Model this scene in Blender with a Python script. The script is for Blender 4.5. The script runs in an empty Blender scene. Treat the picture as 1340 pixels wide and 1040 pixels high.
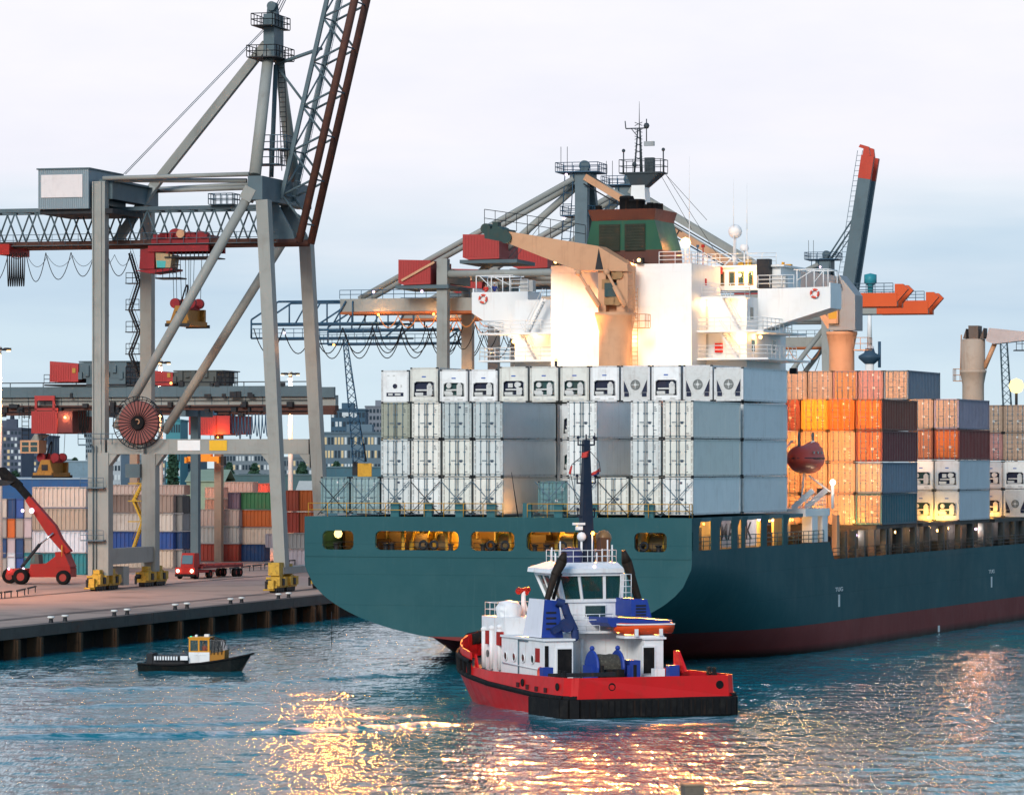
import bpy, bmesh, math, random
import numpy as np
from mathutils import Vector, Matrix
random.seed(7)
S = bpy.context.scene
COL = S.collection
R = math.radians
# ------------------------------------------------------------------ camera
CX, CZ, FP, YH = 670.0, 16.0, 5200.0, 605.0      # principal column, eye height, focal length and horizon row in pixels of the 1340 wide photograph
cam_d = bpy.data.cameras.new("camera"); cam = bpy.data.objects.new("camera", cam_d); COL.objects.link(cam)
cam.location = (0, 0, CZ); cam.rotation_euler = (R(90), 0, 0)
cam_d.sensor_width = 36; cam_d.lens = 36 * FP / 1340; cam_d.shift_y = (YH - 520) / 1340
cam_d.clip_start = 5; cam_d.clip_end = 12000
S.camera = cam
# ------------------------------------------------------------------ sky
W = bpy.data.worlds.new("World"); S.world = W; W.use_nodes = True
SUN_EL, SUN_AZ = 26.0, 200.0            # elevation, compass azimuth from +Y towards +X: behind the camera, a little left
def build_sky():
    nt = W.node_tree; n = nt.nodes; l = nt.links; n.clear()
    out = n.new('ShaderNodeOutputWorld'); bg = n.new('ShaderNodeBackground'); bg.inputs[1].default_value = 0.1
    sky = n.new('ShaderNodeTexSky'); sky.sky_type = 'NISHITA'; sky.sun_disc = False
    sky.sun_elevation = R(SUN_EL); sky.sun_rotation = R(SUN_AZ); sky.air_density = 1.2; sky.dust_density = 1.5
    tc = n.new('ShaderNodeTexCoord'); sep = n.new('ShaderNodeSeparateXYZ'); l.new(tc.outputs['Generated'], sep.inputs[0])
    # cloud layer: long flat bands, stretched sideways
    mp = n.new('ShaderNodeMapping'); mp.inputs['Scale'].default_value = (4, 4, 34); l.new(tc.outputs['Generated'], mp.inputs[0])
    no = n.new('ShaderNodeTexNoise'); no.inputs['Scale'].default_value = 1.6; no.inputs['Detail'].default_value = 5; no.inputs['Roughness'].default_value = .5
    l.new(mp.outputs[0], no.inputs[0])
    ma = n.new('ShaderNodeMath'); ma.operation = 'MULTIPLY_ADD'; ma.inputs[1].default_value = .055; ma.inputs[2].default_value = -.0275; l.new(no.outputs[0], ma.inputs[0])
    ad = n.new('ShaderNodeMath'); ad.operation = 'ADD'; l.new(sep.outputs[2], ad.inputs[0]); l.new(ma.outputs[0], ad.inputs[1])
    ra = n.new('ShaderNodeValToRGB'); l.new(ad.outputs[0], ra.inputs[0]); e = ra.color_ramp.elements
    def srgb(r, g, b): return tuple(((c / 255 + .055) / 1.055) ** 2.4 for c in (r, g, b)) + (1,)
    stops = [(0, srgb(210, 229, 238)), (.024, srgb(207, 226, 238)), (.043, srgb(192, 213, 231)), (.052, srgb(202, 219, 234)), (.066, srgb(225, 232, 242)),
             (.085, srgb(240, 238, 247)), (.13, srgb(246, 243, 249)), (.17, srgb(228, 234, 243)), (.26, srgb(160, 196, 222)), (.5, srgb(104, 158, 200)), (1, srgb(80, 132, 185))]
    e[0].position, e[0].color = stops[0]; e[1].position, e[1].color = stops[-1]
    for p, c in stops[1:-1]:
        x = e.new(p); x.color = c
    # clouds give 10x the strength of the background so that bright sky shows as in the photograph
    m2 = n.new('ShaderNodeMapping'); m2.inputs['Scale'].default_value = (7, 7, 22); m2.inputs['Location'].default_value = (3, 1, 5); l.new(tc.outputs['Generated'], m2.inputs[0])
    n2 = n.new('ShaderNodeTexNoise'); n2.inputs['Scale'].default_value = 2.2; n2.inputs['Detail'].default_value = 7; n2.inputs['Roughness'].default_value = .55; l.new(m2.outputs[0], n2.inputs[0])
    cr = n.new('ShaderNodeValToRGB'); cr.color_ramp.elements[0].position = .34; cr.color_ramp.elements[0].color = (.935, .95, .97, 1); cr.color_ramp.elements[1].position = .66; cr.color_ramp.elements[1].color = (1.0, 1.0, 1.0, 1); l.new(n2.outputs[0], cr.inputs[0])
    mm = n.new('ShaderNodeMix'); mm.data_type = 'RGBA'; mm.blend_type = 'MULTIPLY'; mm.inputs['Factor'].default_value = 1; l.new(ra.outputs[0], mm.inputs['A']); l.new(cr.outputs[0], mm.inputs['B'])
    vm = n.new('ShaderNodeVectorMath'); vm.operation = 'SCALE'; vm.inputs['Scale'].default_value = 11.35; l.new(mm.outputs['Result'], vm.inputs[0])
    mx = n.new('ShaderNodeMix'); mx.data_type = 'RGBA'; mx.inputs['Factor'].default_value = .93
    l.new(sky.outputs[0], mx.inputs['A']); l.new(vm.outputs[0], mx.inputs['B'])
    l.new(mx.outputs['Result'], bg.inputs[0]); l.new(bg.outputs[0], out.inputs[0])
build_sky()
sun_d = bpy.data.lights.new("sun", 'SUN'); sun = bpy.data.objects.new("sun", sun_d); COL.objects.link(sun)
sun_d.energy = 2.8; sun_d.angle = R(20); sun_d.color = (1, .95, .88)
sv = Vector((math.sin(R(SUN_AZ)) * math.cos(R(SUN_EL)), math.cos(R(SUN_AZ)) * math.cos(R(SUN_EL)), math.sin(R(SUN_EL))))
sun.rotation_euler = sv.to_track_quat('Z', 'Y').to_euler()
S.view_settings.view_transform = 'Standard'; S.view_settings.look = 'None'; S.view_settings.gamma = 1; S.view_settings.use_curve_mapping = False
S.view_settings.exposure = 0.0
S.cycles.use_denoising = True
S.cycles.max_bounces = 6; S.cycles.diffuse_bounces = 3; S.cycles.glossy_bounces = 3; S.cycles.transparent_max_bounces = 8
S.cycles.sample_clamp_indirect = 6; S.cycles.caustics_reflective = False; S.cycles.caustics_refractive = False

# ------------------------------------------------------------------ frames: world from a thing's own axes, and pixel rows/columns of the photograph into them
class Frame:
    def __init__(s, x, y, z, deg):
        s.o = Vector((x, y, z)); s.deg = deg; t = R(deg)
        s.ex = (math.cos(t), math.sin(t)); s.ey = (-math.sin(t), math.cos(t))
    def depth(s, a, b): return s.o.y + s.ex[1] * a + s.ey[1] * b
    def a_of(s, px, b):
        k = (px - CX) / FP
        return (k * (s.o.y + s.ey[1] * b) - s.o.x - s.ey[0] * b) / (s.ex[0] - k * s.ex[1])
    def b_of(s, px, a):
        k = (px - CX) / FP
        return (k * (s.o.y + s.ex[1] * a) - s.o.x - s.ex[0] * a) / (s.ey[0] - k * s.ey[1])
    def z_of(s, py, a, b): return CZ + (YH - py) / FP * s.depth(a, b) - s.o.z
    def at(s, px, py, b):
        a = s.a_of(px, b); return Vector((a, b, s.z_of(py, a, b)))
    def att(s, px, py, a):
        b = s.b_of(px, a); return Vector((a, b, s.z_of(py, a, b)))
    def world(s, a, b, z): return Vector((s.o.x + s.ex[0] * a + s.ey[0] * b, s.o.y + s.ex[1] * a + s.ey[1] * b, s.o.z + z))
    def local(s, w):
        d = Vector(w) - s.o
        return Vector((d.x * s.ex[0] + d.y * s.ex[1], d.x * s.ey[0] + d.y * s.ey[1], d.z))
def ground(px, py, z=0.0):
    D = FP * (CZ - z) / (py - YH); return Vector(((px - CX) / FP * D, D, z))

# ------------------------------------------------------------------ mesh builder
class MB:
    def __init__(s): s.v = []; s.f = []; s.sm = set()
    def add(s, vs, fs, smooth=False):
        o = len(s.v); s.v += [tuple(p) for p in vs]
        for f in fs:
            if smooth: s.sm.add(len(s.f))
            s.f.append([i + o for i in f])
        return s
    def box(s, x0, x1, y0, y1, z0, z1):
        vs = [(x, y, z) for z in (z0, z1) for y in (y0, y1) for x in (x0, x1)]
        return s.add(vs, [(0, 2, 3, 1), (4, 5, 7, 6), (0, 1, 5, 4), (2, 6, 7, 3), (0, 4, 6, 2), (1, 3, 7, 5)])
    def cbox(s, c, sz): return s.box(c[0] - sz[0] / 2, c[0] + sz[0] / 2, c[1] - sz[1] / 2, c[1] + sz[1] / 2, c[2] - sz[2] / 2, c[2] + sz[2] / 2)
    def hexa(s, lo, hi):      # two rings of four points
        return s.add(list(lo) + list(hi), [(0, 3, 2, 1), (4, 5, 6, 7)] + [(i, (i + 1) % 4, 4 + (i + 1) % 4, 4 + i) for i in range(4)])
    @staticmethod
    def axes(p, q, up):
        d = (Vector(q) - Vector(p)).normalized(); up = Vector(up)
        if abs(d.dot(up)) > .98: up = Vector((0, 1, 0)) if abs(d.y) < .9 else Vector((1, 0, 0))
        a = d.cross(up).normalized(); return d, a, a.cross(d)
    def beam(s, p, q, w, h=None, up=(0, 0, 1), w2=None, h2=None):
        h = w if h is None else h; w2 = w if w2 is None else w2; h2 = h if h2 is None else h2
        d, a, b = s.axes(p, q, up); p = Vector(p); q = Vector(q)
        r = [[c + a * (i * ww / 2) + b * (j * hh / 2) for i, j in ((-1, -1), (1, -1), (1, 1), (-1, 1))] for c, ww, hh in ((p, w, h), (q, w2, h2))]
        return s.hexa(*r)
    def tube(s, p, q, r, n=8, r2=None, cap=True):
        r2 = r if r2 is None else r2; d, a, b = s.axes(p, q, (0, 0, 1)); p = Vector(p); q = Vector(q)
        A = [(math.cos(2 * math.pi * i / n), math.sin(2 * math.pi * i / n)) for i in range(n)]
        vs = [p + (a * c + b * e) * r for c, e in A] + [q + (a * c + b * e) * r2 for c, e in A]
        s.add(vs, [(i, (i + 1) % n, n + (i + 1) % n, n + i) for i in range(n)], True)
        if cap:
            o = len(s.v) - 2 * n
            s.f += [[o + i for i in reversed(range(n))], [o + n + i for i in range(n)]]
        return s
    def cable(s, pts, r, n=5):
        for i in range(len(pts) - 1): s.tube(pts[i], pts[i + 1], r, n, cap=False)
        return s
    def prism(s, pts, e):     # closed outline of 3-D points pushed along e
        e = Vector(e); n = len(pts); vs = [Vector(p) for p in pts] + [Vector(p) + e for p in pts]
        return s.add(vs, [list(reversed(range(n))), list(range(n, 2 * n))] + [(i, (i + 1) % n, n + (i + 1) % n, n + i) for i in range(n)])
    def quad(s, *p): return s.add(p, [list(range(len(p)))])
    def lathe(s, c, prof, n=12, axis=(0, 0, 1), smooth=True):
        d = Vector(axis).normalized(); _, a, b = s.axes((0, 0, 0), d, (0, 0, 1) if abs(d.z) < .9 else (1, 0, 0)); c = Vector(c)
        vs = [c + d * z + (a * math.cos(2 * math.pi * i / n) + b * math.sin(2 * math.pi * i / n)) * r for r, z in prof for i in range(n)]
        fs = [(k * n + i, k * n + (i + 1) % n, (k + 1) * n + (i + 1) % n, (k + 1) * n + i) for k in range(len(prof) - 1) for i in range(n)]
        return s.add(vs, fs, smooth)
    def disc(s, c, r, h, axis, n=16):
        return s.lathe(c, [(.001, -h / 2), (r, -h / 2), (r, h / 2), (.001, h / 2)], n, axis, False)
    def ball(s, c, r, n=10, sc=(1, 1, 1)):
        m = max(4, n // 2); vs = []; c = Vector(c)
        for j in range(m + 1):
            t = math.pi * j / m; rr = max(math.sin(t), .001)
            vs += [(c.x + r * sc[0] * rr * math.cos(2 * math.pi * i / n), c.y + r * sc[1] * rr * math.sin(2 * math.pi * i / n), c.z - r * sc[2] * math.cos(t)) for i in range(n)]
        return s.add(vs, [(j * n + i, j * n + (i + 1) % n, (j + 1) * n + (i + 1) % n, (j + 1) * n + i) for j in range(m) for i in range(n)], True)
    def torus(s, c, Rr, r, axis, n=16, m=8):
        d = Vector(axis).normalized(); _, a, b = s.axes((0, 0, 0), d, (0, 0, 1) if abs(d.z) < .9 else (1, 0, 0)); c = Vector(c); vs = []
        for i in range(n):
            e = a * math.cos(2 * math.pi * i / n) + b * math.sin(2 * math.pi * i / n)
            vs += [c + e * (Rr + r * math.cos(2 * math.pi * j / m)) + d * (r * math.sin(2 * math.pi * j / m)) for j in range(m)]
        return s.add(vs, [(i * m + j, ((i + 1) % n) * m + j, ((i + 1) % n) * m + (j + 1) % m, i * m + (j + 1) % m) for i in range(n) for j in range(m)], True)
    def rail(s, pts, h=1.05, step=1.6, r=.03, rows=2, up=(0, 0, 1)):
        up = Vector(up)
        for p, q in zip(pts[:-1], pts[1:]):
            p = Vector(p); q = Vector(q); L = (q - p).length; k = max(1, round(L / step))
            for i in range(k + 1):
                c = p.lerp(q, i / k); s.tube(c, c + up * h, r, 4)
            for j in range(1, rows + 1): s.tube(p + up * (h * j / rows), q + up * (h * j / rows), r, 4)
        return s
    def ladder(s, p, q, w=.5, step=.35, r=.03, side=(1, 0, 0)):
        p = Vector(p); q = Vector(q); e = Vector(side).normalized() * w / 2; k = max(2, int((q - p).length / step))
        s.tube(p - e, q - e, r, 4); s.tube(p + e, q + e, r, 4)
        for i in range(1, k): c = p.lerp(q, i / k); s.tube(c - e, c + e, r * .8, 4, cap=False)
        return s
    def mesh(s, name, m):
        me = bpy.data.meshes.new(name); me.from_pydata(s.v, [], s.f)
        if s.sm:
            fl = np.zeros(len(s.f), bool); fl[list(s.sm)] = True; me.polygons.foreach_set('use_smooth', fl)
        for x in (m if isinstance(m, (list, tuple)) else [m]): me.materials.append(x)
        bm = bmesh.new(); bm.from_mesh(me); bmesh.ops.recalc_face_normals(bm, faces=bm.faces); bm.to_mesh(me); bm.free()
        return me
    def build(s, name, m, parent=None):
        o = bpy.data.objects.new(name, s.mesh(name, m)); COL.objects.link(o)
        if parent is not None: o.parent = parent
        return o
def tag(o, label=None, cat=None, group=None, kind=None):
    for k, v in (('label', label), ('category', cat), ('group', group), ('kind', kind)):
        if v: o[k] = v
    return o
def thing(name, label, cat, loc=(0, 0, 0), deg=0.0, group=None):
    o = bpy.data.objects.new(name, None); COL.objects.link(o); o.location = loc; o.rotation_euler = (0, 0, R(deg)); o.empty_display_size = .1
    return tag(o, label, cat, group)
def kids(o): return [c for c in bpy.data.objects if c.parent == o]
def twin(o, loc, deg=None, label=None, ch=None):     # a copy of a thing, its parts and their sub-parts
    def rec(x, par):
        c = x.copy(); COL.objects.link(c)
        if par is not None: c.parent = par
        for k in x.children: rec(k, c)
        return c
    r = rec(o, None); r.location = loc
    if deg is not None: r.rotation_euler = (0, 0, R(deg))
    if label: r['label'] = label
    return r
def inst(name, me, parent, loc=(0, 0, 0), color=None, rot=None):
    o = bpy.data.objects.new(name, me); COL.objects.link(o); o.parent = parent; o.location = loc
    if rot: o.rotation_euler = rot
    if color: o.color = color
    return o
def lin(r, g, b): return tuple(((c / 255 + .055) / 1.055) ** 2.4 if c > 10 else c / 255 / 12.92 for c in (r, g, b)) + (1,)

# ------------------------------------------------------------------ materials
MATS = {}
def paint(name, rgb, rough=.5, dirt=.35, dirtcol=(.09, .055, .035), scale=.6, streak=.25, streakcol=(.16, .07, .03), metal=0.0, bump=0.0, objcol=False, spec=.22, coat=0):
    if name in MATS: return MATS[name]
    m = bpy.data.materials.new(name); MATS[name] = m; m.use_nodes = True; nt = m.node_tree; n = nt.nodes; l = nt.links
    b = n['Principled BSDF']; b.inputs['Roughness'].default_value = rough; b.inputs['Metallic'].default_value = metal; b.inputs['Specular IOR Level'].default_value = spec
    tc = n.new('ShaderNodeTexCoord'); oi = n.new('ShaderNodeObjectInfo')
    ofs = n.new('ShaderNodeVectorMath'); ofs.operation = 'ADD'; l.new(tc.outputs['Object'], ofs.inputs[0])
    mu = n.new('ShaderNodeMath'); mu.operation = 'MULTIPLY'; mu.inputs[1].default_value = 300; l.new(oi.outputs['Random'], mu.inputs[0]); l.new(mu.outputs[0], ofs.inputs[1])
    if objcol: src = oi.outputs['Color']
    else:
        c = n.new('ShaderNodeRGB'); c.outputs[0].default_value = tuple(rgb[:3]) + (1,); src = c.outputs[0]
    def noise(vec, sc, det=6, ro=.6):
        x = n.new('ShaderNodeTexNoise'); x.inputs['Scale'].default_value = sc; x.inputs['Detail'].default_value = det; x.inputs['Roughness'].default_value = ro; l.new(vec, x.inputs[0]); return x.outputs[0]
    def ramp(v, a, c2):
        x = n.new('ShaderNodeMapRange'); x.inputs['From Min'].default_value = a; x.inputs['From Max'].default_value = c2; l.new(v, x.inputs[0]); return x.outputs[0]
    def mix(f, A, B, mode='MIX'):
        x = n.new('ShaderNodeMix'); x.data_type = 'RGBA'; x.blend_type = mode
        for s_, v in ((x.inputs['Factor'], f), (x.inputs['A'], A), (x.inputs['B'], B)):
            if isinstance(v, (int, float)): s_.default_value = v
            elif isinstance(v, tuple): s_.default_value = v
            else: l.new(v, s_)
        return x.outputs['Result']
    def mul(v, k):
        x = n.new('ShaderNodeMath'); x.operation = 'MULTIPLY'; x.inputs[1].default_value = k; l.new(v, x.inputs[0]); return x.outputs[0]
    # tone variation
    col = mix(mul(ramp(noise(ofs.outputs[0], scale * .5, 3), .3, .7), .22), src, (.02, .02, .02, 1), 'SOFT_LIGHT')
    if dirt: col = mix(mul(ramp(noise(ofs.outputs[0], scale * 2.2), .5, .78), dirt), col, tuple(dirtcol) + (1,))
    if streak:
        mp = n.new('ShaderNodeMapping'); mp.inputs['Scale'].default_value = (2.2, 2.2, .16); l.new(ofs.outputs[0], mp.inputs[0])
        col = mix(mul(ramp(noise(mp.outputs[0], 1.3, 5, .65), .56, .8), streak), col, tuple(streakcol) + (1,))
    l.new(col, b.inputs['Base Color'])
    ro = n.new('ShaderNodeMapRange'); ro.inputs['To Min'].default_value = max(.05, rough - .12); ro.inputs['To Max'].default_value = min(1, rough + .15); l.new(noise(ofs.outputs[0], scale * 3), ro.inputs[0]); l.new(ro.outputs[0], b.inputs['Roughness'])
    if bump:
        bp = n.new('ShaderNodeBump'); bp.inputs['Strength'].default_value = bump; bp.inputs['Distance'].default_value = .05; l.new(noise(ofs.outputs[0], scale * 5), bp.inputs['Height']); l.new(bp.outputs[0], b.inputs['Normal'])
    return m
def glow(name, rgb, st):
    if name in MATS: return MATS[name]
    m = bpy.data.materials.new(name); MATS[name] = m; m.use_nodes = True; n = m.node_tree.nodes; n.clear()
    e = n.new('ShaderNodeEmission'); o = n.new('ShaderNodeOutputMaterial'); e.inputs[0].default_value = tuple(rgb) + (1,); e.inputs[1].default_value = st; m.node_tree.links.new(e.outputs[0], o.inputs[0]); return m
def glass(name, rgb, alpha=.7):
    if name in MATS: return MATS[name]
    m = paint(name, rgb, .06, 0, streak=0, spec=.8); m.node_tree.nodes['Principled BSDF'].inputs['Alpha'].default_value = alpha
    for lk in list(m.node_tree.links):
        if lk.to_socket.name == 'Roughness': m.node_tree.links.remove(lk)
    return m
STEEL = paint('grey_crane_paint', (.31, .315, .29), .5, .3, (.10, .085, .065), .25, .3)
STEELB = paint('blue_grey_crane_paint', (.10, .145, .165), .5, .3, (.04, .04, .04), .25, .2)
BLUEST = paint('dark_blue_steel', (.035, .095, .16), .5, .2)
DARK = paint('dark_steel', (.018, .021, .026), .55, .3)
BLACK = paint('black_rubber', (.007, .007, .008), .9, .3, (.06, .05, .04))
REDM = paint('red_machine_paint', (.36, .016, .011), .5, .3, (.1, .03, .02), .5, .25)
REDC = paint('faded_red_paint', (.46, .06, .05), .55, .25, (.25, .06, .04), .5, .2)
RUSTB = paint('rusty_brown_rail', (.10, .045, .035), .7, .5, (.2, .08, .04), .8, .1)
YEL = paint('yellow_machine_paint', (.62, .33, .035), .5, .4, (.12, .07, .03), .8, .3)
ORANGE = paint('orange_boom_paint', (.68, .095, .018), .5, .15, (.4, .08, .03), .3, .1)
WHITE = paint('white_ship_paint', (.80, .79, .77), .45, .2, (.45, .38, .3), .3, .25, (.4, .22, .12))
WHITET = paint('white_tug_paint', (.78, .79, .80), .38, .3, (.42, .38, .33), .7, .45, (.38, .22, .12))
GALV = paint('galvanised_rod', (.11, .17, .21), .5, .3)
CREAM = paint('lamplit_cream_paint', (.58, .32, .18), .5, .3, (.3, .14, .07), .4, .55, (.25, .09, .04))  # orange lamplight on the ship crane put into the buff colour
WOOD = paint('wet_timber', (.10, .055, .03), .8, .5, (.025, .018, .012), .7, .4, (.03, .02, .015), bump=.4)
GLASS = glass('dark_window_glass', (.02, .06, .06), .8)
CONT = paint('container_paint', (1, 1, 1), .5, .28, (.16, .10, .07), .45, .34, (.20, .10, .06), objcol=True)
CLEAN = paint('container_side_paint', (1, 1, 1), .5, .15, (.22, .18, .15), .35, .28, (.25, .14, .08), objcol=True)
LWARM = glow('lamp_lens_warm', (1, .60, .20), 7)
LWHITE = glow('lamp_lens_white', (1, .85, .6), 8)
LCOOL = glow('lamp_lens_cool', (1, .72, 1), 3)
LSOD = glow('lamp_lens_sodium', (1, .42, .08), 7)
LRED = glow('signal_lens_orange', (1, .35, .03), 25)
def lamp(parent, loc, power, color=(1, .62, .28), r=.35, lens=None, lr=.28, spot=None, aim=None, blend=.6, name='lamp_lens', dark_head=True):
    """a lit lamp: a small housing, a glowing lens and the light it throws"""
    p = Vector(loc)
    if lens is not None: MB().ball(p, lr, 8).build(name, lens, parent)
    d = bpy.data.lights.new('lamp_light', 'SPOT' if spot else 'POINT'); d.energy = power; d.color = color; d.shadow_soft_size = r
    o = bpy.data.objects.new('lamp_light', d); COL.objects.link(o); o.parent = parent; o.location = p
    if spot:
        d.spot_size = R(spot); d.spot_blend = blend; o.rotation_euler = (Vector(aim) - p).to_track_quat('-Z', 'Y').to_euler()
    return o
SH = Frame(-1.35, 308.7, 0, -20.65)       # container ship: x to starboard, y forward, z up, from the foot of the transom
QZ = 2.5
QY = Frame(-43.5, 420, QZ, -15.0)         # quay: x across towards the water, y along the berth
TG = Frame(8.94, 250, 0, 22)              # tug: y towards its bow
# ================================================================== setting: water, quay, land
def water_material():
    m = bpy.data.materials.new('harbour_water'); m.use_nodes = True; nt = m.node_tree; n = nt.nodes; l = nt.links; b = n['Principled BSDF']
    b.inputs['Roughness'].default_value = .07; b.inputs['IOR'].default_value = 1.33; b.inputs['Specular IOR Level'].default_value = .22; b.inputs['Specular Tint'].default_value = (.56, .86, 1, 1)
    g = n.new('ShaderNodeNewGeometry')
    def noise(sc, stretch, det=3, ro=.55, dim=None):
        mp = n.new('ShaderNodeMapping'); mp.inputs['Scale'].default_value = stretch; l.new(g.outputs['Position'], mp.inputs[0])
        x = n.new('ShaderNodeTexNoise'); x.inputs['Scale'].default_value = sc; x.inputs['Detail'].default_value = det; x.inputs['Roughness'].default_value = ro; l.new(mp.outputs[0], x.inputs[0]); return x.outputs[0]
    prev = None
    for sc, st, dist, strength in ((2.1, (1, .14, 1), .18, .72), (.7, (1, .25, 1), .45, .40), (4.2, (1, .12, 1), .08, .7)):
        bp = n.new('ShaderNodeBump'); bp.inputs['Distance'].default_value = dist; bp.inputs['Strength'].default_value = strength; l.new(noise(sc, st), bp.inputs['Height'])
        if prev: l.new(prev.outputs[0], bp.inputs['Normal'])
        prev = bp
    l.new(prev.outputs[0], b.inputs['Normal'])
    # body colour with slow patches, foam flecks along the wakes (vertex attribute 'foam')
    mr = n.new('ShaderNodeMapRange'); mr.inputs['From Min'].default_value = .3; mr.inputs['From Max'].default_value = .7; l.new(noise(.06, (1, .35, 1)), mr.inputs[0])
    mx = n.new('ShaderNodeMix'); mx.data_type = 'RGBA'; mx.inputs['A'].default_value = (.006, .14, .18, 1); mx.inputs['B'].default_value = (.012, .18, .22, 1); l.new(mr.outputs[0], mx.inputs['Factor'])
    at = n.new('ShaderNodeAttribute'); at.attribute_name = 'foam'
    fr = n.new('ShaderNodeMapRange'); fr.inputs['From Min'].default_value = .42; fr.inputs['From Max'].default_value = .62; l.new(noise(.9, (.55, 1.3, 1), 6, .7), fr.inputs[0])
    mu = n.new('ShaderNodeMath'); mu.operation = 'MULTIPLY'; l.new(fr.outputs[0], mu.inputs[0]); l.new(at.outputs['Fac'], mu.inputs[1])
    m2 = n.new('ShaderNodeMix'); m2.data_type = 'RGBA'; l.new(mu.outputs[0], m2.inputs['Factor']); l.new(mx.outputs['Result'], m2.inputs['A']); m2.inputs['B'].default_value = (.75, .78, .8, 1)
    l.new(m2.outputs['Result'], b.inputs['Base Color'])
    rr = n.new('ShaderNodeMath'); rr.operation = 'MULTIPLY_ADD'; rr.inputs[1].default_value = .6; rr.inputs[2].default_value = .07; l.new(mu.outputs[0], rr.inputs[0]); l.new(rr.outputs[0], b.inputs['Roughness'])
    return m
def build_water():
    x0, x1, y0, y1, st = -62, 62, 180, 432, .36
    nx = int((x1 - x0) / st) + 1; ny = int((y1 - y0) / st) + 1
    X, Y = np.meshgrid(np.linspace(x0, x1, nx), np.linspace(y0, y1, ny)); Z = np.zeros_like(X); rng = np.random.default_rng(3)
    for i in range(70):
        lam = 1.1 * (5.5 / 1.1) ** rng.random(); th = rng.normal(math.radians(60), .9); k = 2 * math.pi / lam
        amp = .0027 * lam ** .85
        Z += amp * rng.uniform(.4, 1) * np.cos(k * (X * math.cos(th) + Y * math.sin(th)) + rng.random() * 6.28)
    # calmer patches and ruffled patches
    P = np.zeros_like(X)
    for i in range(10):
        k = 2 * math.pi / rng.uniform(18, 60); th = rng.normal(math.pi / 2, .35); P += np.cos(k * (X * math.cos(th) + Y * math.sin(th)) + rng.random() * 6.28)
    Z *= np.clip(.75 + .07 * P, .5, 1.1)
    foam = np.zeros_like(X)
    def ridge(pts, h, w, f=0.0, fw=None):
        nonlocal Z, foam
        px = np.array([p[0] for p in pts]); py = np.array([p[1] for p in pts])
        yy = np.interp(X, px, py); inside = np.clip((X - px[0]) / 4, 0, 1) * np.clip((px[-1] - X) / 4, 0, 1); d = (Y - yy)
        Z += inside * h * np.exp(-(d / w) ** 2) * (1 + .25 * np.cos(X * 2.3 + 1) * np.cos(X * .83))
        if f: foam[:] = np.maximum(foam, f * inside * np.exp(-((d - (fw or w) * .3) / (fw or w)) ** 2))
    g = lambda x, y: ground(x, y)
    def L(*pp): return [(q.x, q.y) for q in (g(*p) for p in pp)]
    ridge(L((-60, 966), (250, 963), (420, 957), (600, 948), (640, 945)), .27, .46, .8, 1.2)
    ridge(L((-60, 952), (250, 949), (430, 942), (600, 935)), .13, .6, .5, 2.0)
    ridge(L((0, 905), (200, 902), (380, 893), (560, 880)), .2, 1.6, .7, 2.8)
    ridge(L((60, 925), (300, 921), (460, 925)), .18, 1.5, .65, 2.8)
    ridge(L((-50, 893), (160, 886), (190, 880)), .08, 1.2, .75, 2.0)
    ridge(L((330, 878), (450, 874), (560, 860)), .08, 1.2, .4, 1.5)
    ridge(L((610, 905), (660, 925), (740, 943), (860, 943), (985, 936)), .05, .8, 1.0, 1.1)
    ridge(L((612, 880), (622, 905), (660, 928), (742, 946), (850, 948), (960, 941), (1010, 930)), .03, 1.2, .6, 3.0)
    ridge(L((-60, 935), (200, 938), (420, 934), (600, 925)), .05, 3.0, .34, 4.5)
    ridge(L((-60, 910), (150, 915), (330, 912), (480, 905)), .05, 3.0, .34, 5)
    e = np.minimum.reduce([X - x0, x1 - X, Y - y0, y1 - Y]); Z *= np.clip(e / 6, 0, 1)
    me = bpy.data.meshes.new('water')
    B = 9000.0
    ring = [(-B, -B), (B, -B), (B, B), (-B, B)]
    co = np.concatenate([np.stack([X, Y, Z], -1).reshape(-1, 3), np.array([[a, b, 0.0] for a, b in ring])])
    idx = np.arange(nx * ny).reshape(ny, nx)
    q = np.stack([idx[:-1, :-1], idx[:-1, 1:], idx[1:, 1:], idx[1:, :-1]], -1).reshape(-1, 4)
    r = nx * ny
    extra = [list(idx[0, ::-1]) + [r, r + 1], list(idx[::-1, -1]) + [r + 1, r + 2], list(idx[-1, :]) + [r + 2, r + 3], list(idx[:, 0]) + [r + 3, r]]
    nl = q.size + sum(len(x) for x in extra)
    me.vertices.add(len(co)); me.vertices.foreach_set('co', co.ravel())
    me.loops.add(nl); me.polygons.add(len(q) + 4)
    me.loops.foreach_set('vertex_index', np.concatenate([q.ravel()] + [np.array(x) for x in extra]))
    starts = np.concatenate([np.arange(len(q)) * 4, q.size + np.cumsum([0] + [len(x) for x in extra])[:4]])
    me.polygons.foreach_set('loop_start', starts.astype(np.int32))
    me.update(calc_edges=True); me.validate()
    sm = np.ones(len(me.polygons), bool); me.polygons.foreach_set('use_smooth', sm)
    a = me.attributes.new('foam', 'FLOAT', 'POINT'); a.data.foreach_set('value', np.concatenate([foam.ravel(), np.zeros(4)]))
    me.materials.append(water_material())
    o = bpy.data.objects.new('water', me); COL.objects.link(o); tag(o, 'wind-ruffled teal harbour water with lamp glitter', kind='structure')
build_water()

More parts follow.
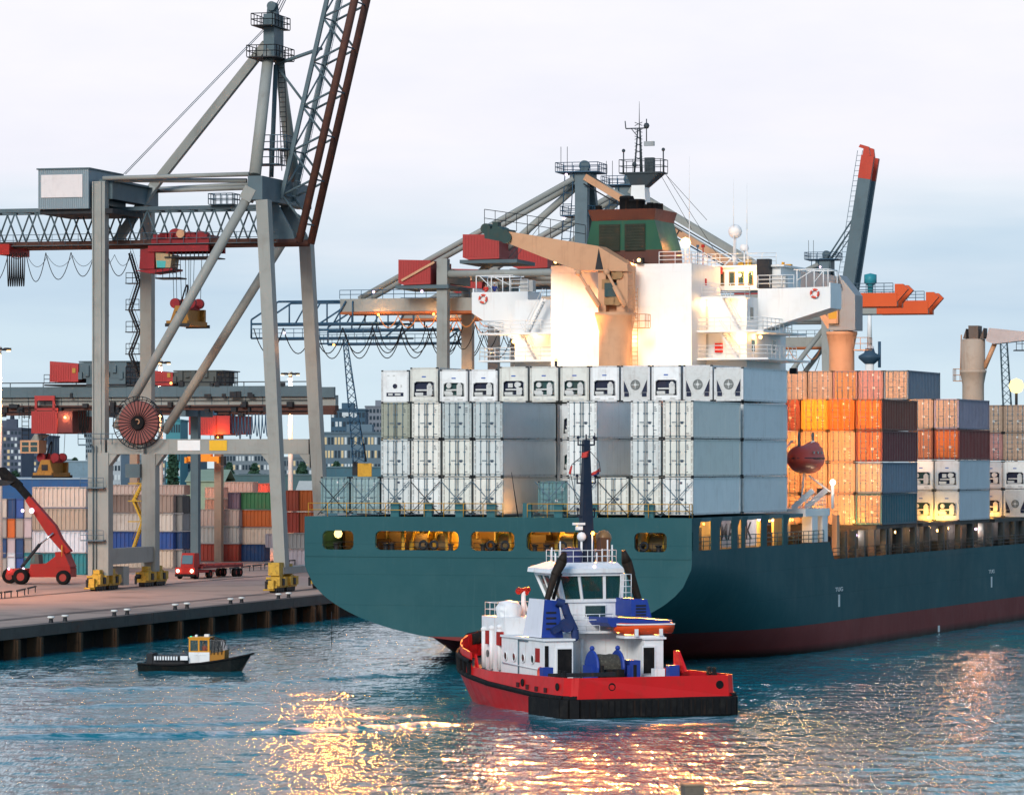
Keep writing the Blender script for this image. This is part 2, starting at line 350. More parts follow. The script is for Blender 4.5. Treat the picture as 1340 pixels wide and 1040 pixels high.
EDGE = 28.0
CONCRETE = paint('quay_concrete', (.46, .325, .255), .85, .85, (.11, .08, .065), .06, .0, bump=.3)
CAPM = paint('quay_cap_concrete', (.16, .12, .10), .85, .5, (.08, .06, .05), .5, .4, (.08, .05, .03))
LANDM = paint('far_ground', (.10, .12, .10), .9, .3, (.05, .06, .05), .02, 0)
q = thing('quay', None, None, QY.o, QY.deg); q['kind'] = 'structure'
m = MB(); m.quad((-900, -420, 0), (EDGE - 1.2, -420, 0), (EDGE - 1.2, 760, 0), (-900, 760, 0)); m.build('quay_deck', CONCRETE, q)['kind'] = 'structure'
m = MB()
for k in range(59): m.box(EDGE - 1.198, EDGE, -420 + k * 20, -420 + k * 20 + 19.93, -.85, .10)
m.build('capping_beam', CAPM, q)['kind'] = 'structure'
m = MB(); m.box(EDGE - 1.6, EDGE - 1.4, -420, 760, -8, -.05); m.build('under_quay_shade', paint('shade_dark_sheet', (.035, .03, .027), .8, .5), q)['kind'] = 'structure'  # dark sheet standing for the shaded cavity under the piled quay
m = MB()
for a in (20.1, 20.9, .0, -.7): m.box(a - .08, a + .08, -420, 760, .004, .03)
m.build('crane_rail', paint('dull_rail_steel', (.12, .09, .08), .6, .5), q)['kind'] = 'structure'
for px in (-46, -10, 21, 51, 103, 150, 195, 235, 276, 313, 350, 383, 409, 418, 440):
    b = QY.b_of(px, EDGE); w = .42 + .1 * random.random()
    mb = MB(); mb.box(EDGE - .9, EDGE + .14, b - w, b + w, -6, -.86 - .01 * random.random()); mb.box(EDGE + .142, EDGE + .30, b - w * .6, b + w * .6, -4, -.95)
    mb.build('fender_pile', WOOD, q)
o = MB().quad((-6000, 1000, QZ - .05), (6000, 1000, QZ - .05), (6000, 8900, QZ - .05), (-6000, 8900, QZ - .05)).build('land', LANDM); tag(o, kind='structure')

# bollards stand in pairs along the quay edge
bol = thing('bollard', 'x', 'bollard', (0, 0, 0), QY.deg, 'mooring bollards along the quay edge')
MB().lathe((0, 0, 0), [(.22, 0), (.19, .1), (.16, .30), (.17, .36)], 10).build('post', DARK, bol)
MB().lathe((0, 0, .36), [(.17, 0), (.30, .05), (.31, .13), (.24, .19), (.001, .2)], 10).build('cap', paint('white_bollard_cap', (.75, .74, .7), .6, .3), bol)
first = True
for i, px in enumerate((76, 158, 237, 309, 371)):
    b = QY.b_of(px, EDGE - .6)
    where = ('in the pair nearest the camera', 'in the pair left of the pilot boat', 'in the pair above the pilot boat cabin', 'in the pair beyond the pilot boat', 'in the farthest pair by the yellow crane bogie')[i]
    for s, side in ((-1.6, 'near'), (1.6, 'far')):
        lab = f'{side} black bollard with white cap {where}'
        loc = QY.world(EDGE - .6, b + s, .10)
        if first: bol.location = loc; bol['label'] = lab; first = False
        else: twin(bol, loc, None, lab)

# low guard rails on the quay
def guard(pts, n, lab):
    w = [ground(*p, QZ) for p in pts]; t = thing('guard_rail', lab, 'guard rail', w[0], 0, 'low guard rails on the quay')
    d = w[1] - w[0]; d.z = 0
    for i in range(n):
        a = d * (i / n); c = d * ((i + .78) / n); nrm = Vector((-d.y, d.x, 0)).normalized() * .06
        mb = MB(); mb.beam(a + Vector((0, 0, .62)), c + Vector((0, 0, .62)), .12, .16)
        for z in (a.lerp(c, .08), a.lerp(c, .92)): mb.beam(z, z + Vector((0, 0, .54)), .1, .1)
        mb.build('barrier', DARK, t)
guard([(268, 754), (360, 743)], 6, 'row of low dark barriers behind the red truck')
guard([(-20, 786), (18, 781)], 3, 'low dark barriers in front of the red reach stacker')
guard([(22, 781), (50, 774)], 2, 'short pair of low barriers beside the reach stacker wheels')
guard([(355, 741), (400, 738)], 4, 'low barriers behind the waterside crane bogies')

# timber mooring post sticking up in front
w = ground(906, 1085, 0)
t = thing('mooring_post', 'weathered wooden mooring post rising from the water in the front', 'post', (w.x, w.y, 0), 12)
MB().box(-.42, .42, -.42, .42, -6, CZ + (YH - 1027) / FP * w.y).build('post', paint('weathered_grey_timber', (.17, .14, .11), .85, .6, (.06, .05, .04), 1.2, .5, (.05, .04, .03), bump=.5), t)
MB().box(-.46, .46, -.46, .46, CZ + (YH - 1027) / FP * w.y, CZ + (YH - 1024.5) / FP * w.y).build('cap', paint('worn_post_cap', (.30, .22, .15), .8, .5), t)
# ================================================================== container ship
def hull_material():
    m = paint('teal_hull_paint', (.029, .100, .112), .6, .34, (.055, .125, .13), .14, .5, (.05, .115, .12)); nt = m.node_tree; n = nt.nodes; l = nt.links; b = n['Principled BSDF']; b.inputs['Specular IOR Level'].default_value = .09
    src = b.inputs['Base Color'].links[0].from_socket
    tc = n.new('ShaderNodeTexCoord'); sep = n.new('ShaderNodeSeparateXYZ'); l.new(tc.outputs['Object'], sep.inputs[0])
    no = n.new('ShaderNodeTexNoise'); no.inputs['Scale'].default_value = .25; l.new(tc.outputs['Object'], no.inputs[0])
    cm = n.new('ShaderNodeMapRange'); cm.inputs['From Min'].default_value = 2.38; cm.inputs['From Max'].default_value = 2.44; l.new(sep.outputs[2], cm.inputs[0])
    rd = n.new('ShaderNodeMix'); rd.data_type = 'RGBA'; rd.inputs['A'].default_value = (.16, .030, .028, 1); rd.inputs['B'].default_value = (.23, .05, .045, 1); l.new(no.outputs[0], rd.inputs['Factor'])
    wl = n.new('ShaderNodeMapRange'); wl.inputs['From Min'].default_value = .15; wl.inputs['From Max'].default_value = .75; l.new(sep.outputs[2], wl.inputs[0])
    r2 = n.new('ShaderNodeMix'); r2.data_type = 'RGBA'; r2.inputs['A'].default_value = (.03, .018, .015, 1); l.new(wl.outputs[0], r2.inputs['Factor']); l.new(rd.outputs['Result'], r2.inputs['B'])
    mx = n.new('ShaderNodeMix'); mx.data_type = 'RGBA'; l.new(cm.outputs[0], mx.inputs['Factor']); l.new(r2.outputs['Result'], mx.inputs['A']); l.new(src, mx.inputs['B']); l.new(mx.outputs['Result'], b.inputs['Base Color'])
    # plate seams as fine relief
    br = n.new('ShaderNodeTexBrick'); br.inputs['Scale'].default_value = 1; br.inputs['Mortar Size'].default_value = .02; br.inputs['Brick Width'].default_value = 9; br.inputs['Row Height'].default_value = 2.4
    cb = n.new('ShaderNodeCombineXYZ'); ad = n.new('ShaderNodeMath'); ad.operation = 'ADD'; l.new(sep.outputs[0], ad.inputs[0]); l.new(sep.outputs[1], ad.inputs[1]); l.new(ad.outputs[0], cb.inputs[0]); l.new(sep.outputs[2], cb.inputs[1]); l.new(cb.outputs[0], br.inputs[0])
    nb = n.new('ShaderNodeTexNoise'); nb.inputs['Scale'].default_value = .35; nb.inputs['Detail'].default_value = 4; l.new(tc.outputs['Object'], nb.inputs[0])
    am = n.new('ShaderNodeMath'); am.operation = 'MULTIPLY_ADD'; am.inputs[1].default_value = -.25; l.new(br.outputs['Fac'], am.inputs[0]); l.new(nb.outputs[0], am.inputs[2])
    bp = n.new('ShaderNodeBump'); bp.inputs['Strength'].default_value = .6; bp.inputs['Distance'].default_value = .12; l.new(am.outputs[0], bp.inputs['Height']); l.new(bp.outputs[0], b.inputs['Normal'])
    return m
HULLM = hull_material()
ship = thing('container_ship', 'teal hulled container ship with white superstructure, green funnel and stacked containers', 'ship', SH.o, SH.deg)
BW = 16.1; ZK0 = 8.3; ZB0 = 2.0; ZT = 9.25
US = SH.b_of(1086, BW)
sms = lambda t: max(0, min(1, t)) ** 2 * (3 - 2 * max(0, min(1, t)))
def section(u, n=22):
    w = sms(u / 64); zk = ZK0 * (1 - w) + 1.2 * w; zb = ZB0 - 9.5 * sms(u / 50); e = 1.9 + 1.9 * w; B = BW * (1 - max(0, (u - 150) / 48) ** 2 * .96)
    zt = ZT if u < US else (7.75 if u > US + 1.3 else ZT - 1.5 * (u - US) / 1.3)
    if u > 150: zt += (u - 150) * .06
    pts = [(B, zt), (B, zt * .6 + zk * .4), (B, zk)]
    for i in range(1, n + 1):
        th = math.pi / 2 * i / n; pts.append((B * max(0, math.cos(th)) ** (2 / e), zk - (zk - zb) * math.sin(th) ** (2 / e)))
    return pts
us = [0.0, .8, 2, 3.5, 5, 7, 9, 11, 13, 16, 19, 22, 26, 30, 34, US - .01, US + 1.31, 46, 55, 70, 90, 110, 130, 150, 165, 180, 192, 197]
def build_hull():
    m = MB(); rows = []
    for u in us:
        p = section(u); full = [(v, u, z) for v, z in p] + [(-v, u, z) for v, z in reversed(p[:-1])]; rows.append(full)
    k = len(rows[0]); vs = [q for r in rows for q in r]
    m.add(vs, [(i * k + j, i * k + j + 1, (i + 1) * k + j + 1, (i + 1) * k + j) for i in range(len(rows) - 1) for j in range(k - 1)], True)
    m.quad(*[(v, u, z) for v, u, z in rows[-1]])
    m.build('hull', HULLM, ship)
build_hull()
# mooring deck openings in the transom plate, as column ranges of the photograph
HZ0, HZ1 = SH.z_of(720.5, 0, 0), SH.z_of(695.5, 0, 0)
HOLES = [(SH.a_of(a, 0), SH.a_of(b, 0)) for a, b in ((422, 462.5), (491, 600), (616, 673), (689, 785), (830, 872.5))]
DKZ = 11.75
def build_transom():
    m = MB(); r = .42; xs = {-BW, BW}
    for a, b in HOLES:
        for i in range(6): d = r * (1 - math.cos(math.pi / 2 * i / 5)); xs |= {a + d, b - d}
    xs |= set(np.linspace(-BW + .05, BW - .05, 50)); xs = sorted(xs)
    def out(v): return ZK0 - (ZK0 - ZB0) * math.sqrt(max(0, 1 - (v / BW) ** 2))
    def hole(v):
        for a, b in HOLES:
            if a - 1e-6 <= v <= b + 1e-6:
                t = min(v - a, b - v); d = r - math.sqrt(max(0, r * r - (r - t) ** 2)) if t < r else 0
                return HZ0 + d, HZ1 - d
        return None
    for x0, x1 in zip(xs[:-1], xs[1:]):
        mid = hole((x0 + x1) / 2)
        if mid:
            h0, h1 = hole(x0) or (HZ0 + r, HZ1 - r), hole(x1) or (HZ0 + r, HZ1 - r)
            m.quad((x0, 0, out(x0)), (x1, 0, out(x1)), (x1, 0, h1[0]), (x0, 0, h0[0])); m.quad((x0, 0, h0[1]), (x1, 0, h1[1]), (x1, 0, DKZ), (x0, 0, DKZ))
            for a, b in ((h0[0], h1[0]), (h0[1], h1[1])): m.quad((x0, 0, a), (x1, 0, b), (x1, .3, b), (x0, .3, a))
        else: m.quad((x0, 0, out(x0)), (x1, 0, out(x1)), (x1, 0, DKZ), (x0, 0, DKZ))
    for a, b in HOLES:
        for v in (a, b): m.quad((v, 0, HZ0 + r), (v, .3, HZ0 + r), (v, .3, HZ1 - r), (v, 0, HZ1 - r))
    m.box(-BW + .02, BW - .02, .02, .30, HZ1 + .02, DKZ - .01); m.box(-BW + .02, BW - .02, .02, .3, 8.9, HZ0 - .02)
    # knuckle strake along the plate edge and below the openings
    m.box(-BW + .1, BW - .1, -.05, -.005, HZ0 - .55, HZ0 - .47)
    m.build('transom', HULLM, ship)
build_transom()
COAM_ = paint('grey_brown_gear', (.12, .09, .06), .6, .4); DARKY = paint('dark_brown_gear', (.05, .032, .02), .6, .4)
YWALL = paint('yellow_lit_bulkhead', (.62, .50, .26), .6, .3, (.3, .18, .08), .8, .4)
TEALD = paint('teal_deck_paint', (.03, .13, .15), .5, .3)
DECKB = paint('brown_deck_paint', (.14, .06, .045), .7, .4)
MB().box(-BW + .05, BW - .05, .31, 30, DKZ - .3, DKZ).build('upper_deck', TEALD, ship)
MB().box(-BW + .1, BW - .1, .31, 31, 8.5, 8.7).build('mooring_deck', DECKB, ship)
MB().box(-BW + .1, BW - .1, US + 1.5, 150, 6.6, 6.75).build('main_deck', DECKB, ship)
MB().box(-BW + .1, 11.2, 7.0, 7.2, 8.71, DKZ - .31).build('aft_bulkhead', paint('brown_yellow_bulkhead', (.22, .13, .05), .6, .6, (.03, .018, .01), .35, .5), ship)
for px, w, d in ((428, .5, .3), (455, .4, .8), (497, .9, .2), (516, .5, .6), (533, .35, .9), (596, .6, .4), (622, .6, .25), (670, .5, .7), (700, .9, .5), (722, .5, .2), (748, .7, .8), (838, .8, .3), (866, .6, .7)):
    v = SH.a_of(px, 5); MB().box(v - w, v + w, 4.6 + d, 6.6, 8.71, 9.6 + 1.4 * d).build('deck_locker', random.choice((COAM_, DARKY, DARKY)), ship)
MB().box(-BW + .02, -BW + .3, .31, 40, 8.7, DKZ - .01).build('side_plate', HULLM, ship)
m = MB()
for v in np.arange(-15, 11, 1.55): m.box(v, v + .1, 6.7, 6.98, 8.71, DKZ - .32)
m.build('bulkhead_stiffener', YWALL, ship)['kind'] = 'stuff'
DRUM = paint('yellow_winch_drum', (.55, .35, .05), .5, .3); ROPE = paint('mooring_rope', (.35, .25, .13), .9, .3, bump=.5)
for px in (545, 575, 655, 735, 760, 852):
    v = SH.a_of(px, 3); mb = MB(); mb.disc((v, 3, 9.75), .95, .12, (1, 0, 0), 18); mb.disc((v + 1.3, 3, 9.75), .95, .12, (1, 0, 0), 18); mb.box(v - .4, v - .15, 2.5, 3.6, 8.71, 9.9)
    w = mb.build('mooring_winch', DRUM, ship); MB().lathe((v, 3, 9.75), [(.62, .05), (.7, .3), (.66, .8), (.6, 1.25)], 14, (1, 0, 0)).build('rope', ROPE, w)
for px in (440, 505, 513, 560, 590, 632, 648, 700, 716, 840, 862):
    v = SH.a_of(px, 1.2); mb = MB(); mb.tube((v, 1.2, 8.71), (v, 1.2, 9.5), .2, 10); mb.lathe((v, 1.2, 9.5), [(.2, 0), (.28, .05), (.28, .14), (.001, .18)], 10); mb.build('bitt', DARK, ship)
for px in (553, 567, 641, 660, 735, 842):
    v = SH.a_of(px, .35); MB().torus((v, .5, 9.55), .3, .1, (0, 1, 0), 14, 6).build('fairlead', DARK, ship)
mb = MB()
for px in (528, 585, 668, 692): v = SH.a_of(px, 1.5); mb.box(v - .12, v + .12, 1.4, 1.7, 8.71, DKZ - .31)
mb.build('deck_pillar', YEL, ship)['kind'] = 'stuff'
for a, b in HOLES: MB().rail([(a + .1, .45, 9.0), (b - .1, .45, 9.0)], .75, 1.2, .022).build('opening_rail', DARK, ship)
# starboard openings: pillars, inner house, white boards with letters
m = 0
for a, b in ((905, 915), (932, 942.5), (959, 966), (972, 976), (998, 1004), (1025.5, 1031)):
    y0, y1 = SH.b_of(a, BW), SH.b_of(b, BW)
    mb = MB(); mb.box(BW - .14, BW - .02, max(.32, y0), y1, ZT - .02, DKZ - .01)
    mb.prism([(BW - .13, y1, DKZ - .02), (BW - .13, y1 + .8, DKZ - .02), (BW - .13, y1, DKZ - .9)], (.1, 0, 0)); mb.build('pillar', HULLM, ship)
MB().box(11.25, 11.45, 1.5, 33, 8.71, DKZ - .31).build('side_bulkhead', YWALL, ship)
d = MB(); d.box(11.46, 11.52, SH.b_of(908, 11.5), SH.b_of(918, 11.5), 8.8, 10.8); d.build('door', DARK, ship)
WB = paint('white_signboard', (.75, .73, .7), .5, .15); LETM = paint('black_lettering', (.01, .01, .012), .5, 0, streak=0)
def text(s, size, mat, parent, loc, rot, name='lettering', depth=.01, bold=1.0):
    cu = bpy.data.curves.new(name, 'FONT'); cu.body = s; cu.size = size; cu.extrude = depth; cu.align_x = 'CENTER'; cu.align_y = 'CENTER'; cu.offset = .012 * size * bold
    tmp = bpy.data.objects.new(name, cu); COL.objects.link(tmp); dg = bpy.context.evaluated_depsgraph_get(); dg.update(); me = bpy.data.meshes.new_from_object(tmp.evaluated_get(dg)); bpy.data.objects.remove(tmp)
    me.materials.clear(); me.materials.append(mat); o = bpy.data.objects.new(name, me); COL.objects.link(o); o.parent = parent; o.location = loc; o.rotation_euler = rot; return o
BX = 13.6
for a, b, s, c, sz in ((944.5, 959.5, 'MA', 951.5, 1.55), (976.5, 990, 'K', 979.5, 1.6)):
    y0, y1 = SH.b_of(a, BX), SH.b_of(b, BX)
    board = MB().box(BX - .1, BX, y0, y1, 9.2, DKZ - .32).build('signboard', WB, ship)
    t = text(s, sz * 1.25, LETM, board, (BX + .012, SH.b_of(c, BX), 10.35), (R(90), 0, R(90)), 'lettering'); t.scale = (1.35, 1, 1)
MB().rail([(BW - .25, .6, ZT), (BW - .25, US - 1, ZT)], 1.0, 1.5, .03, 3).build('side_rail', TEALD, ship)
# yellow rail along the edge of the upper deck, with small teal vents on it
MB().rail([(-BW + .2, .3, DKZ), (SH.a_of(658, .3), .3, DKZ)], 1.05, 1.7, .032).build('deck_rail', YEL, ship)
MB().rail([(SH.a_of(690, .3), .3, DKZ), (BW - .3, .3, DKZ), (BW - .3, 1.0, DKZ)], 1.05, 1.7, .032).build('deck_rail', YEL, ship)
for px in (517, 560, 602, 643, 690, 731, 776, 850):
    v = SH.a_of(px, .7); MB().box(v - .35, v + .35, .6, .9, DKZ, DKZ + 1.1).build('deck_vent', TEALD, ship)
mb = MB(); v = SH.a_of(678, .5); mb.tube((v, .5, DKZ), (v - .55, .5, DKZ + 3.5), .05, 6, .02); mb.build('flagstaff', DARK, ship)
# lashing rods crossing the lowest containers
CP = 2.6; CV0 = -15.2
for i in range(12):
    if i in (6,): continue
    a = CV0 + CP * i
    for s in (0, 1):
        p, q2 = ((a - .1, .75, DKZ + .1), (a + 2.45, .93, DKZ + 2.75)); 
        if s: p, q2 = (a + 2.55, .75, DKZ + .1), (a, .93, DKZ + 2.75)
        MB().tube(p, q2, .035, 5).build('lashing_rod', GALV if i % 3 else DARK, ship)
# hatch coaming, side passage posts and lamps along the starboard deck
COAM = paint('hatch_coaming_paint', (.03, .034, .032), .6, .5, (.12, .06, .03), .5, .4)
for u0, u1 in ((54, 68), (70, 96), (98, 124), (126, 150)):
    MB().box(-13.4, 13.4, u0, u1, 6.76, 10.05).build('hatch_coaming', COAM, ship); mb = MB(); mb.box(-14, BW - .35, u0 + .1, u1 - .1, 10.06, 10.38); mb.build('hatch_cover', COAM, ship)
POST = paint('stanchion_paint', (.05, .06, .058), .6, .5, (.2, .09, .04), .7, .4)
for px in (1104.5, 1117, 1129, 1142, 1157, 1161, 1178, 1196, 1200, 1214, 1233, 1237, 1255, 1271, 1285, 1296, 1311, 1326, 1338):
    u = SH.b_of(px, BW - .4); mb = MB(); mb.box(BW - .75, BW - .2, u - .22, u + .22, 6.76, 10.05); mb.prism([(BW - .5, u + .22, 10.04), (BW - .5, u + .9, 10.04), (BW - .5, u + .22, 9.3)], (.12, 0, 0)); mb.build('stanchion', POST, ship)
MB().rail([(BW - .2, US + 1.6, 7.7), (BW - .2, 150, 7.7)], .95, 2.2, .03, 3).build('walkway_rail', POST, ship)
for px in (1120, 1150, 1190, 1230, 1278, 1318): u = SH.b_of(px, 14.4); mb = MB(); mb.box(13.6, 15, u - .6, u + .6, 6.76, 8.1 + .5 * random.random()); mb.build('deck_locker', POST, ship)
for px, py, pw, ln in ((1120, 700, 500, LCOOL), (1172, 696, 350, LWARM), (1192, 694, 450, LCOOL), (1227, 694, 350, LWARM), (1240, 691, 250, LWARM), (1277, 692, 900, LCOOL), (1309, 684, 250, LWARM), (1336, 685, 450, LCOOL), (1139, 697, 200, LWARM), (1216, 690, 200, LWARM)):
    u = SH.b_of(px, 15.2); z = SH.z_of(py, 15.2, u); lamp(ship, (15.2, u, z), pw * .6, (1, .55, .2) if ln is LWARM else (1, .8, .75), .2, ln, .14, name='deck_lamp')
# draught and tug marks on the side
MK = paint('white_hull_mark', (.7, .7, .68), .6, .2)
for px, y0, y1, s in ((1098, 769, 776, 1), (1297.5, 745, 753, 1)):
    u = SH.b_of(px, BW); za, zb = SH.z_of(y0, BW, u), SH.z_of(y1, BW, u)
    text('TUG', .5, MK, ship, (BW + .012, u, (za + zb) / 2 + .1), (R(90), 0, R(90)), 'hull_mark').scale = (2.4, 1, 1); mb = MB(); mb.box(BW + .004, BW + .012, u - .28, u + .28, zb - 1.15, zb - .1); mb.build('hull_mark', MK, ship)
u = SH.b_of(1228.5, BW); z = SH.z_of(823, BW, u); MB().box(BW + .003, BW + .012, u - .35, u + .35, z - .25, z + .35).build('hull_mark', MK, ship)
# ------------------------------------------------------------------ superstructure (all parts of the ship)
U0 = 30.0
cz = SH.z_of(346, 0, U0); c0, c1 = SH.a_of(721, U0), SH.a_of(905, U0)
MB().box(c0, c1, U0, 38, DKZ + .005, cz).build('engine_casing', WHITE, ship)
mb = MB()
for k in range(1, 8): z = DKZ + k * 2.9; mb.box(c0, c1, U0 - .02, U0 - .002, z, z + .05)
for v in np.arange(c0 + 1.4, c1, 2.1): mb.box(v, v + .04, U0 - .021, U0 - .003, DKZ + 9, cz - .1)
mb.build('plate_seam', WHITE, ship)['kind'] = 'stuff'
AU = 34.0; av = 9.9
deckz = [SH.z_of(y, av, AU) for y in (388, 433, 469)]
MB().box(-av - 1.2, av, AU, 45.5, DKZ + .006, deckz[0]).build('accommodation_block', WHITE, ship)
for i, z in enumerate(deckz):
    lo = SH.a_of(908, 31) if i else SH.a_of(908, 32)
    hi = [10.3, 12.2, 12.6][i]
    MB().box(c1 + .003, hi, 31.4 if i else 32.4, AU - .003, z - .16, z).build('balcony_deck', WHITE, ship)
    MB().rail([(c1 + .1, 31.5 if i else 32.5, z), (hi - .1, 31.5 if i else 32.5, z), (hi - .1, AU - .1 if i == 0 else 40, z)], 1.05, 1.3, .035, 3).build('balcony_rail', WHITE, ship)
    if i: MB().box(av + .003, hi, AU, 44, z - .16, z).build('side_deck', WHITE, ship)
    # port side
    lo2 = [-11.6, -13.5, -13.5][i]
    if i: MB().box(lo2, c0 - .003, 31.4, AU - .003, z - .16, z).build('balcony_deck', WHITE, ship); MB().rail([(lo2 + .1, 40, z), (lo2 + .1, 31.5, z), (c0 - .1, 31.5, z)], 1.05, 1.3, .035, 3).build('balcony_rail', WHITE, ship)
DOORM = paint('ship_door_paint', (.55, .52, .48), .5, .2); REDBOX = paint('red_fire_box', (.6, .03, .02), .45, .1)
def stair(p, q, w=.7):
    mb = MB(); p = Vector(p); q = Vector(q); e = Vector((0, w / 2, 0)) if abs((q - p).x) > abs((q - p).y) else Vector((w / 2, 0, 0)); k = max(3, int(abs(q.z - p.z) / .24))
    for s in (-1, 1): mb.beam(p + e * s, q + e * s, .05, .2); mb.tube(p + e * s + Vector((0, 0, .9)), q + e * s + Vector((0, 0, .9)), .025, 4)
    for i in range(1, k): c = p.lerp(q, i / k); mb.beam(c - e, c + e, .2, .03)
    return mb
for i in (0, 1):
    z1, z0 = deckz[i], deckz[i + 1]
    stair((SH.a_of(968 - i * 2, 32.7), 32.7, z0), (SH.a_of(944 - i * 2, 32.7), 32.7, z1)).build('stair', WHITE, ship)
    d = MB().box(SH.a_of(916, AU), SH.a_of(927, AU), AU - .06, AU - .004, z0 + .15, z0 + 2.1).build('door', DOORM, ship)
    MB().tube((SH.a_of(918, AU), AU - .12, z0 + 1.1), (SH.a_of(919.5, AU), AU - .12, z0 + 1.1), .03, 5).build('handle', DARK, d)
stair((SH.a_of(700, 32.5), 32.5, deckz[2]), (SH.a_of(682, 32.5), 32.5, deckz[1])).build('stair', WHITE, ship)
stair((SH.a_of(690, 32.5), 32.5, deckz[1]), (SH.a_of(712, 32.5), 32.5, deckz[0])).build('stair', WHITE, ship)
for px, py, w, h in ((940, 455, 10, 13), (917, 397, 7, 4), (921, 369, 6, 9)):
    a = SH.at(px, py, AU - .3); MB().box(a.x - w / 32, a.x + w / 32, AU - .35, AU - .005, a.z - h / 32, a.z + h / 32).build('fire_box', REDBOX, ship)
for px, py in ((983, 410), (1013, 454), (997, 400), (1008, 400), (985, 452)):
    a = SH.att(px, py, av); f = MB().box(av + .004, av + .05, a.y - .55, a.y + .55, a.z - .6, a.z + .6).build('window_frame', WHITE, ship); MB().box(av + .052, av + .06, a.y - .45, a.y + .45, a.z - .5, a.z + .5).build('pane', GLASS, f)
# bridge wings
WU = 37.2; wz0, wz1 = SH.z_of(403, BW, WU), SH.z_of(375, BW, WU)
for s, pk in ((1, SH.z_of(432, BW, WU)), (-1, SH.z_of(458, -BW, WU))):
    e = 16.35 * s; i = (av + .002) * s if s > 0 else -av - 1.202
    pts = [(i, WU, wz1 - .1 if s > 0 else wz1), (e, WU, wz1), (e, WU, wz0), (i, WU, pk)]
    MB().prism(pts, (0, 3.4, 0)).build('bridge_wing', WHITE, ship)
    MB().box(e - .1 * s - .06, e - .1 * s + .06, WU + .1, WU + 3.3, wz1 + .001, wz1 + .35).build('wing_bulwark', WHITE, ship)
    zt = SH.z_of(352, BW, WU) if s > 0 else SH.z_of(361, -BW, WU)
    mb = MB(); vi = 13.3 * s if s > 0 else -12.9
    for v in (e - .3 * s, (e + vi) / 2, vi):
        for u in (WU + .3, WU + 3.1): mb.tube((v, u, wz1), (v, u, zt), .05, 6)
    for u in (WU + .3, WU + 3.1): mb.tube((e - .3 * s, u, zt), (vi - .3 * s, u, zt), .06, 6)
    for v in (e - .3 * s, vi): mb.tube((v, WU + .3, zt), (v, WU + 3.1, zt), .05, 6)
    mb.tube(((e + vi) / 2, WU + .3, wz1 + .4), (e - .6 * s, WU + .3, zt), .04, 5); mb.tube((vi, WU + .3, wz1 + .6), ((e + vi) / 2, WU + .3, zt), .04, 5)
    mb.build('wing_canopy_frame', WHITE, ship)
    MB().rail([(vi - s * .2, WU + .05, wz1), (i, WU + .05, wz1)], 1.05, 1.2, .035, 3).build('wing_rail', WHITE, ship)
    MB().box(vi - 1.6 * s - .6, vi - 1.6 * s + .6, WU + .2, WU + .9, wz1, wz1 + 1.0).build('wing_locker', DOORM, ship)
# wheelhouse, monkey island
zr = SH.z_of(350, 8, 39)
MB().box(-8.6, 11.4, 39, 45, wz1 - .09, zr).build('wheelhouse', WHITE, ship)
MB().box(-9, 11.8, 38.6, 45.4, zr + .002, zr + .16).build('wheelhouse_roof', WHITE, ship)
for px0, px1 in ((932, 948), (954, 962), (966, 974), (979, 986)):
    v0, v1 = SH.a_of(px0, 39), SH.a_of(px1, 39); f = MB().box(v0, v1, 38.95, 38.998, wz1 + .3, zr - .35).build('window_frame', paint('bridge_window_frame', (.25, .16, .07), .5, .2), ship); MB().box(v0 + .1, v1 - .1, 38.93, 38.948, wz1 + .4, zr - .45).build('pane', GLASS, f)
MB().rail([(-8, 39, zr + .16), (11, 39, zr + .16)], 1.05, 1.3, .03, 3).build('roof_rail', WHITE, ship)
a = SH.at(1000, 370, 38.4); MB().box(a.x - .55, a.x + .55, 38, 38.9, wz1, wz1 + 2.5).build('wing_console', DARK, ship)
a = SH.at(940, 354, 38.5); MB().box(a.x - .35, a.x + .35, 38.3, 38.59, a.z - .3, a.z + .3).build('fire_box', REDBOX, ship)
# funnel
GREEN = paint('green_funnel_paint', (.016, .085, .05), .45, .15, (.05, .06, .04), .4, .3); BROWN = paint('red_brown_funnel_paint', (.095, .036, .026), .5, .2); LOUV = paint('louvre_panel', (.022, .03, .02), .6, .3)
FU0, FU1 = 30.8, 36.6
def ring(pxl, pxr, py, grow=0.0):
    a, b = SH.a_of(pxl, FU0 - grow), SH.a_of(pxr, FU0 - grow); z = SH.z_of(py, 0, FU0)
    return [(a, FU0 - grow, z), (b, FU0 - grow, z), (b - .2, FU1 + grow, z), (a + .2, FU1 + grow, z)]
lev = [ring(765.5, 868, 346.5), ring(766, 867, 327.5), ring(774.5, 856.5, 288.5), ring(769, 858, 274, .3)]
MB().hexa(lev[0], lev[1]).build('funnel_base', BROWN, ship)
f = MB().hexa(lev[1], lev[2]).build('funnel', GREEN, ship); MB().hexa(lev[2], lev[3]).build('funnel_band', BROWN, ship)
for a, b in ((784, 811), (817.5, 844)):
    z0, z1 = SH.z_of(328.5, 0, FU0), SH.z_of(293.5, 0, FU0); mb = MB(); v0, v1 = SH.a_of(a, FU0 - .1), SH.a_of(b, FU0 - .1)
    mb.box(v0, v1, FU0 - .14, FU0 + .1, z0, z1)
    for k in range(9): z = z0 + (z1 - z0) * (k + .5) / 9; mb.box(v0 + .08, v1 - .08, FU0 - .19, FU0 - .142, z - .06, z + .06)
    mb.build('louvre_panel', LOUV, f)
zt = SH.z_of(274, 0, FU0)
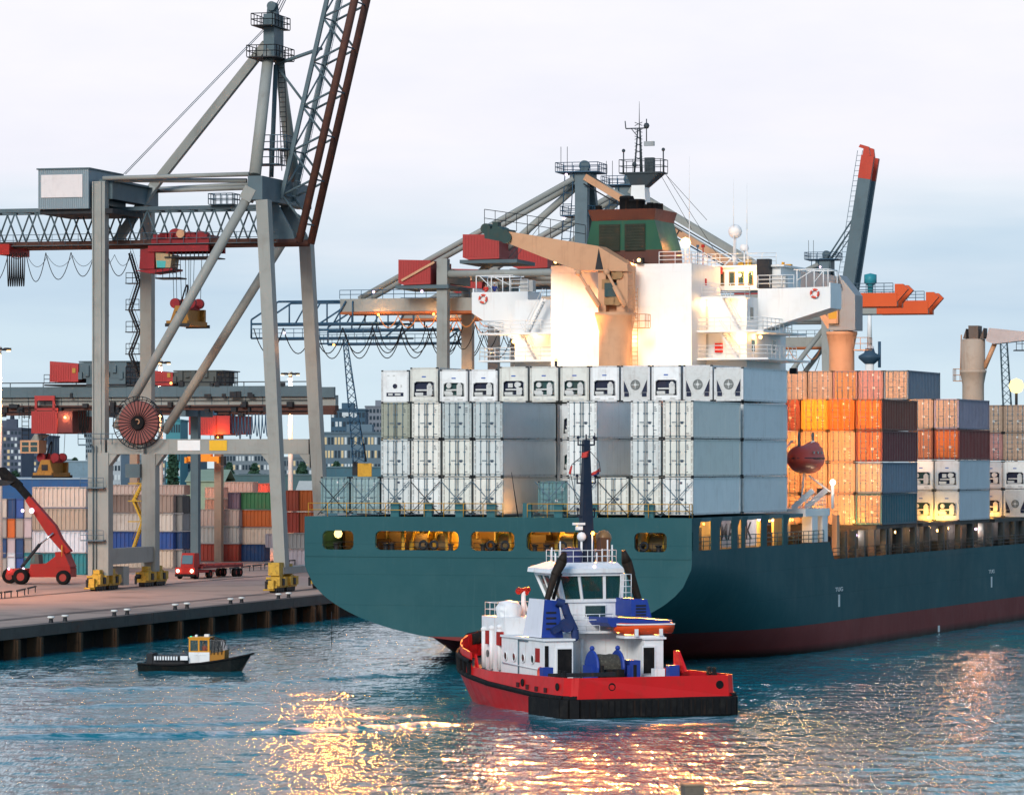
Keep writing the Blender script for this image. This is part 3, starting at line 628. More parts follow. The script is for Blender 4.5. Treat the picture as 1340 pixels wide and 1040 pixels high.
for px, r, h in ((783.5, .28, .5), (820, .62, 1.25), (833, .75, .95), (851, .3, .65), (858, .25, .6), (864, .25, .55), (845, .25, .5)):
    v = SH.a_of(px, 33); MB().lathe((v, 33, zt + .01), [(r, 0), (r, h * .8), (r * 1.08, h * .82), (r * .95, h), (r * .7, h * 1.02)], 12).build('exhaust_pipe', BLACK, ship)
MB().rail([(SH.a_of(863, 30.3), 30.2, cz), (c1 - .1, 30.2, cz), (c1 - .1, 37, cz)], 1.0, 1.2, .035, 3).build('casing_rail', WHITE, ship)
# main mast with platform, radars and aerials
mv = SH.a_of(838, 40); zp = SH.z_of(228, mv, 40); MASTM = paint('dark_mast_paint', (.05, .065, .075), .5, .2)
mb = MB(); mb.hexa([(mv - 1.0, 39, zr), (mv + 1.0, 39, zr), (mv + 1.0, 41, zr), (mv - 1.0, 41, zr)], [(mv - .55, 39.4, zp), (mv + .55, 39.4, zp), (mv + .55, 40.6, zp), (mv - .55, 40.6, zp)]); mb.build('mast_pillar', WHITE, ship)
p0, p1 = SH.a_of(815, 40), SH.a_of(869, 40)
mb = MB(); mb.box(p0, p1, 39, 41, zp, zp + .12); mb.hexa([(mv - .6, 39.4, zp - 1.2), (mv + .6, 39.4, zp - 1.2), (mv + .6, 40.6, zp - 1.2), (mv - .6, 40.6, zp - 1.2)], [(p0 + .6, 39.1, zp), (p1 - .2, 39.1, zp), (p1 - .2, 40.9, zp), (p0 + .6, 40.9, zp)]); mb.build('mast_platform', MASTM, ship)
MB().rail([(p0, 39, zp + .12), (p1, 39, zp + .12), (p1, 41, zp + .12), (p0, 41, zp + .12), (p0, 39, zp + .12)], 1.1, 1.1, .03).build('platform_rail', MASTM, ship)
mb = MB(); zm = SH.z_of(153, mv, 40)
for dv, du in ((-.35, -.3), (.35, -.3), (0, .4)): mb.tube((mv - .1 + dv, 40 + du, zp + .12), (mv - .1 + dv * .3, 40 + du * .3, zm - 1), .09, 6, .06)
for k in range(7): z = zp + .6 + k * .6; mb.tube((mv - .42, 39.7, z), (mv + .28, 39.7, z + .3), .03, 4); mb.tube((mv + .28, 39.7, z), (mv - .42, 39.7, z + .3), .03, 4)
mb.tube((mv - .1, 40, zm - 1.2), (mv - .1, 40, SH.z_of(133, mv, 40)), .05, 5, .015)
zc = SH.z_of(168, mv, 40); mb.tube((SH.a_of(819, 40), 40, zc), (SH.a_of(848, 40), 40, zc), .06, 6); mb.tube((SH.a_of(819, 40), 40, zc), (SH.a_of(818, 40), 40, SH.z_of(158, mv, 40)), .05, 6); mb.tube((SH.a_of(846, 40), 40, zc - 1.2), (SH.a_of(846, 40), 40, zc + .8), .05, 6); mb.tube((SH.a_of(826, 40), 40, zc), (mv - .1, 40, zc - .9), .04, 5)
for px in (816, 868): v = SH.a_of(px, 39); MB().tube((v, 39, zp), (v, 39, zp + 1.9), .06, 6).ball((v, 39, zp + 2.0), .17, 8).build('mast_light', MASTM, ship)
mb.ball((SH.a_of(846, 40), 40, zc + .2), .28, 8)
MB().box(mv + .5, mv + 1.3, 39.6, 40.2, zp + .13, zp + 1.4).build('mast_locker', MASTM, ship); MB().tube((SH.a_of(829, 39), 39.2, zp + .12), (SH.a_of(829, 39), 39.2, zp + .8), .06, 6).ball((SH.a_of(829, 39), 39.2, zp + .8), .22, 8).build('mast_light', MASTM, ship)
mb.build('signal_mast', MASTM, ship)
MB().box(SH.a_of(843, 39.6), SH.a_of(856, 39.6), 39.5, 39.75, SH.z_of(192, mv, 40), SH.z_of(186, mv, 40)).build('radar_scanner', paint('radar_grey', (.35, .37, .38)), ship)
a = SH.at(962, 303, 41); d = MB().ball(a, .62, 12).build('satellite_dome', WHITE, ship); MB().tube((a.x, 41, zr + .1), (a.x, 41, a.z - .5), .11, 6).tube((a.x - 1.2, 41, zr + .1), (a.x, 41, a.z - 2), .07, 6).build('dome_post', WHITE, ship)
a = SH.at(974, 324, 41.5); MB().lathe((a.x, 41.5, a.z - .3), [(.3, 0), (.4, .2), (.3, .55), (.001, .6)], 10).tube((a.x, 41.5, zr), (a.x, 41.5, a.z - .3), .07, 6).build('small_dome', WHITE, ship)
for px, py, u in ((902, 205, 38.5), (960, 235, 40.5), (977.5, 240, 40)):
    a = SH.at(px, py, u); MB().tube((a.x, u, zr), (a.x, u, zr + (a.z - zr) * .45), .05, 5, .035).tube((a.x, u, zr + (a.z - zr) * .45), a, .028, 4, .012).build('whip_aerial', WHITE, ship)
for px, py, s in ((970, 347, .45), (980, 344, .5), (962, 340, .35), (985, 348, .3), (920, 322, .25), (913, 322, .2)):
    a = SH.at(px, py, 39.6); mb = MB(); mb.cbox((a.x, 39.6, a.z), (s, s, s)); mb.tube((a.x, 39.6, zr + .1), (a.x, 39.6, a.z), .05, 5); mb.build('roof_instrument', random.choice((WHITE, YEL, BLUEST, REDM)), ship)
for (x0, y0), (x1, y1) in (((868, 223), (948, 348)), ((864, 228), (905, 300)), ((868, 225), (925, 288))):
    a, b = SH.at(x0, y0, 40), SH.at(x1, y1, 40.5); MB().tube(a, b, .02, 4).build('mast_stay', DARK, ship)
# ------------------------------------------------------------------ deck cranes of the ship
PALEC = paint('pale_buff_crane_paint', (.46, .36, .28), .5, .35, (.2, .1, .05), .4, .5, (.22, .09, .04))
def deck_crane(u, pxc, pxl, pxr, yfl, ytop, zbase):
    c = SH.a_of(pxc, u); r = (SH.a_of(pxr, u) - SH.a_of(pxl, u)) / 2; zf = SH.z_of(yfl, c, u); zt = SH.z_of(ytop, c, u)
    e = thing('deck_crane', None, None, (0, 0, 0)); e.parent = ship
    m_ = CREAM if u < 140 else PALEC
    MB().lathe((c, u, 0), [(r * .98, zbase), (r * .94, zf - 2.4), (r * .94, zf - 1.6), (r * 1.12, zf - .35), (r * 1.16, zf - .3), (r * 1.16, zf), (.001, zf + .01)], 20).build('pedestal', m_, e)
    return e, c, r, zf, zt
# aft crane in front of the casing, jib out to port
u = 27.6
e, c, r, zf, zt = deck_crane(u, 805.5, 784, 828, 409, 345, DKZ)
MB().box(c - r * .80, c - r * .35, u - 1, u + 1, zf + .01, zt).box(c + r * .3, c + r * .95, u - 1, u + 1, zf + .01, zt).box(c - r * .36, c + r * .31, u - .2, u + 1, zf + .01, zt).build('crane_tower', CREAM, e)
mb = MB()
for px, py, s in ((796, 372, .55), (803, 385, .5), (798, 394, .45), (808, 360, .5), (806, 395, .4)):
    a = SH.at(px, py, u - .7); mb.cbox(a, (s * 1.6, .8, s * 1.5)); mb.disc((a.x + .3, u - 1.1, a.z), .35, .2, (0, 1, 0), 12)
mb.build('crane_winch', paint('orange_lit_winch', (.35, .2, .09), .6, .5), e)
P = lambda x, y: SH.at(x, y, u - 1.3)
MB().prism([P(666, 303), P(782, 322), P(821, 345.5), P(821, 355), P(755, 354), P(666, 319)], (0, 2.2, 0)).build('jib', CREAM, e)
MB().prism([SH.at(783.5, 325, u - 1.31), SH.at(789.5, 352.5, u - 1.31), SH.at(779, 352.5, u - 1.31)], (0, -.03, 0)).build('jib_mark', DARK, e)
mb = MB(); mb.disc(SH.at(655, 306, u - .3), .62, 1.9, (0, 1, 0), 14); mb.disc(SH.at(640, 300, u - .3), .45, 1.8, (0, 1, 0), 14); mb.prism([P(634, 312), P(666, 318), P(664, 300), P(650, 302), P(633, 297)], (0, 2, 0)); mb.cbox(SH.at(650, 296, u - .5), (.5, .8, .7)); mb.disc(SH.at(662, 311, u - 1.5), .5, .2, (0, 1, 0), 14)
mb.build('jib_head', paint('dark_green_steel', (.03, .06, .055), .5, .3), e)
for s in (-.75, .75):
    for (x0, y0), (x1, y1) in (((757, 357), (784, 401)), ((794, 356), (818, 401))):
        a, b = SH.at(x0, y0, u + s * 2.4), SH.at(x1, y1, u + s * 2.4); MB().tube(b, a.lerp(b, .42), .22, 8).tube(a, b, .12, 8).ball(a, .3, 8).build('jib_ram', CREAM, e)
MB().rail([SH.at(634, 297, u + .8), SH.at(690, 305, u + .8), SH.at(766, 318, u + .8)], 1.5, 1.1, .03, 2).build('jib_rail', DARK, e)
MB().box(c - .55, c + .5, u - 1.25, u - 1.02, SH.z_of(389, c, u), SH.z_of(371, c, u)).build('cab_window', GLASS, e)
lx = c + r + .35
MB().ladder((lx, u - .4, DKZ + 5), (lx, u - .4, zf + 2), .5, .35).ladder((lx - .3, u - .6, zf), (lx - .3, u - .6, zt + .3), .5, .35).rail([(lx, u - .9, zf - 1.3), (lx + 1.1, u - .9, zf - 1.3), (lx + 1.1, u + .4, zf - 1.3)], 1.1, .5, .03).box(lx, lx + 1.1, u - .9, u + .4, zf - 1.36, zf - 1.3).build('crane_ladder', CREAM, e)
# forward crane beyond the first forward bays
u = 98.0
e, c, r, zf, zt = deck_crane(u, 1101.5, 1084.5, 1118.5, 434, 372, 10)
P = lambda x, y: SH.at(x, y, u - 1.4)
MB().prism([P(1084, 432), P(1119, 432), P(1119, 386), P(1108, 372), P(1098, 360), P(1089, 372), P(1086, 392)], (0, 2.8, 0)).build('crane_tower', paint('blue_grey_crane_tower', (.28, .30, .31), .5, .3, (.3, .15, .07), .4, .3), e)
MB().box(SH.a_of(1090, u), SH.a_of(1103.5, u), u - 2.0, u - 1.42, SH.z_of(424, c, u), SH.z_of(395, c, u)).build('operator_cab', CREAM, e)
f = MB().box(SH.a_of(1091.5, u), SH.a_of(1102, u), u - 2.05, u - 2.002, SH.z_of(418, c, u), SH.z_of(401, c, u)).build('cab_window', glow('lit_cab_window', (1, .45, .07), .9), e)
MB().prism([P(988, 347), P(1040, 352), P(1098, 362), P(1104, 380), P(1088, 386), P(1040, 376), P(1026, 371), P(990, 362)], (0, 2.6, 0)).build('jib', paint('slate_jib_paint', (.17, .20, .23), .5, .3, (.3, .15, .07), .4, .3), e)
mb = MB()
for px in (1006, 1015): a = SH.at(px, 355, u - 2); mb.tube((a.x, a.y, a.z), (a.x, a.y, a.z - 1.2), .3, 8)
a = SH.at(1024, 368, u - 1.8); mb.disc((a.x, a.y, a.z), .45, .3, (0, 1, 0), 14); mb.tube(a, (a.x, a.y, a.z + 1.2), .12, 6); b = SH.at(1010, 350, u - 1.8); mb.beam(b, SH.at(1036, 349, u - 1.8), .6, .5); mb.beam(SH.at(1024, 350, u - 1.8), SH.at(1025, 343, u - 1.8), .25, .25); mb.beam(SH.at(1027, 352, u - 1.8), SH.at(1035, 366, u - 1.8), .5, .3)
mb.build('hook_block', YEL, e)
mb = MB(); a = SH.at(1069, 400, u - 1.6)
mb.beam(SH.at(1064, 392, u - .5), SH.at(1087, 428, u - .5), .5, .6); mb.build('jib_ram', CREAM, e)
a = SH.at(1120, 446, u); mb = MB(); mb.box(a.x, a.x + 1.5, u - 1, u + .6, a.z - 1.0, a.z - .9); mb.rail([(a.x, u - 1, a.z - .9), (a.x + 1.5, u - 1, a.z - .9), (a.x + 1.5, u + .6, a.z - .9)], 1.2, .6, .035); mb.build('ladder_cage', CREAM, e)
# farthest crane, jib towards the bow
u = 152.0
e, c, r, zf, zt = deck_crane(u, 1273.5, 1259, 1288.5, 484, 425, 9)
MB().lathe((c, u, 0), [(r * 1.04, zf + .02), (r * 1.04, SH.z_of(444, c, u)), (.01, SH.z_of(443, c, u))], 20).build('crane_tower', PALEC, e)
P = lambda x, y: SH.at(x, y, u - .9)
mb = MB(); mb.prism([P(1268, 444), P(1280, 444), P(1280, 426), P(1267, 426)], (0, 1.8, 0)); mb.prism([P(1260, 443), P(1264, 443), P(1264, 430)], (0, 1.8, 0)); mb.prism([P(1282, 443), P(1287, 443), P(1287, 429)], (0, 1.8, 0)); mb.build('crane_head', paint('dark_crane_head', (.14, .10, .08), .6, .5), e)
MB().prism([P(1294, 429), P(1362, 436), P(1362, 443), P(1300, 450), P(1290, 446)], (0, 1.8, 0)).build('jib', paint('pale_jib_paint', (.5, .42, .40), .5, .2), e)
MB().tube(SH.at(1302, 449, u), SH.at(1288, 482, u), .28, 8).build('jib_ram', CREAM, e)
a = SH.at(1249, 499, u); mb = MB(); mb.box(a.x, a.x + 1.6, u - .6, u + .6, a.z, a.z + .08); mb.rail([(a.x + 1.6, u - .6, a.z), (a.x, u - .6, a.z), (a.x, u + .6, a.z)], 1.4, .7, .04); mb.tube((SH.a_of(1258, u), u, zf + 4), (SH.a_of(1257, u), u, zf), .08, 5); mb.build('ladder_cage', CREAM, e)
# davit house on the starboard side
m0, m1 = SH.b_of(1032, 14), SH.b_of(1096, 14)
MB().box(12.2, BW - .3, 31.6, US + 1.0, DKZ - .28, DKZ + .35).build('davit_deck', WHITE, ship)
for px0, px1 in ((1061.5, 1069), (1075, 1082)):
    y0, y1 = SH.b_of(px0, BW - .4), SH.b_of(px1, BW - .4); MB().box(BW - 1.2, BW - .32, y0, y1, ZT + .01, DKZ - .29).build('davit_pillar', WHITE, ship)
y0, y1 = SH.b_of(1093, BW - .5), SH.b_of(1096.5, BW - .5); MB().box(BW - .8, BW - .35, y0, y1, 8, DKZ - .29).build('davit_pillar', CREAM, ship)
for px in (1058, 1075): y = SH.b_of(px, BW - 1); MB().beam((BW - 2.4, y, DKZ + .36), (BW - .6, y, DKZ + 1.9), .3, .45).build('davit_foot', WHITE, ship)
MB().rail([(BW - .4, 32, DKZ + .35), (BW - .4, US, DKZ + .35)], 1.0, .9, .03, 3).build('davit_rail', WHITE, ship)
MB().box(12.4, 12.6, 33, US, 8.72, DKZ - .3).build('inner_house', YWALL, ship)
mb = MB()
for i in range(7): px = 1036 + i * 8; y = SH.b_of(px, 13.5); mb.cbox((13.5, y, 9.1 + .3 * random.random()), (.7, .5, .8))
mb.build('deck_gear', DARK, ship)['kind'] = 'stuff'
pl = SH.at(1091, 634, 37); mb = MB(); mb.tube((pl.x - .1, 37, DKZ + .35), (pl.x - .1, 37, pl.z), .14, 8); mb.beam((pl.x - .3, 37, pl.z - .6), SH.at(1058, 622, 36), .12, .12); mb.build('davit_lamp_post', WHITE, ship)
lamp(ship, (pl.x, 36.7, pl.z + .2), 1200, (1, .75, .45), .25, LWHITE, .26)
for px in (1035, 1063):
    a = SH.at(px, 618, 33.5 + (px - 1035) * .12); MB().cable([(a.x - 1.0, a.y, DKZ + .4), (a.x - .6, a.y, a.z + 1.8), (a.x, a.y, a.z + 2.6), (a.x + .2, a.y, a.z + 2.65)], .08, 6).build('davit_arm', WHITE, ship)
# ------------------------------------------------------------------ lifeboat and lifebuoys
bl = SH.at(1055, 600, 35.5); LB = thing('lifeboat', 'enclosed orange-red lifeboat hanging in its davits behind the white stern containers', 'lifeboat', SH.world(bl.x, bl.y, bl.z), SH.deg)
LBM = paint('lifeboat_orange_red', (.50, .055, .03), .45, .2, (.2, .04, .03), .6, .2)
prof = []
def loft(m, secs, smooth=True):
    k = len(secs[0]); vs = [p for s in secs for p in s]; m.add(vs, [(i * k + j, i * k + (j + 1) % k, (i + 1) * k + (j + 1) % k, (i + 1) * k + j) for i in range(len(secs) - 1) for j in range(k)], smooth)
    o = len(m.v) - k * len(secs); m.f.append([o + j for j in reversed(range(k))]); m.f.append([o + k * (len(secs) - 1) + j for j in range(k)]); return m
def bsec(y, w, zk, zs, zt, n=8):
    lo = [(w * math.sin(t), y, zs - (zs - zk) * math.cos(t)) for t in np.linspace(-math.pi / 2, math.pi / 2, n)]
    hi = [(w * .93 * math.cos(t), y, zs + (zt - zs) * math.sin(t) ** .8) for t in np.linspace(.02, math.pi - .02, n)]
    return lo + hi
L = 3.9
loft(MB(), [bsec(-L, .25, -.3, .05, .3), bsec(-L * .86, .75, -.85, 0, .85), bsec(-L * .5, 1.08, -1.2, 0, 1.1), bsec(0, 1.15, -1.3, 0, 1.15), bsec(L * .5, 1.05, -1.2, 0, 1.5), bsec(L * .85, .7, -.8, .05, .8), bsec(L, .12, -.2, .1, .25)]).build('boat_body', LBM, LB)
MB().cable([(1.17 * math.cos(t) * (1 - .0 * t), L * 1.0 * math.sin(t), .03) for t in np.linspace(0, 2 * math.pi, 25)], .07, 5).build('rubbing_band', DARK, LB)
for y in (-1.2, 0, 1.2): MB().box(1.02, 1.06, y - .18, y + .18, .42, .62).build('window', GLASS, LB)
for y in (-2.2, 2.0): MB().tube((0, y, .7), (0, y, 1.9), .1, 6).torus((0, y, 2.0), .2, .06, (1, 0, 0), 12, 6).build('lifting_hook', GALV, LB)
LBU = paint('lifebuoy_orange_white', (.7, .10, .06), .5, .1)
for px, py, lab in ((632, 391, 'orange and white lifebuoy on the port bridge wing'), (1066, 384, 'orange and white lifebuoy on the starboard bridge wing')):
    a = SH.at(px, py, WU - .12); w = SH.world(a.x, a.y, a.z); t = thing('lifebuoy', lab, 'lifebuoy', w, SH.deg, 'lifebuoys on the bridge wings')
    MB().torus((0, 0, 0), .33, .1, (0, 1, 0), 20, 8).build('ring', LBU, t); mb = MB()
    for k in range(4): an = k * math.pi / 2 + .6; mb.tube((.33 * math.cos(an) - .06 * math.sin(an), 0, .33 * math.sin(an) + .06 * math.cos(an)), (.33 * math.cos(an) + .06 * math.sin(an), 0, .33 * math.sin(an) - .06 * math.cos(an)), .115, 8)
    mb.build('white_band', WHITE, t)
# ------------------------------------------------------------------ lit lamps on the superstructure, seen and added ones
a = SH.at(897, 318, 34); MB().tube((a.x, 34, cz), (a.x, 34, a.z), .1, 6).build('floodlight_post', WHITE, ship)
lamp(ship, a, 900, (1, .34, .08), .6, glow('lamp_lens_flood', (1, .78, .35), 3.5), .5)
def aft_flood(p, pw, cone=27, dz=-21, aim=None, name='added_glitter_flood'):
    p = Vector(p); lamp(ship, p, pw, (1, .30, .045), .35, None, .2, cone, aim if aim is not None else SH.local((3.0, 205, 0)), .6)
aft_flood(a + Vector((0, -.4, 0)), 170000)
for px in (727, 836):
    b = SH.at(px, 343.5, U0 - .5); MB().box(b.x - .3, b.x + .3, U0 - .45, U0 + .1, cz + .003, cz + .5).build('added_glitter_flood', DARK, ship); lamp(ship, (b.x, U0 - .5, cz + .3), 150, (1, .62, .3), .2, LWARM, .16); aft_flood((b.x, U0 - .75, cz + .3), 620000)  # unseen floods added on the casing roof for water glitter
for px, py, pw, uu in ((871, 443, 900, U0 - .6), (735, 446, 900, U0 - .6), (672, 447, 1000, AU - .7), (825, 443, 500, U0 - .7), (700, 440, 700, AU - .7), (930, 397, 900, AU - .8), (969, 396, 600, AU - .8), (968, 440, 900, AU - .8), (995, 441, 500, AU + 1.0), (926, 352, 700, 38.2), (968, 360, 800, 38), (978, 356, 700, 38), (770, 432, 500, U0 - .7)):
    a = SH.at(px, py, uu); 
    if px == 995: a = SH.att(px, py, av + .6)
    lamp(ship, a, pw * .42, (1, .54, .20), .25, LWARM, .17)
# hidden flood lamps added on posts behind the aft bays to light crane and casing
lamp(ship, (-4.6, 26.62, DKZ + 12.9), 6000, (1, .36, .08), .4, LSOD, .14, 120, (-3, 27.0, 31), .8)
MB().box(-4.7, -4.5, 26.5, 26.6, DKZ, DKZ + 12.8).build('flood_post', DARK, ship)
for v, aim in ((-9.5, -3), (3.2, 2.6), (7.5, 5), (-3.6, -3)):
    zl = DKZ + 11.2; MB().box(v - .1, v + .1, 26.55, 26.75, DKZ, zl - .3).box(v - .35, v + .35, 26.5, 26.8, zl - .3, zl).build('flood_post', DARK, ship)
    lamp(ship, (v, 26.9, zl + .1), 800, (1, .56, .22), .3, LWARM, .16, 140, (aim, 31.5, zl + 8), .8)
# work lights on the forward side of the accommodation, thrown on the forward bays
for v, z, pw in ((-4, 27.5, 9000), (6, 27.5, 11000), (10.5, 24, 9000), (13.0, 13.5, 5000)):
    MB().cbox((v, 45.9, z), (.6, .5, .5)).build('work_light', DARK, ship)
    lamp(ship, (v, 46.4, z), pw * 1.5, (1, .36, .07), .35, LSOD, .2, 150, (v + 1.5, 56, 16), .7)
MB().cbox((3, 45.9, 30.2), (.6, .5, .5)).build('work_light', DARK, ship); lamp(ship, (3, 46.4, 30.4), 60000, (1, .42, .13), .4, LSOD, .2, 46, (3, 84, 22), .6)  # extra work light added to brighten the raised row
# lamps inside the mooring deck and the side passage
a = SH.at(442.5, 698, .9); lamp(ship, a, 420, (1, .60, .22), .3, glow('lamp_lens_mooring', (1, .68, .22), 3.2), .36); aft_flood(a + Vector((0, -1.0, 0)), 5200, 28, 0, SH.local((-9.2, 205, 0)))
a = SH.att(1277, 692, 16.4); aft_flood(a, 600, 50, 0, SH.local((36, 330, 0)))
for px, u, pw in ((455, 4, 260), (520, 4, 420), (560, 2.2, 260), (610, 4, 420), (645, 3.5, 700), (700, 4, 420), (745, 3, 360), (800, 4, 200), (850, 3.5, 160)):
    v = SH.a_of(px, u); lamp(ship, (v, u, DKZ - .75), pw * (1.0 if px == 645 else .55), (1, .50, .11), .2, LSOD, .1)
for px, pw in ((924, 350), (938, 200), (952, 260), (969, 420), (985, 300), (1010, 600), (1040, 600), (1055, 500)):
    y = SH.b_of(px, 12.8); lamp(ship, (12.6, y, DKZ - .65), pw * (.35 if px < 995 else .7), (1, .50, .12), .2, LSOD, .1)
a = SH.att(993, 679, 15.2); lamp(ship, a, 250, (1, .8, .8), .2, LCOOL, .16); a = SH.att(1011, 671.5, 15.2); lamp(ship, (a.x, a.y, DKZ - .5), 150, (1, .8, .8), .2, LCOOL, .1)
for px in (692, 712, 806): v = SH.a_of(px, 2.2); lamp(ship, (v, 2.0, DKZ + .45), 260, (1, .42, .10), .15, LSOD, .1)
for v, u_, pw in ((13.6, 54.2, 500), (9.5, 54.2, 350), (13.2, 82.0, 700), (14.6, 82.2, 400), (12.5, 110.2, 300)): lamp(ship, (v, u_, 10.75), pw, (1, .50, .08), .15, LSOD, .12)
# big flood lamp on the far bay
FL = SH.at(1330, 505, 112)
lamp(ship, FL, 9000, (1, .45, .14), .7, glow('lamp_lens_far_flood', (1, .70, .22), 3), .8)
MB().tube((FL.x, FL.y, 10.4), (FL.x, FL.y, FL.z - .6), .15, 6).build('flood_post', DARK, ship)
# ================================================================== shipping containers (each a thing with frame, doors, rods, cooling unit)
CWID = 2.44
_cache = {}
FRAMEM = paint('container_frame_paint', (1, 1, 1), .55, .45, (.13, .07, .04), .9, .5, (.2, .09, .04), objcol=True)
GASK = paint('dark_gasket', (.04, .05, .055), .8, .2)
UNITD = paint('dark_unit_recess', (.012, .02, .05), .5, .2)
UNITG = paint('green_unit_recess', (.02, .07, .07), .5, .3)
UNITW = paint('pale_unit_paint', (.6, .6, .58), .5, .35, (.3, .25, .2), 1.5, .3)
BADGE = paint('blue_badge', (.04, .12, .4), .4, 0, streak=0)
def cm(key, fn, mat):
    if key not in _cache: _cache[key] = fn().mesh(key[0], mat)
    return _cache[key]
def body_mb(L, H, corr, unit=False):
    w = CWID / 2 - .04; m = MB(); z0, z1 = .16, H - .06
    if unit:
        m.box(-w, w, .36, L - .06, z0, z1)
        for s in (-1, 1): m.box(min(s * w, s * (w - .06)), max(s * w, s * (w - .06)), .12, .359, z0, z1)
        for y in (4.1, 8.2): m.box(w, w + .005, y, y + .03, z0, z1).box(-w - .005, -w, y, y + .03, z0, z1)
        return m
    if corr:
        n = int(L / .56); prof = []
        for i in range(n):
            y = .12 + (L - .24) * i / n; d = (L - .24) / n
            prof += [(w, y), (w, y + d * .42), (w - .12, y + d * .54), (w - .12, y + d * .9)]
        prof.append((w, L - .12))
        for s in (1, -1):
            for (a, b), (c, d) in zip(prof[:-1], prof[1:]): m.quad((s * a, b, z0), (s * c, d, z0), (s * c, d, z1), (s * a, b, z1))
        m.box(-w, w, .1, .12, z0, z1)
        ep = []
        for i in range(8):
            x = -w + 2 * w * i / 8; d = 2 * w / 8; ep += [(x, 0), (x + d * .42, 0), (x + d * .54, .05), (x + d * .9, .05)]
        ep.append((w, 0))
        for (a, b), (c, d) in zip(ep[:-1], ep[1:]): m.quad((a, L - .06 - b, z0), (c, L - .06 - d, z0), (c, L - .06 - d, z1), (a, L - .06 - b, z1))
        m.quad((-w, .1, z1), (w, .1, z1), (w, L - .06, z1), (-w, L - .06, z1)); m.quad((-w, .1, z0), (w, .1, z0), (w, L - .06, z0), (-w, L - .06, z0))
    else:
        m.box(-w, w, .12, L - .06, z0, z1)
        for y in (4.1, 8.2): m.box(w, w + .005, y, y + .03, z0, z1).box(-w - .005, -w, y, y + .03, z0, z1)
    return m
def frame_mb(L, H):
    w = CWID / 2; m = MB()
    for s in (-1, 1):
        for y in (0, L - .16): m.box(s * w - (.16 if s > 0 else 0), s * w + (0 if s > 0 else .16), y, y + .16, .118, H - .118)
        x0, x1 = (w - .09, w - .002) if s > 0 else (-w + .002, -w + .09)
        m.box(x0, x1, .161, L - .161, 0.01, .165); m.box(x0, x1, .161, L - .161, H - .13, H - .01)
    for y in (.005, L - .125): m.box(-w + .161, w - .161, y, y + .12, .01, .17); m.box(-w + .161, w - .161, y, y + .12, H - .14, H - .01)
    return m
def cast_mb(L, H):
    w = CWID / 2; m = MB()
    for s in (-1, 1):
        for y in (-.006, L - .172):
            for z in (0, H - .118): m.box(s * w - (.178 if s > 0 else -.004), s * w + (.004 if s > 0 else .178), y, y + .178, z, z + .117)
    return m
def frame_me(L, H, cast):
    k = ('frame', L, H, cast)
    if k not in _cache:
        m = frame_mb(L, H); n = len(m.f)
        if cast: c = cast_mb(L, H); m.add(c.v, c.f)
        me = m.mesh('frame', [FRAMEM, DARK]); me.polygons.foreach_set('material_index', [0 if i < n else 1 for i in range(len(m.f))]); _cache[k] = me
    return _cache[k]
def door_mb(H, dry):
    m = MB(); hw = CWID / 2 - .165; m.box(.03, hw - .02, .03, .1, .2, H - .17)
    if dry:
        z0, z1 = .3, H - .3; n = 5
        for k in range(n): a = z0 + (z1 - z0) * k / n + .05; b = z0 + (z1 - z0) * (k + 1) / n - .05; m.hexa([(.08, .029, a), (hw - .06, .029, a), (hw - .06, .029, b), (.08, .029, b)], [(.12, .0, a + .05), (hw - .1, .0, a + .05), (hw - .1, .0, b - .05), (.12, .0, b - .05)])
    else:
        m.box(.05, hw - .04, .012, .029, .25, H - .22)
        for z in np.linspace(.45, H - .45, 5): m.box(hw - .02, hw + .1, -.012, .011, z - .05, z + .05)
    return m
def rod_mb(H, x):
    m = MB(); m.tube((x, -.03, .1), (x, -.03, H - .08), .032, 5)
    for z in (.12, H * .33, H * .66, H - .12): m.box(x - .07, x + .07, -.055, .0, z - .05, z + .05)
    m.box(x - .02, x + .38 if x < .6 else x + .02, -.06, -.035, H * .42, H * .42 + .05)
    return m
def mark_mb(H, k):
    m = MB(); rr = random.Random(k)
    m.box(.2, .42, -.012, -.004, H * .38, H * .45)
    for i in range(3): m.box(.68, .72 + .2 * rr.random(), -.012, -.004, H * .82 - i * .14, H * .82 - i * .14 + .05)
    for i in range(rr.randint(1, 3)): z = H * (.12 + .09 * i); m.box(.66, .72 + .22 * rr.random(), -.012, -.004, z, z + .05)
    if rr.random() < .5: m.box(.16, .34, -.012, -.004, H * .82, H * .88)
    return m
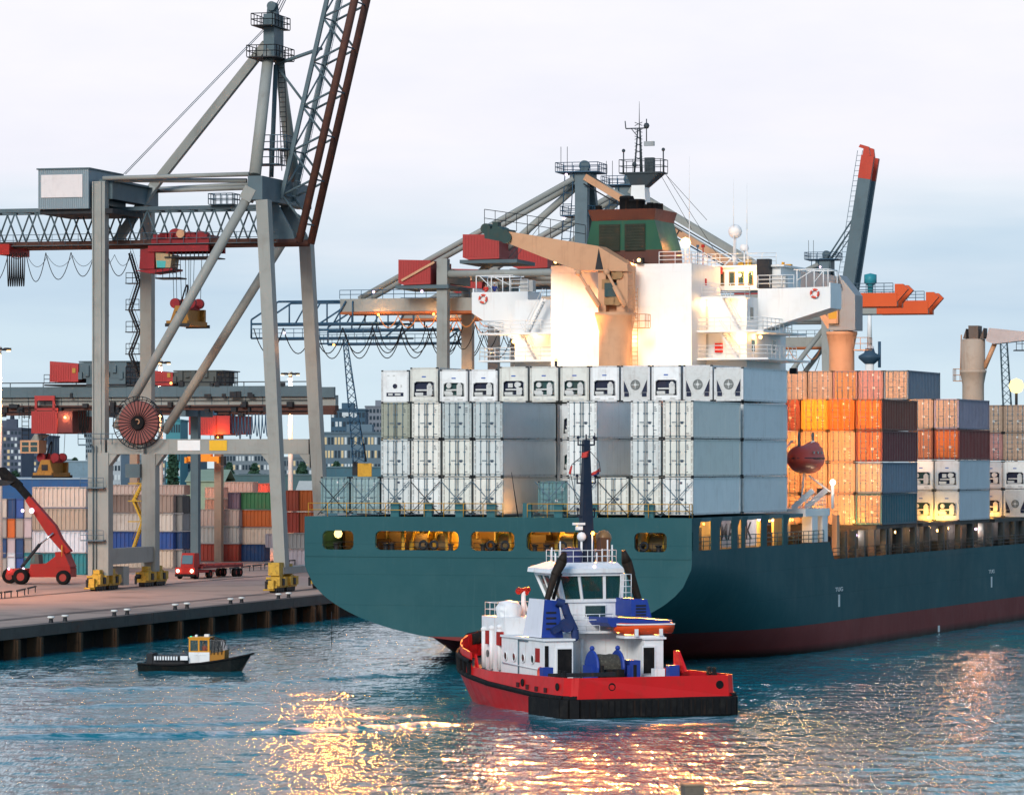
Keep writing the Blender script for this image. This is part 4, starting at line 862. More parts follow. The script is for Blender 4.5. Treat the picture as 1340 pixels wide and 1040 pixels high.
def make_container(kind, L, H, loc, deg, color, label, group, cat='container', frame=None, variant=0, lamplit_doorcol=None):
    """kind: 'dry' ribbed sides, 'reefer' smooth sides with doors aft, 'unit' cooling unit aft, 'yard' ribbed, no door detail"""
    t = bpy.data.objects.new('shipping_container', None); COL.objects.link(t); t.location = Vector(loc) + Vector((random.uniform(-.03, .03), random.uniform(-.05, .05), 0)); t.rotation_euler = (0, 0, R(deg)); tag(t, label, cat, group)
    rib = kind in ('dry', 'yard'); key = (L, H)
    c4 = tuple(color) + (1,); dc = tuple(lamplit_doorcol or color) + (1,)
    inst('shell', cm(('shell', L, H, rib, kind == 'unit'), lambda: body_mb(L, H, rib, kind == 'unit'), CONT if rib else CLEAN), t, color=c4)
    inst('frame', frame_me(L, H, kind != 'yard'), t, color=tuple(c * .8 for c in color) + (1,))
    if kind == 'yard': return t
    if kind in ('dry', 'reefer'):
        inst('gasket', cm(('gasket', H), lambda: MB().box(-CWID / 2 + .161, CWID / 2 - .161, .101, .119, .171, H - .141), GASK), t)
        for s in (0, 1):
            d = inst('door', cm(('door', H, rib), lambda: door_mb(H, rib), CONT), t, color=dc)
            if s: d.rotation_euler = (0, 0, 0); d.scale = (-1, 1, 1)
            for x in ((.3, .78) if rib else (.12, .62)): inst('lock_rod', cm(('lock_rod', H, x), lambda: rod_mb(H, x), GALV), d)
            if not s: tag(inst('marking', cm(('marking', H, rib, variant % 9), lambda: mark_mb(H, variant), paint('marking_print', (.75, .75, .72), .5, 0, streak=0) if rib else paint('marking_print_dark', (.06, .08, .12), .5, 0, streak=0)), d), kind='stuff')
    else:
        unit(t, H, variant, c4)
    return t
def unit(t, H, v, c4):
    w = CWID / 2 - .165
    if v in (0, 1, 2):      # rounded dark recess with machinery
        rec = UNITD if v != 1 else UNITG
        def front():
            m = MB(); m.box(-w, w, .02, .1, .171, .5); m.box(-w, w, .02, .1, H * .60, H - .141); m.box(-w, -w + .13, .02, .1, .501, H * .60 - .001); m.box(w - .13, w, .02, .1, .501, H * .60 - .001)
            m.prism([(-w + .131, .02, H * .60 - .001), (-w + .131, .02, H * .60 - .22), (-w + .35, .02, H * .60 - .001)], (0, .08, 0)); m.prism([(w - .131, .02, H * .60 - .001), (w - .35, .02, H * .60 - .001), (w - .131, .02, H * .60 - .22)], (0, .08, 0)); return m
        inst('front_panel', cm(('front', H, 'a'), front, CONT), t, color=c4)
        inst('recess', cm(('recess', H, v), lambda: MB().box(-w + .1, w - .1, .3, .34, .45, H * .62), rec), t)
        def mach():
            m = MB(); m.box(-w + .35, w - .3, .03, .25, .98, 1.1); m.box(.25, .72, .0, .25, .62, 1.45 if v != 2 else 1.2); m.box(-w + .25, -.1, .02, .28, .62, .84); m.box(-w + .3, w - .45, .05, .2, .53, .6); m.disc((.5, -.01, 1.45), .16, .1, (0, 1, 0), 12)
            if v == 1: m.disc((-.45, .1, 1.4), .22, .2, (0, 1, 0), 12); m.box(-.9, -.2, .05, .2, .7, .95)
            if v == 2: m.disc((.3, .1, 1.42), .24, .2, (0, 1, 0), 14); m.box(-.5, -.1, .05, .2, 1.2, 1.55)
            return m
        inst('compressor', cm(('compressor', H, v), mach, UNITW), t)
        def fr():
            m = MB(); pts = [(-w + .13, .52), (-w + .3, .44), (w - .3, .44), (w - .13, .52)]
            m.tube((-w + .16, .0, .55), (-w + .16, .0, H * .56), .035, 5).tube((w - .16, .0, .55), (w - .16, .0, H * .56), .035, 5).tube((-w + .16, .0, H * .56), (-w + .35, 0, H * .6), .035, 5).tube((w - .16, 0, H * .56), (w - .35, 0, H * .6), .035, 5)
            for x in (-.6, .55): m.box(x - .22, x + .22, -.01, .019, .2, .32)
            return m
        inst('guard_frame', cm(('guard', H, 'a'), fr, UNITW), t)
        inst('badge', cm(('badge', H), lambda: MB().box(-.2, .16, .008, .019, H * .72, H * .755), BADGE), t)
    elif v == 3:            # round condenser fan between slanted panels
        def front():
            m = MB(); m.box(-w, w, .02, .1, .171, H - .141); m.box(-w + .1, w - .1, .0, .019, H * .64, H - .25); return m
        inst('front_panel', cm(('front', H, 'b'), front, UNITW), t)
        def rec():
            m = MB()
            for s in (-1, 1): m.prism([(s * .98, .012, 1.75), (s * .52, .012, .75), (s * .98, .012, .75)], (0, -.02, 0)); m.box(s * .75 - .2, s * .75 + .2, -.01, .011, .4, .72)
            return m
        inst('recess', cm(('recess', H, 'b'), rec, UNITD), t)
        inst('condenser_fan', cm(('fan', H), lambda: MB().disc((0, -.01, 1.35), .34, .06, (0, 1, 0), 18).torus((0, -.03, 1.35), .36, .05, (0, 1, 0), 18, 6), paint('fan_grey', (.2, .21, .2), .5, .3)), t)
        inst('fan_hub', cm(('hub', H), lambda: MB().disc((0, -.05, 1.35), .12, .04, (0, 1, 0), 12).box(-.35, .35, -.055, -.035, 1.33, 1.37).box(-.02, .02, -.055, -.035, 1.0, 1.7), UNITW), t)
        def strip():
            m = MB()
            for s in (-1, 1): m.beam((s * .95, -.03, 1.8), (s * .42, -.03, .6), .1, .05, (0, 1, 0)); m.box(s * .35 - .07, s * .35 + .07, -.012, -.001, 2.3, 2.42)
            m.box(-.5, -.1, -.012, -.001, 2.18, 2.28); return m
        inst('brace_strip', cm(('strip', H), strip, UNITW), t)
    else:                   # flat front with dark round port and slot
        inst('front_panel', cm(('front', H, 'c'), lambda: MB().box(-w, w, .02, .1, .171, H - .141), CONT), t, color=c4)
        inst('recess', cm(('recess', H, 'c'), lambda: MB().disc((0, .01, 1.38), .2, .04, (0, 1, 0), 14).box(-.75, .75, -.01, .019, .55, .85), UNITD), t)
        inst('vent', cm(('vent', H, 'c'), lambda: MB().box(-.7, -.5, -.005, .019, 2.2, 2.3).box(-.2, 0, -.005, .019, 2.2, 2.3).box(.5, .62, -.005, .019, 1.3, 1.5).box(-.6, -.2, -.02, -.011, .62, .78).box(.0, .5, -.02, -.011, .62, .78), UNITW), t)
ORD = ['first', 'second', 'third', 'fourth', 'fifth', 'sixth', 'seventh', 'eighth', 'ninth', 'tenth', 'eleventh', 'twelfth']
TIER = ['bottom', 'second', 'third', 'fourth', 'top']
WR = (.80, .80, .77); OFFW = (.74, .73, .66); GREYW = (.42, .47, .46); PINKW = (.60, .55, .52)
HC = 2.9; Z0 = DKZ + .22
# stern bay, doors aft
ST = {0: {1: ('dry', (.22, .33, .34), 'grey-green ribbed container')}, 1: {1: ('dry', (.30, .40, .40), 'pale grey-green container')},
      7: {1: ('dry', (.13, .25, .26), 'dark grey-green small container')}}
cells = {}
for i in (2, 3, 4, 5, 8, 10, 11):
    for t_ in (1, 2, 3): cells[i, t_] = ('reefer', random.choice((WR, WR, OFFW, (.66, .68, .66), (.78, .75, .68))), 'white closed-door reefer container')
cells[9, 1] = ('reefer', OFFW, 'white closed-door reefer container')
cells[2, 3] = ('reefer', (.36, .37, .30), 'stained grey reefer with blotched doors'); cells[4, 3] = ('reefer', (.50, .55, .54), 'greyish closed-door reefer'); cells[5, 3] = ('reefer', (.52, .57, .57), 'pale grey closed-door reefer'); cells[3, 1] = ('reefer', WR, 'white closed-door reefer container')
for i, d in ST.items():
    for t_, v in d.items(): cells[i, t_] = v
for (i, t_), (kind, col, what) in cells.items():
    L = 12.19; H = HC
    if i == 7: H = 2.59
    v = CV0 + CP * i + 1.22
    lab = f'{what}, {TIER[t_ - 1]} tier of the {ORD[i]} stern stack from the left'
    u = 1.1 if i != 7 else 1.6
    make_container(kind, L, H, SH.world(v, u, Z0 + (t_ - 1) * 2.94), SH.deg, col, lab, 'containers stacked on the stern', variant=i * 5 + t_)
# second stern bay: cooling units aft on the top tier
V2, P2 = SH.a_of(497.5, 14.2), None
P2 = (SH.a_of(974, 14.2) - V2) / 12
units = [4, 0, 1, 0, 2, 1, 1, 0, 3, 0, 3, 3]
un = {4: 'white reefer with small round port and dark slot', 0: 'white reefer with a dark blue cooling unit', 1: 'white reefer with a dark green cooling unit', 2: 'pale reefer with a cooling unit and grey fan', 3: 'white reefer with a round fan between slanted dark panels'}
for i in range(12):
    col = (.70, .69, .63) if i in (1, 4, 5, 6) else (.80, .80, .79)
    make_container('unit', 12.19, HC if i in (1, 4, 5, 6, 7, 8, 9, 10) else 2.7, SH.world(V2 + P2 * (i + .5), 14.2, Z0 + .1 + 3 * 2.94 + (.0 if i else -.0)), SH.deg, col, f'{un[units[i]]}, {ORD[i]} in the top stern row', 'reefers in the top row of the stern', variant=units[i])
for i in (6, 7, 9, 10, 11):
    for t_ in (1, 2, 3):
        if i == 7 and t_ == 1: continue
        make_container('unit', 12.19, HC, SH.world(V2 + P2 * (i + .5), 14.2, Z0 + (t_ - 1) * 2.94), SH.deg, (.66, .67, .66) if i < 11 else random.choice(((.62, .65, .65), (.70, .71, .70))), f'white reefer, {TIER[t_ - 1]} tier, {ORD[i]} stack of the row behind the stern stacks', 'reefers behind the stern stacks', variant=random.choice((0, 1, 2)))
# forward bays, orange lamplight put into the door colours
LAMP_TAN = (.42, .30, .22); MAROON = (.16, .045, .05); BRN = (.20, .065, .045); ORG = (.50, .13, .03); SLATE = (.16, .23, .30); TEALC = (.03, .13, .17); LILAC = (.32, .29, .36); DRED = (.22, .045, .04); YO = (.50, .28, .05); PINK = (.42, .22, .20); LG = (.55, .58, .60)  # tan is grey with orange lamplight put into the colour
def bay(u, vr, n, rows, where, group, H=2.86, pitch=2.55, z0=10.42, kinds=None):
    """rows: bottom to top, each a list of (colour, words[, kind]) from the outermost stack inboard"""
    for t_, row in enumerate(rows):
        for k, cell in enumerate(row[:n]):
            if cell is None: continue
            col, what = cell[0], cell[1]; kind = cell[2] if len(cell) > 2 else 'dry'; var = cell[3] if len(cell) > 3 else k + t_
            v = vr - pitch * k - 1.22; dc = cell[4] if len(cell) > 4 else None
            pos = ['outermost stack', 'second stack inboard', 'third stack inboard', 'fourth stack inboard', 'fifth stack inboard', 'sixth stack inboard'][k]
            tt = TIER[t_] if t_ < len(rows) - 1 else 'top'
            make_container(kind, 12.19, H - .04, SH.world(v, u, z0 + t_ * H), SH.deg, col, f'{what}, {tt} tier, {pos}, {where}', group, variant=var, lamplit_doorcol=dc)
T = (LAMP_TAN, 'tan container')
bay(55.2, 15.95, 4, [[(TEALC, 'dark teal container', 'dry', 1, (.33, .22, .15)), T, T, T], [(SLATE, 'slate blue container', 'dry', 1, LAMP_TAN), T, T, T], [(MAROON, 'dark maroon container', 'dry', 0, (.34, .12, .05)), T, T, T],
    [(BRN, 'brown container with orange doors', 'dry', 0, ORG), (ORG, 'bright orange container'), (YO, 'yellow-orange container'), (MAROON, 'maroon container with white print')]], 'behind lifeboat', 'containers in the bay behind the lifeboat', H=2.82)
bay(83, 15.95, 2, [[(LG, 'white reefer with a cooling unit', 'unit', 1), (LG, 'grey-white reefer with a cooling unit', 'unit', 1)], [(LG, 'white reefer with a dark cooling unit', 'unit', 2), (WR, 'stained white reefer with a cooling unit', 'unit', 1)], [(DRED, 'dark red container with orange doors', 'dry', 0, ORG), (BRN, 'brown container with white print', 'dry', 1, (.36, .15, .08))], [(LILAC, 'lilac grey container with tan doors', 'dry', 2, LAMP_TAN), T]], 'before forward crane', 'containers in the bay before the forward crane', H=2.93)
A2 = SH.a_of(1189, 83)
bay(83, A2, 5, [[None] * 5] * 4 + [[(SLATE, 'slate blue container with tan doors', 'dry', 0, LAMP_TAN), (PINK, 'pinkish red container', 'dry', 1), (PINK, 'half orange container', 'dry', 2, (.45, .22, .09)), (LAMP_TAN, 'plain tan container'), (LAMP_TAN, 'tan container beside the white stern reefers')]], 'raised row', 'containers in the raised row', H=2.9)
bay(83, A2, 4, [[T] * 4] * 4, 'hidden stacks under the raised row', 'containers under the raised row', H=2.9) if False else None
bay(111, 15.95, 4, [[(WR, 'white reefer container', 'unit', 3), (LG, 'stained reefer container', 'unit', 0), (LG, 'pale reefer container', 'unit', 1)], [(WR, 'white reefer container', 'unit', 0), (LG, 'grey reefer container', 'unit', 2), (LG, 'pale grey reefer container', 'unit', 0)], [T, (PINK, 'pinkish container'), (WR, 'white container beside dark red one', 'reefer')], [T, T, (PINK, 'pinkish tan container')]], 'under far flood lamp', 'containers in the farthest bay', H=2.88)
# ================================================================== people
SKIN = paint('skin', (.45, .26, .18), .6, 0, streak=0); HAIR = paint('dark_hair', (.03, .02, .015), .8, 0, streak=0)
def person(loc, deg, label, jacket, trousers, sit=False, reach=.35, helmet=None, scale=1.0):
    t = thing('person', label, 'person', loc, deg)
    hip = .48 if sit else .93
    J = {'pelvis': (0, 0, hip), 'waist': (0, 0, hip + .18), 'chest': (0, .02, hip + .40), 'neck': (0, .01, hip + .56), 'head0': (0, .03, hip + .64), 'head': (0, .035, hip + .73), 'crown': (0, .03, hip + .80)}
    E = [('pelvis', 'waist'), ('waist', 'chest'), ('chest', 'neck'), ('neck', 'head0'), ('head0', 'head'), ('head', 'crown')]; Rr = {'pelvis': .14, 'waist': .125, 'chest': .14, 'neck': .055, 'head0': .075, 'head': .095, 'crown': .07}
    arms = []; legs = []
    for s, n in ((-1, 'a'), (1, 'b')):
        ch = [('sh' + n, (s * .17, .0, hip + .50), .065), ('el' + n, (s * .24, .05, hip + .23), .048), ('wr' + n, (s * .20, .1 + reach * .6, hip + .16 + reach * .3), .034), ('pa' + n, (s * .19, .16 + reach * .6, hip + .17 + reach * .3), .032)]
        prev = 'chest'
        for k, p, r in ch: J[k] = p; Rr[k] = r; E.append((prev, k)); prev = k
        arms += [(ch[0][0], ch[1][0]), (ch[1][0], ch[2][0])]
        b = Vector(J['pa' + n])
        for i in range(5):
            o = Vector(((i - 2) * .018, .05 + .01 * (2 - abs(i - 2)), -.02)) if i else Vector((-s * .05, .03, .01)); J[f'f{n}{i}'] = tuple(b + o); Rr[f'f{n}{i}'] = .009; E.append(('pa' + n, f'f{n}{i}'))
        lg = [('hp' + n, (s * .09, 0, hip - .06), .09), ('kn' + n, (s * .10, .42 if sit else .02, .50 if not sit else .47), .062), ('an' + n, (s * .10, .42 if sit else -.02, .09), .042), ('to' + n, (s * .11, .57 if sit else .14, .04), .04)]
        prev = 'pelvis'
        for k, p, r in lg: J[k] = p; Rr[k] = r; E.append((prev, k)); prev = k
        legs += [('pelvis', lg[0][0]), (lg[0][0], lg[1][0]), (lg[1][0], lg[2][0])]
    def grow(name, edges, k, mat, root):
        ks = list(dict.fromkeys([a for e in edges for a in e])); ix = {a: i for i, a in enumerate(ks)}
        me = bpy.data.meshes.new(name); me.from_pydata([Vector(J[a]) * scale for a in ks], [(ix[a], ix[b]) for a, b in edges], []); me.materials.append(mat)
        o = bpy.data.objects.new(name, me); COL.objects.link(o); o.parent = t
        md = o.modifiers.new('skin', 'SKIN'); sk = me.skin_vertices[0].data if me.skin_vertices else None
        if sk is None:
            bm = bmesh.new(); bm.from_mesh(me); ly = bm.verts.layers.skin.verify(); bm.to_mesh(me); bm.free(); sk = me.skin_vertices[0].data
        for a, i in ix.items(): sk[i].radius = (Rr[a] * k * scale,) * 2; sk[i].use_root = (a == root)
        md.use_smooth_shade = True; sd = o.modifiers.new('smooth', 'SUBSURF'); sd.levels = 1; sd.render_levels = 1
        return o
    grow('body', E, 1.0, SKIN, 'pelvis')
    grow('jacket', [('pelvis', 'waist'), ('waist', 'chest')] + [('chest', a[0]) for a in (arms[0], arms[2])] + arms, 1.22, jacket, 'pelvis')
    grow('trousers', legs, 1.2, trousers, 'pelvis')
    hz = (hip + .77) * scale
    MB().ball((0, .02 * scale, hz), .105 * scale, 10, (1, 1.08, .75)).build('helmet' if helmet else 'hair', helmet or HAIR, t)
    mb = MB(); f = .035 + .09
    for s in (-1, 1): mb.ball((s * .035 * scale, f * scale, (hip + .73) * scale), .012 * scale, 6)
    mb.build('eyes', DARK, t).name = 'eye'
    MB().prism([(-.015 * scale, f * scale, (hip + .71) * scale), (.015 * scale, f * scale, (hip + .71) * scale), (0, f * scale, (hip + .74) * scale)], (0, .03 * scale, 0)).build('nose', SKIN, t)
    MB().box(-.025 * scale, .025 * scale, (f - .01) * scale, f * scale + .004, (hip + .675) * scale, (hip + .683) * scale).build('mouth', REDC, t)
    return t
ORJ = paint('orange_work_jacket', (.75, .12, .03), .7, .1); NAVY = paint('navy_work_trousers', (.02, .03, .09), .8, .1); BLUEJ = paint('blue_work_jacket', (.03, .05, .22), .7, .1); REDJ = paint('red_work_jacket', (.6, .04, .03), .7, .1); WHELM = paint('white_helmet', (.8, .8, .8), .3, 0, streak=0)
a = SH.at(636, 385, WU + 1.2); w = SH.world(a.x, a.y, wz1 - .95); person(w, 150, 'person in a red jacket standing at the port bridge wing of the ship', REDJ, NAVY)
a = SH.at(647, 380, WU + 1.0); w = SH.world(a.x, a.y, wz1 - .9); person(w, 185, 'person in a dark blue jacket and white helmet on the port bridge wing', BLUEJ, NAVY, helmet=WHELM)

# ================================================================== tug
TUGRED = paint('red_tug_paint', (.58, .014, .016), .38, .40, (.20, .03, .02), .5, .18, (.18, .03, .02)); TUGBLUE = paint('blue_tug_paint', (.02, .055, .30), .4, .15, (.02, .03, .08), .6, .15); TUGDECK = paint('green_grey_deck', (.09, .11, .11), .8, .4)
tug = thing('tugboat', 'red hulled tug with white deckhouse and blue funnels pushing at the ship stern', 'tug', TG.o, 22)
TY = [0, .25, .8, 2, 5, 9, 13, 16.5, 16.9, 19, 21.0, 22.8, 24.4, 25.6, 26.3, 26.8]
def thw(y): return float(np.interp(y, [0, .25, .8, 2, 5, 13, 17, 19, 21.0, 22.8, 24.4, 25.6, 26.3, 26.8], [5.2, 5.6, 5.9, 6.05, 6.15, 6.1, 5.9, 5.6, 5.0, 4.2, 3.2, 2.1, 1.2, .15]))
def ttop(y): return float(np.interp(y, [0, 13, 16.5, 16.9, 21.5, 25, 27], [2.55, 2.4, 2.5, 3.45, 3.8, 4.3, 4.5]))
def tfen(y): return float(np.interp(y, [0, 5, 13, 18, 24, 27], [1.25, 1.3, 1.6, 1.95, 2.4, 2.7]))
def hullring(y, out=0.0):
    w = thw(y) + out; f = tfen(y); wl = w * float(np.interp(y, [0, 12, 23, 27], [.93, .93, .8, .35])); return w, f, wl
m = MB(); rows = []
for y in TY:
    w, f, wl = hullring(y); rake = lambda z: 0 if y < 20 else (z - 3) * .22 * (y - 20) / 8
    half = [(w * .985, y + rake(ttop(y)), ttop(y)), (w, y + rake(f), f), (w, y + rake(f), f - .25), (wl, y + rake(0) - .2, -.15), (wl * .7, y, -2.0)]
    rows.append([(x, yy, z) for x, yy, z in half] + [(-x, yy, z) for x, yy, z in reversed(half)])
k = len(rows[0]); m.add([p for r in rows for p in r], [(i * k + j, i * k + j + 1, (i + 1) * k + j + 1, (i + 1) * k + j) for i in range(len(rows) - 1) for j in range(k - 1)], False)
m.quad(*rows[0]); 
# transom corners and inner bulwark
m.build('hull', TUGRED, tug)
m = MB()
for y0, y1 in zip(TY[:-1], TY[1:]):
    for s in (-1, 1):
        a0, a1 = (thw(y0) - .18) * s, (thw(y1) - .18) * s; d0, d1 = tfen(y0) + .05, tfen(y1) + .05
        m.quad((a0, y0 + .18, d0), (a1, y1 - .1, d1), (a1, y1 - .1, ttop(y1)), (a0, y0 + .18, ttop(y0)))
        m.quad((thw(y0) * .985 * s, y0, ttop(y0)), (a0, y0 + .18, ttop(y0)), (a1, y1 - .1, ttop(y1)), (thw(y1) * .985 * s, y1, ttop(y1)))
m.quad((-4.8, .2, 1.3), (4.8, .2, 1.3), (4.8, .2, 2.5), (-4.8, .2, 2.5)); m.quad((-4.9, 0, 2.5), (4.9, 0, 2.5), (4.8, .2, 2.5), (-4.8, .2, 2.5))
m.build('bulwark', TUGRED, tug)
m = MB(); m.v = []; 
for y0, y1 in zip(TY[:-1], TY[1:]): m.quad((-thw(y0) + .18, y0 + .18, tfen(y0) + .06), (thw(y0) - .18, y0 + .18, tfen(y0) + .06), (thw(y1) - .18, y1, tfen(y1) + .06), (-thw(y1) + .18, y1, tfen(y1) + .06))
m.build('deck', TUGDECK, tug)
pts = []
for y in np.linspace(0, 26.8, 40): pts.append((-thw(y) - .05, y + (0 if y < 20 else (tfen(y) - 3) * .22 * (y - 20) / 8), tfen(y)))
full = [(-x, y, z) for x, y, z in reversed(pts)]
MB().cable(pts + full, .17, 7).build('belt_fender', BLACK, tug)
# deep ribbed stern fender
mb = MB()
path = [(-thw(5.2) - .02, 5.2)] + [(-thw(y) - .02, y) for y in (2, .8, .25)] + [(-5.1, -.05), (5.1, -.05)] + [(thw(y) + .02, y) for y in (.25, .8, 2, 4.4)]
for (x0, y0), (x1, y1) in zip(path[:-1], path[1:]):
    n = Vector((y1 - y0, -(x1 - x0), 0)).normalized() * .26
    z0, z1 = -.12, 1.22
    mb.hexa([(x0, y0, z0), (x1, y1, z0), (x1 + n.x, y1 + n.y, z0 + .15), (x0 + n.x, y0 + n.y, z0 + .15)], [(x0, y0, z1), (x1, y1, z1), (x1 + n.x, y1 + n.y, z1 - .08), (x0 + n.x, y0 + n.y, z1 - .08)])
mb.build('stern_fender', BLACK, tug)
for kx in range(24): x = -4.9 + kx * .425; MB().box(x, x + .3, -.36, -.30, .1, 1.1).build('fender_block', BLACK, tug)
# tyres and openings on the port bow
for y in np.arange(16.6, 25.2, 1.15): MB().beam((-thw(y) - .06, y, tfen(y) + .1), (-thw(y) - .06, y + .15, tfen(y) + .95), .2, .3, (0, 1, 0)).build('fender_bar', BLACK, tug)
MB().cable([(-thw(y) - .06, y + (0 if y < 20 else .1), tfen(y) + 1.0) for y in np.linspace(16.4, 26.3, 16)], .15, 7).build('upper_fender', BLACK, tug)
MB().tube((-2.6, 25.2, 3.9), (-.3, 27.0, 4.1), .45, 10).tube((.3, 27.0, 4.1), (2.6, 25.2, 3.9), .45, 10).build('bow_fender', BLACK, tug)
FP_ = paint('dark_red_recess', (.07, .008, .01), .6, .2)
for y in (3.2, 4.6, 6.1, 7.7, 17.9, 19.1, 20.3): MB().box(-thw(y) - .03, -thw(y) + .05, y - .22, y + .22, tfen(y) + .22, tfen(y) + .52).build('freeing_port', FP_, tug)
for x in (-2.9, 4.55): MB().torus((x, -.0, 1.95), .21, .06, (0, 1, 0), 16, 6).disc((x, -.015, 1.95), .19, .02, (0, 1, 0), 16).build('stern_fairlead', BLACK, tug)
for y in (1.5, 6.9): MB().torus((-thw(y) - .0, y, 1.95), .2, .05, (1, 0, 0), 14, 6).disc((-thw(y) - .01, y, 1.95), .18, .04, (1, 0, 0), 14).build('side_fairlead', BLACK, tug)
MB().prism([(-5.55, 16.2, 2.4), (-5.45, 16.9, 3.3), (-5.5, 16.9, 2.4)], (.12, 0, 0)).build('bulwark_bracket', TUGRED, tug)
a = TG.at(893, 850, 8); MB().prism([(5.4, 9.0, 2.4), (5.4, 7.2, 2.4), (5.4, 8.4, 3.7), (5.4, 9.0, 3.7)], (.2, 0, 0)).build('bulwark_bracket', TUGRED, tug)
# deckhouse: two side blocks with doors, recess with the tow winch between them
UZ = 4.45
xl0, xl1 = TG.a_of(713, 9), TG.a_of(750, 9); xr0, xr1 = TG.a_of(843, 9), TG.a_of(868, 9)
MB().box(xl0, xl1, 9, 16.5, 1.5, UZ).build('deckhouse', WHITET, tug); MB().box(xr0, xr1, 9, 16.5, 1.5, UZ).build('deckhouse', WHITET, tug)
MB().box(xl1 + .003, xr0 - .003, 12.2, 16.5, 1.5, UZ + .3).build('deckhouse', WHITET, tug)
MB().box(xl0 + .2, xr1 - .2, 16.503, 20.6, 1.9, 5.7).build('forward_deckhouse', WHITET, tug)
MB().box(xl0 - .12, xl1 + .1, 8.85, 16.5, UZ + .003, UZ + .14).build('bridge_deck', WHITET, tug); MB().box(xr0 - .1, xr1 + .15, 8.85, 16.5, UZ + .003, UZ + .14).build('bridge_deck', WHITET, tug)
for p0, p1, q0 in ((729, 747.5, 845), (841.5, 855.5, 845)):
    d0, d1 = TG.a_of(p0, 9), TG.a_of(p1, 9); z0, z1 = TG.z_of(882, 0, 9), TG.z_of(848, 0, 9); fr = MB().box(d0 - .1, d1 + .1, 8.93, 8.997, z0 - .05, z1 + .12).build('door_frame', WHITET, tug); MB().box(d0, d1, 8.9, 8.928, z0, z1).build('door', BLACK, fr)
MB().box(xl0 - .01, xl0 + .22, 8.92, 8.996, 1.6, UZ - .3).build('corner_guard', BLACK, tug)
for z in (2.2, 2.8, 3.4): MB().box(xl1 - .18, xl1 - .08, 8.95, 8.998, z, z + .1).build('door_dog', DARK, tug)
for y, z in ((10.2, 3.5), (17.0, 4.3), (19.0, 4.3)): MB().box(xl0 - .05, xl0 + .198, y - .35, y + .35, z - .45, z + .45).build('fire_locker', REDM, tug)
MB().torus((xl0 - .06, 9.6, 2.35), .35, .09, (1, 0, 0), 16, 6).build('lifebuoy', LBU, tug)
for y in (17.5, 19.5): MB().disc((xl0 + .19, y, 3.2), .25, .05, (1, 0, 0), 14).build('porthole', GLASS, tug)
for y in (17.2, 18.6, 20): MB().tube((xl0 + .1, y, 2.2), (xl0 + .1, y, 4.7 + .2 * (y % 2)), .15, 10).ball((xl0 + .1, y, 4.8 + .2 * (y % 2)), .2, 10).build('vent_pipe', WHITET, tug)
MB().lathe((xl0 + 1.2, 18.2, 5.7), [(.8, 0), (.9, .6), (.6, 1.0), (.001, 1.1)], 16).lathe((xl0 + 1.7, 19.6, 5.7), [(.6, 0), (.7, .7), (.001, .9)], 14).build('life_raft_canister', WHITET, tug)
for y, z in ((11.0, 3.2), (12.6, 3.2), (14.2, 3.2), (15.7, 3.2)): o = MB().disc((xl0 - .03, y, z), .26, .06, (1, 0, 0), 14).build('porthole', GLASS, tug); MB().torus((xl0 - .06, y, z), .28, .04, (1, 0, 0), 16, 5).build('porthole_rim', WHITET, o)
MB().tube((xl0 - .08, 9.9, 2.6), (xl0 - .08, 16.2, 2.75), .035, 5).build('grab_rail', WHITET, tug); MB().tube((xl0 - .06, 13.4, 1.7), (xl0 - .06, 13.4, 4.4), .05, 6).tube((xl0 - .06, 13.4, 4.35), (xl0 - .06, 11.8, 4.35), .05, 6).build('drain_pipe', GALV, tug)
RP = paint('pale_rope', (.42, .36, .25), .9, .4, bump=.5)
for x, y, r in ((-3.9, 3.2, .55), (3.6, 3.6, .6), (4.3, 6.4, .5), (-1.9, 2.6, .45)):
    mb = MB(); mb.torus((x, y, 1.45), r, .09, (0, 0, 1), 18, 6); mb.torus((x, y, 1.6), r * .92, .09, (0, 0, 1), 18, 6); mb.torus((x, y, 1.74), r * .85, .08, (0, 0, 1), 18, 6); mb.build('rope_coil', RP, tug)['kind'] = 'stuff'
for x, y, h in ((-4.6, 6.6, 2.9), (4.9, 8.0, 2.8), (2.6, 5.2, 2.75)): MB().box(x - .35, x + .35, y - .3, y + .3, 1.35, h).build('deck_locker', random.choice((TUGBLUE, YEL, WHITET)), tug)
for x in (-5.2, 5.2): MB().tube((x, 2.2, 1.3), (x, 2.2, 2.9), .14, 8).tube((x, 3.0, 1.3), (x, 3.0, 2.9), .14, 8).tube((x, 1.9, 2.5), (x, 3.3, 2.5), .09, 6).build('bitts', BLACK, tug).name = 'mooring_bitt'
# winch
wz = 2.35; wx = TG.a_of(797, 7.5); mb = MB()
for dx in (-1.15, .65): mb.lathe((wx + dx, 7.6, wz + .45), [(.001, -.09), (1.05, -.09), (1.12, 0), (1.05, .09), (.001, .09)], 20, (1, 0, 0), False)
for dx in (-1.5, 1.0): mb.box(wx + dx, wx + dx + .25, 6.9, 8.3, 1.35, 2.9)
mb.box(wx + 1.26, wx + 2.0, 7, 8.2, 1.35, 3.2).ball((wx - 1.15, 7.6, wz + 1.65), .18, 8).ball((wx + .65, 7.6, wz + 1.65), .18, 8)
w = mb.build('tow_winch', TUGBLUE, tug); MB().lathe((wx - 1.05, 7.6, wz + .45), [(.8, 0), (.85, .4), (.8, .9), (.85, 1.2), (.8, 1.6)], 18, (1, 0, 0)).build('tow_rope', paint('dark_tow_rope', (.06, .055, .045), .9, .4, (.3, .28, .2), 3, 0), w)
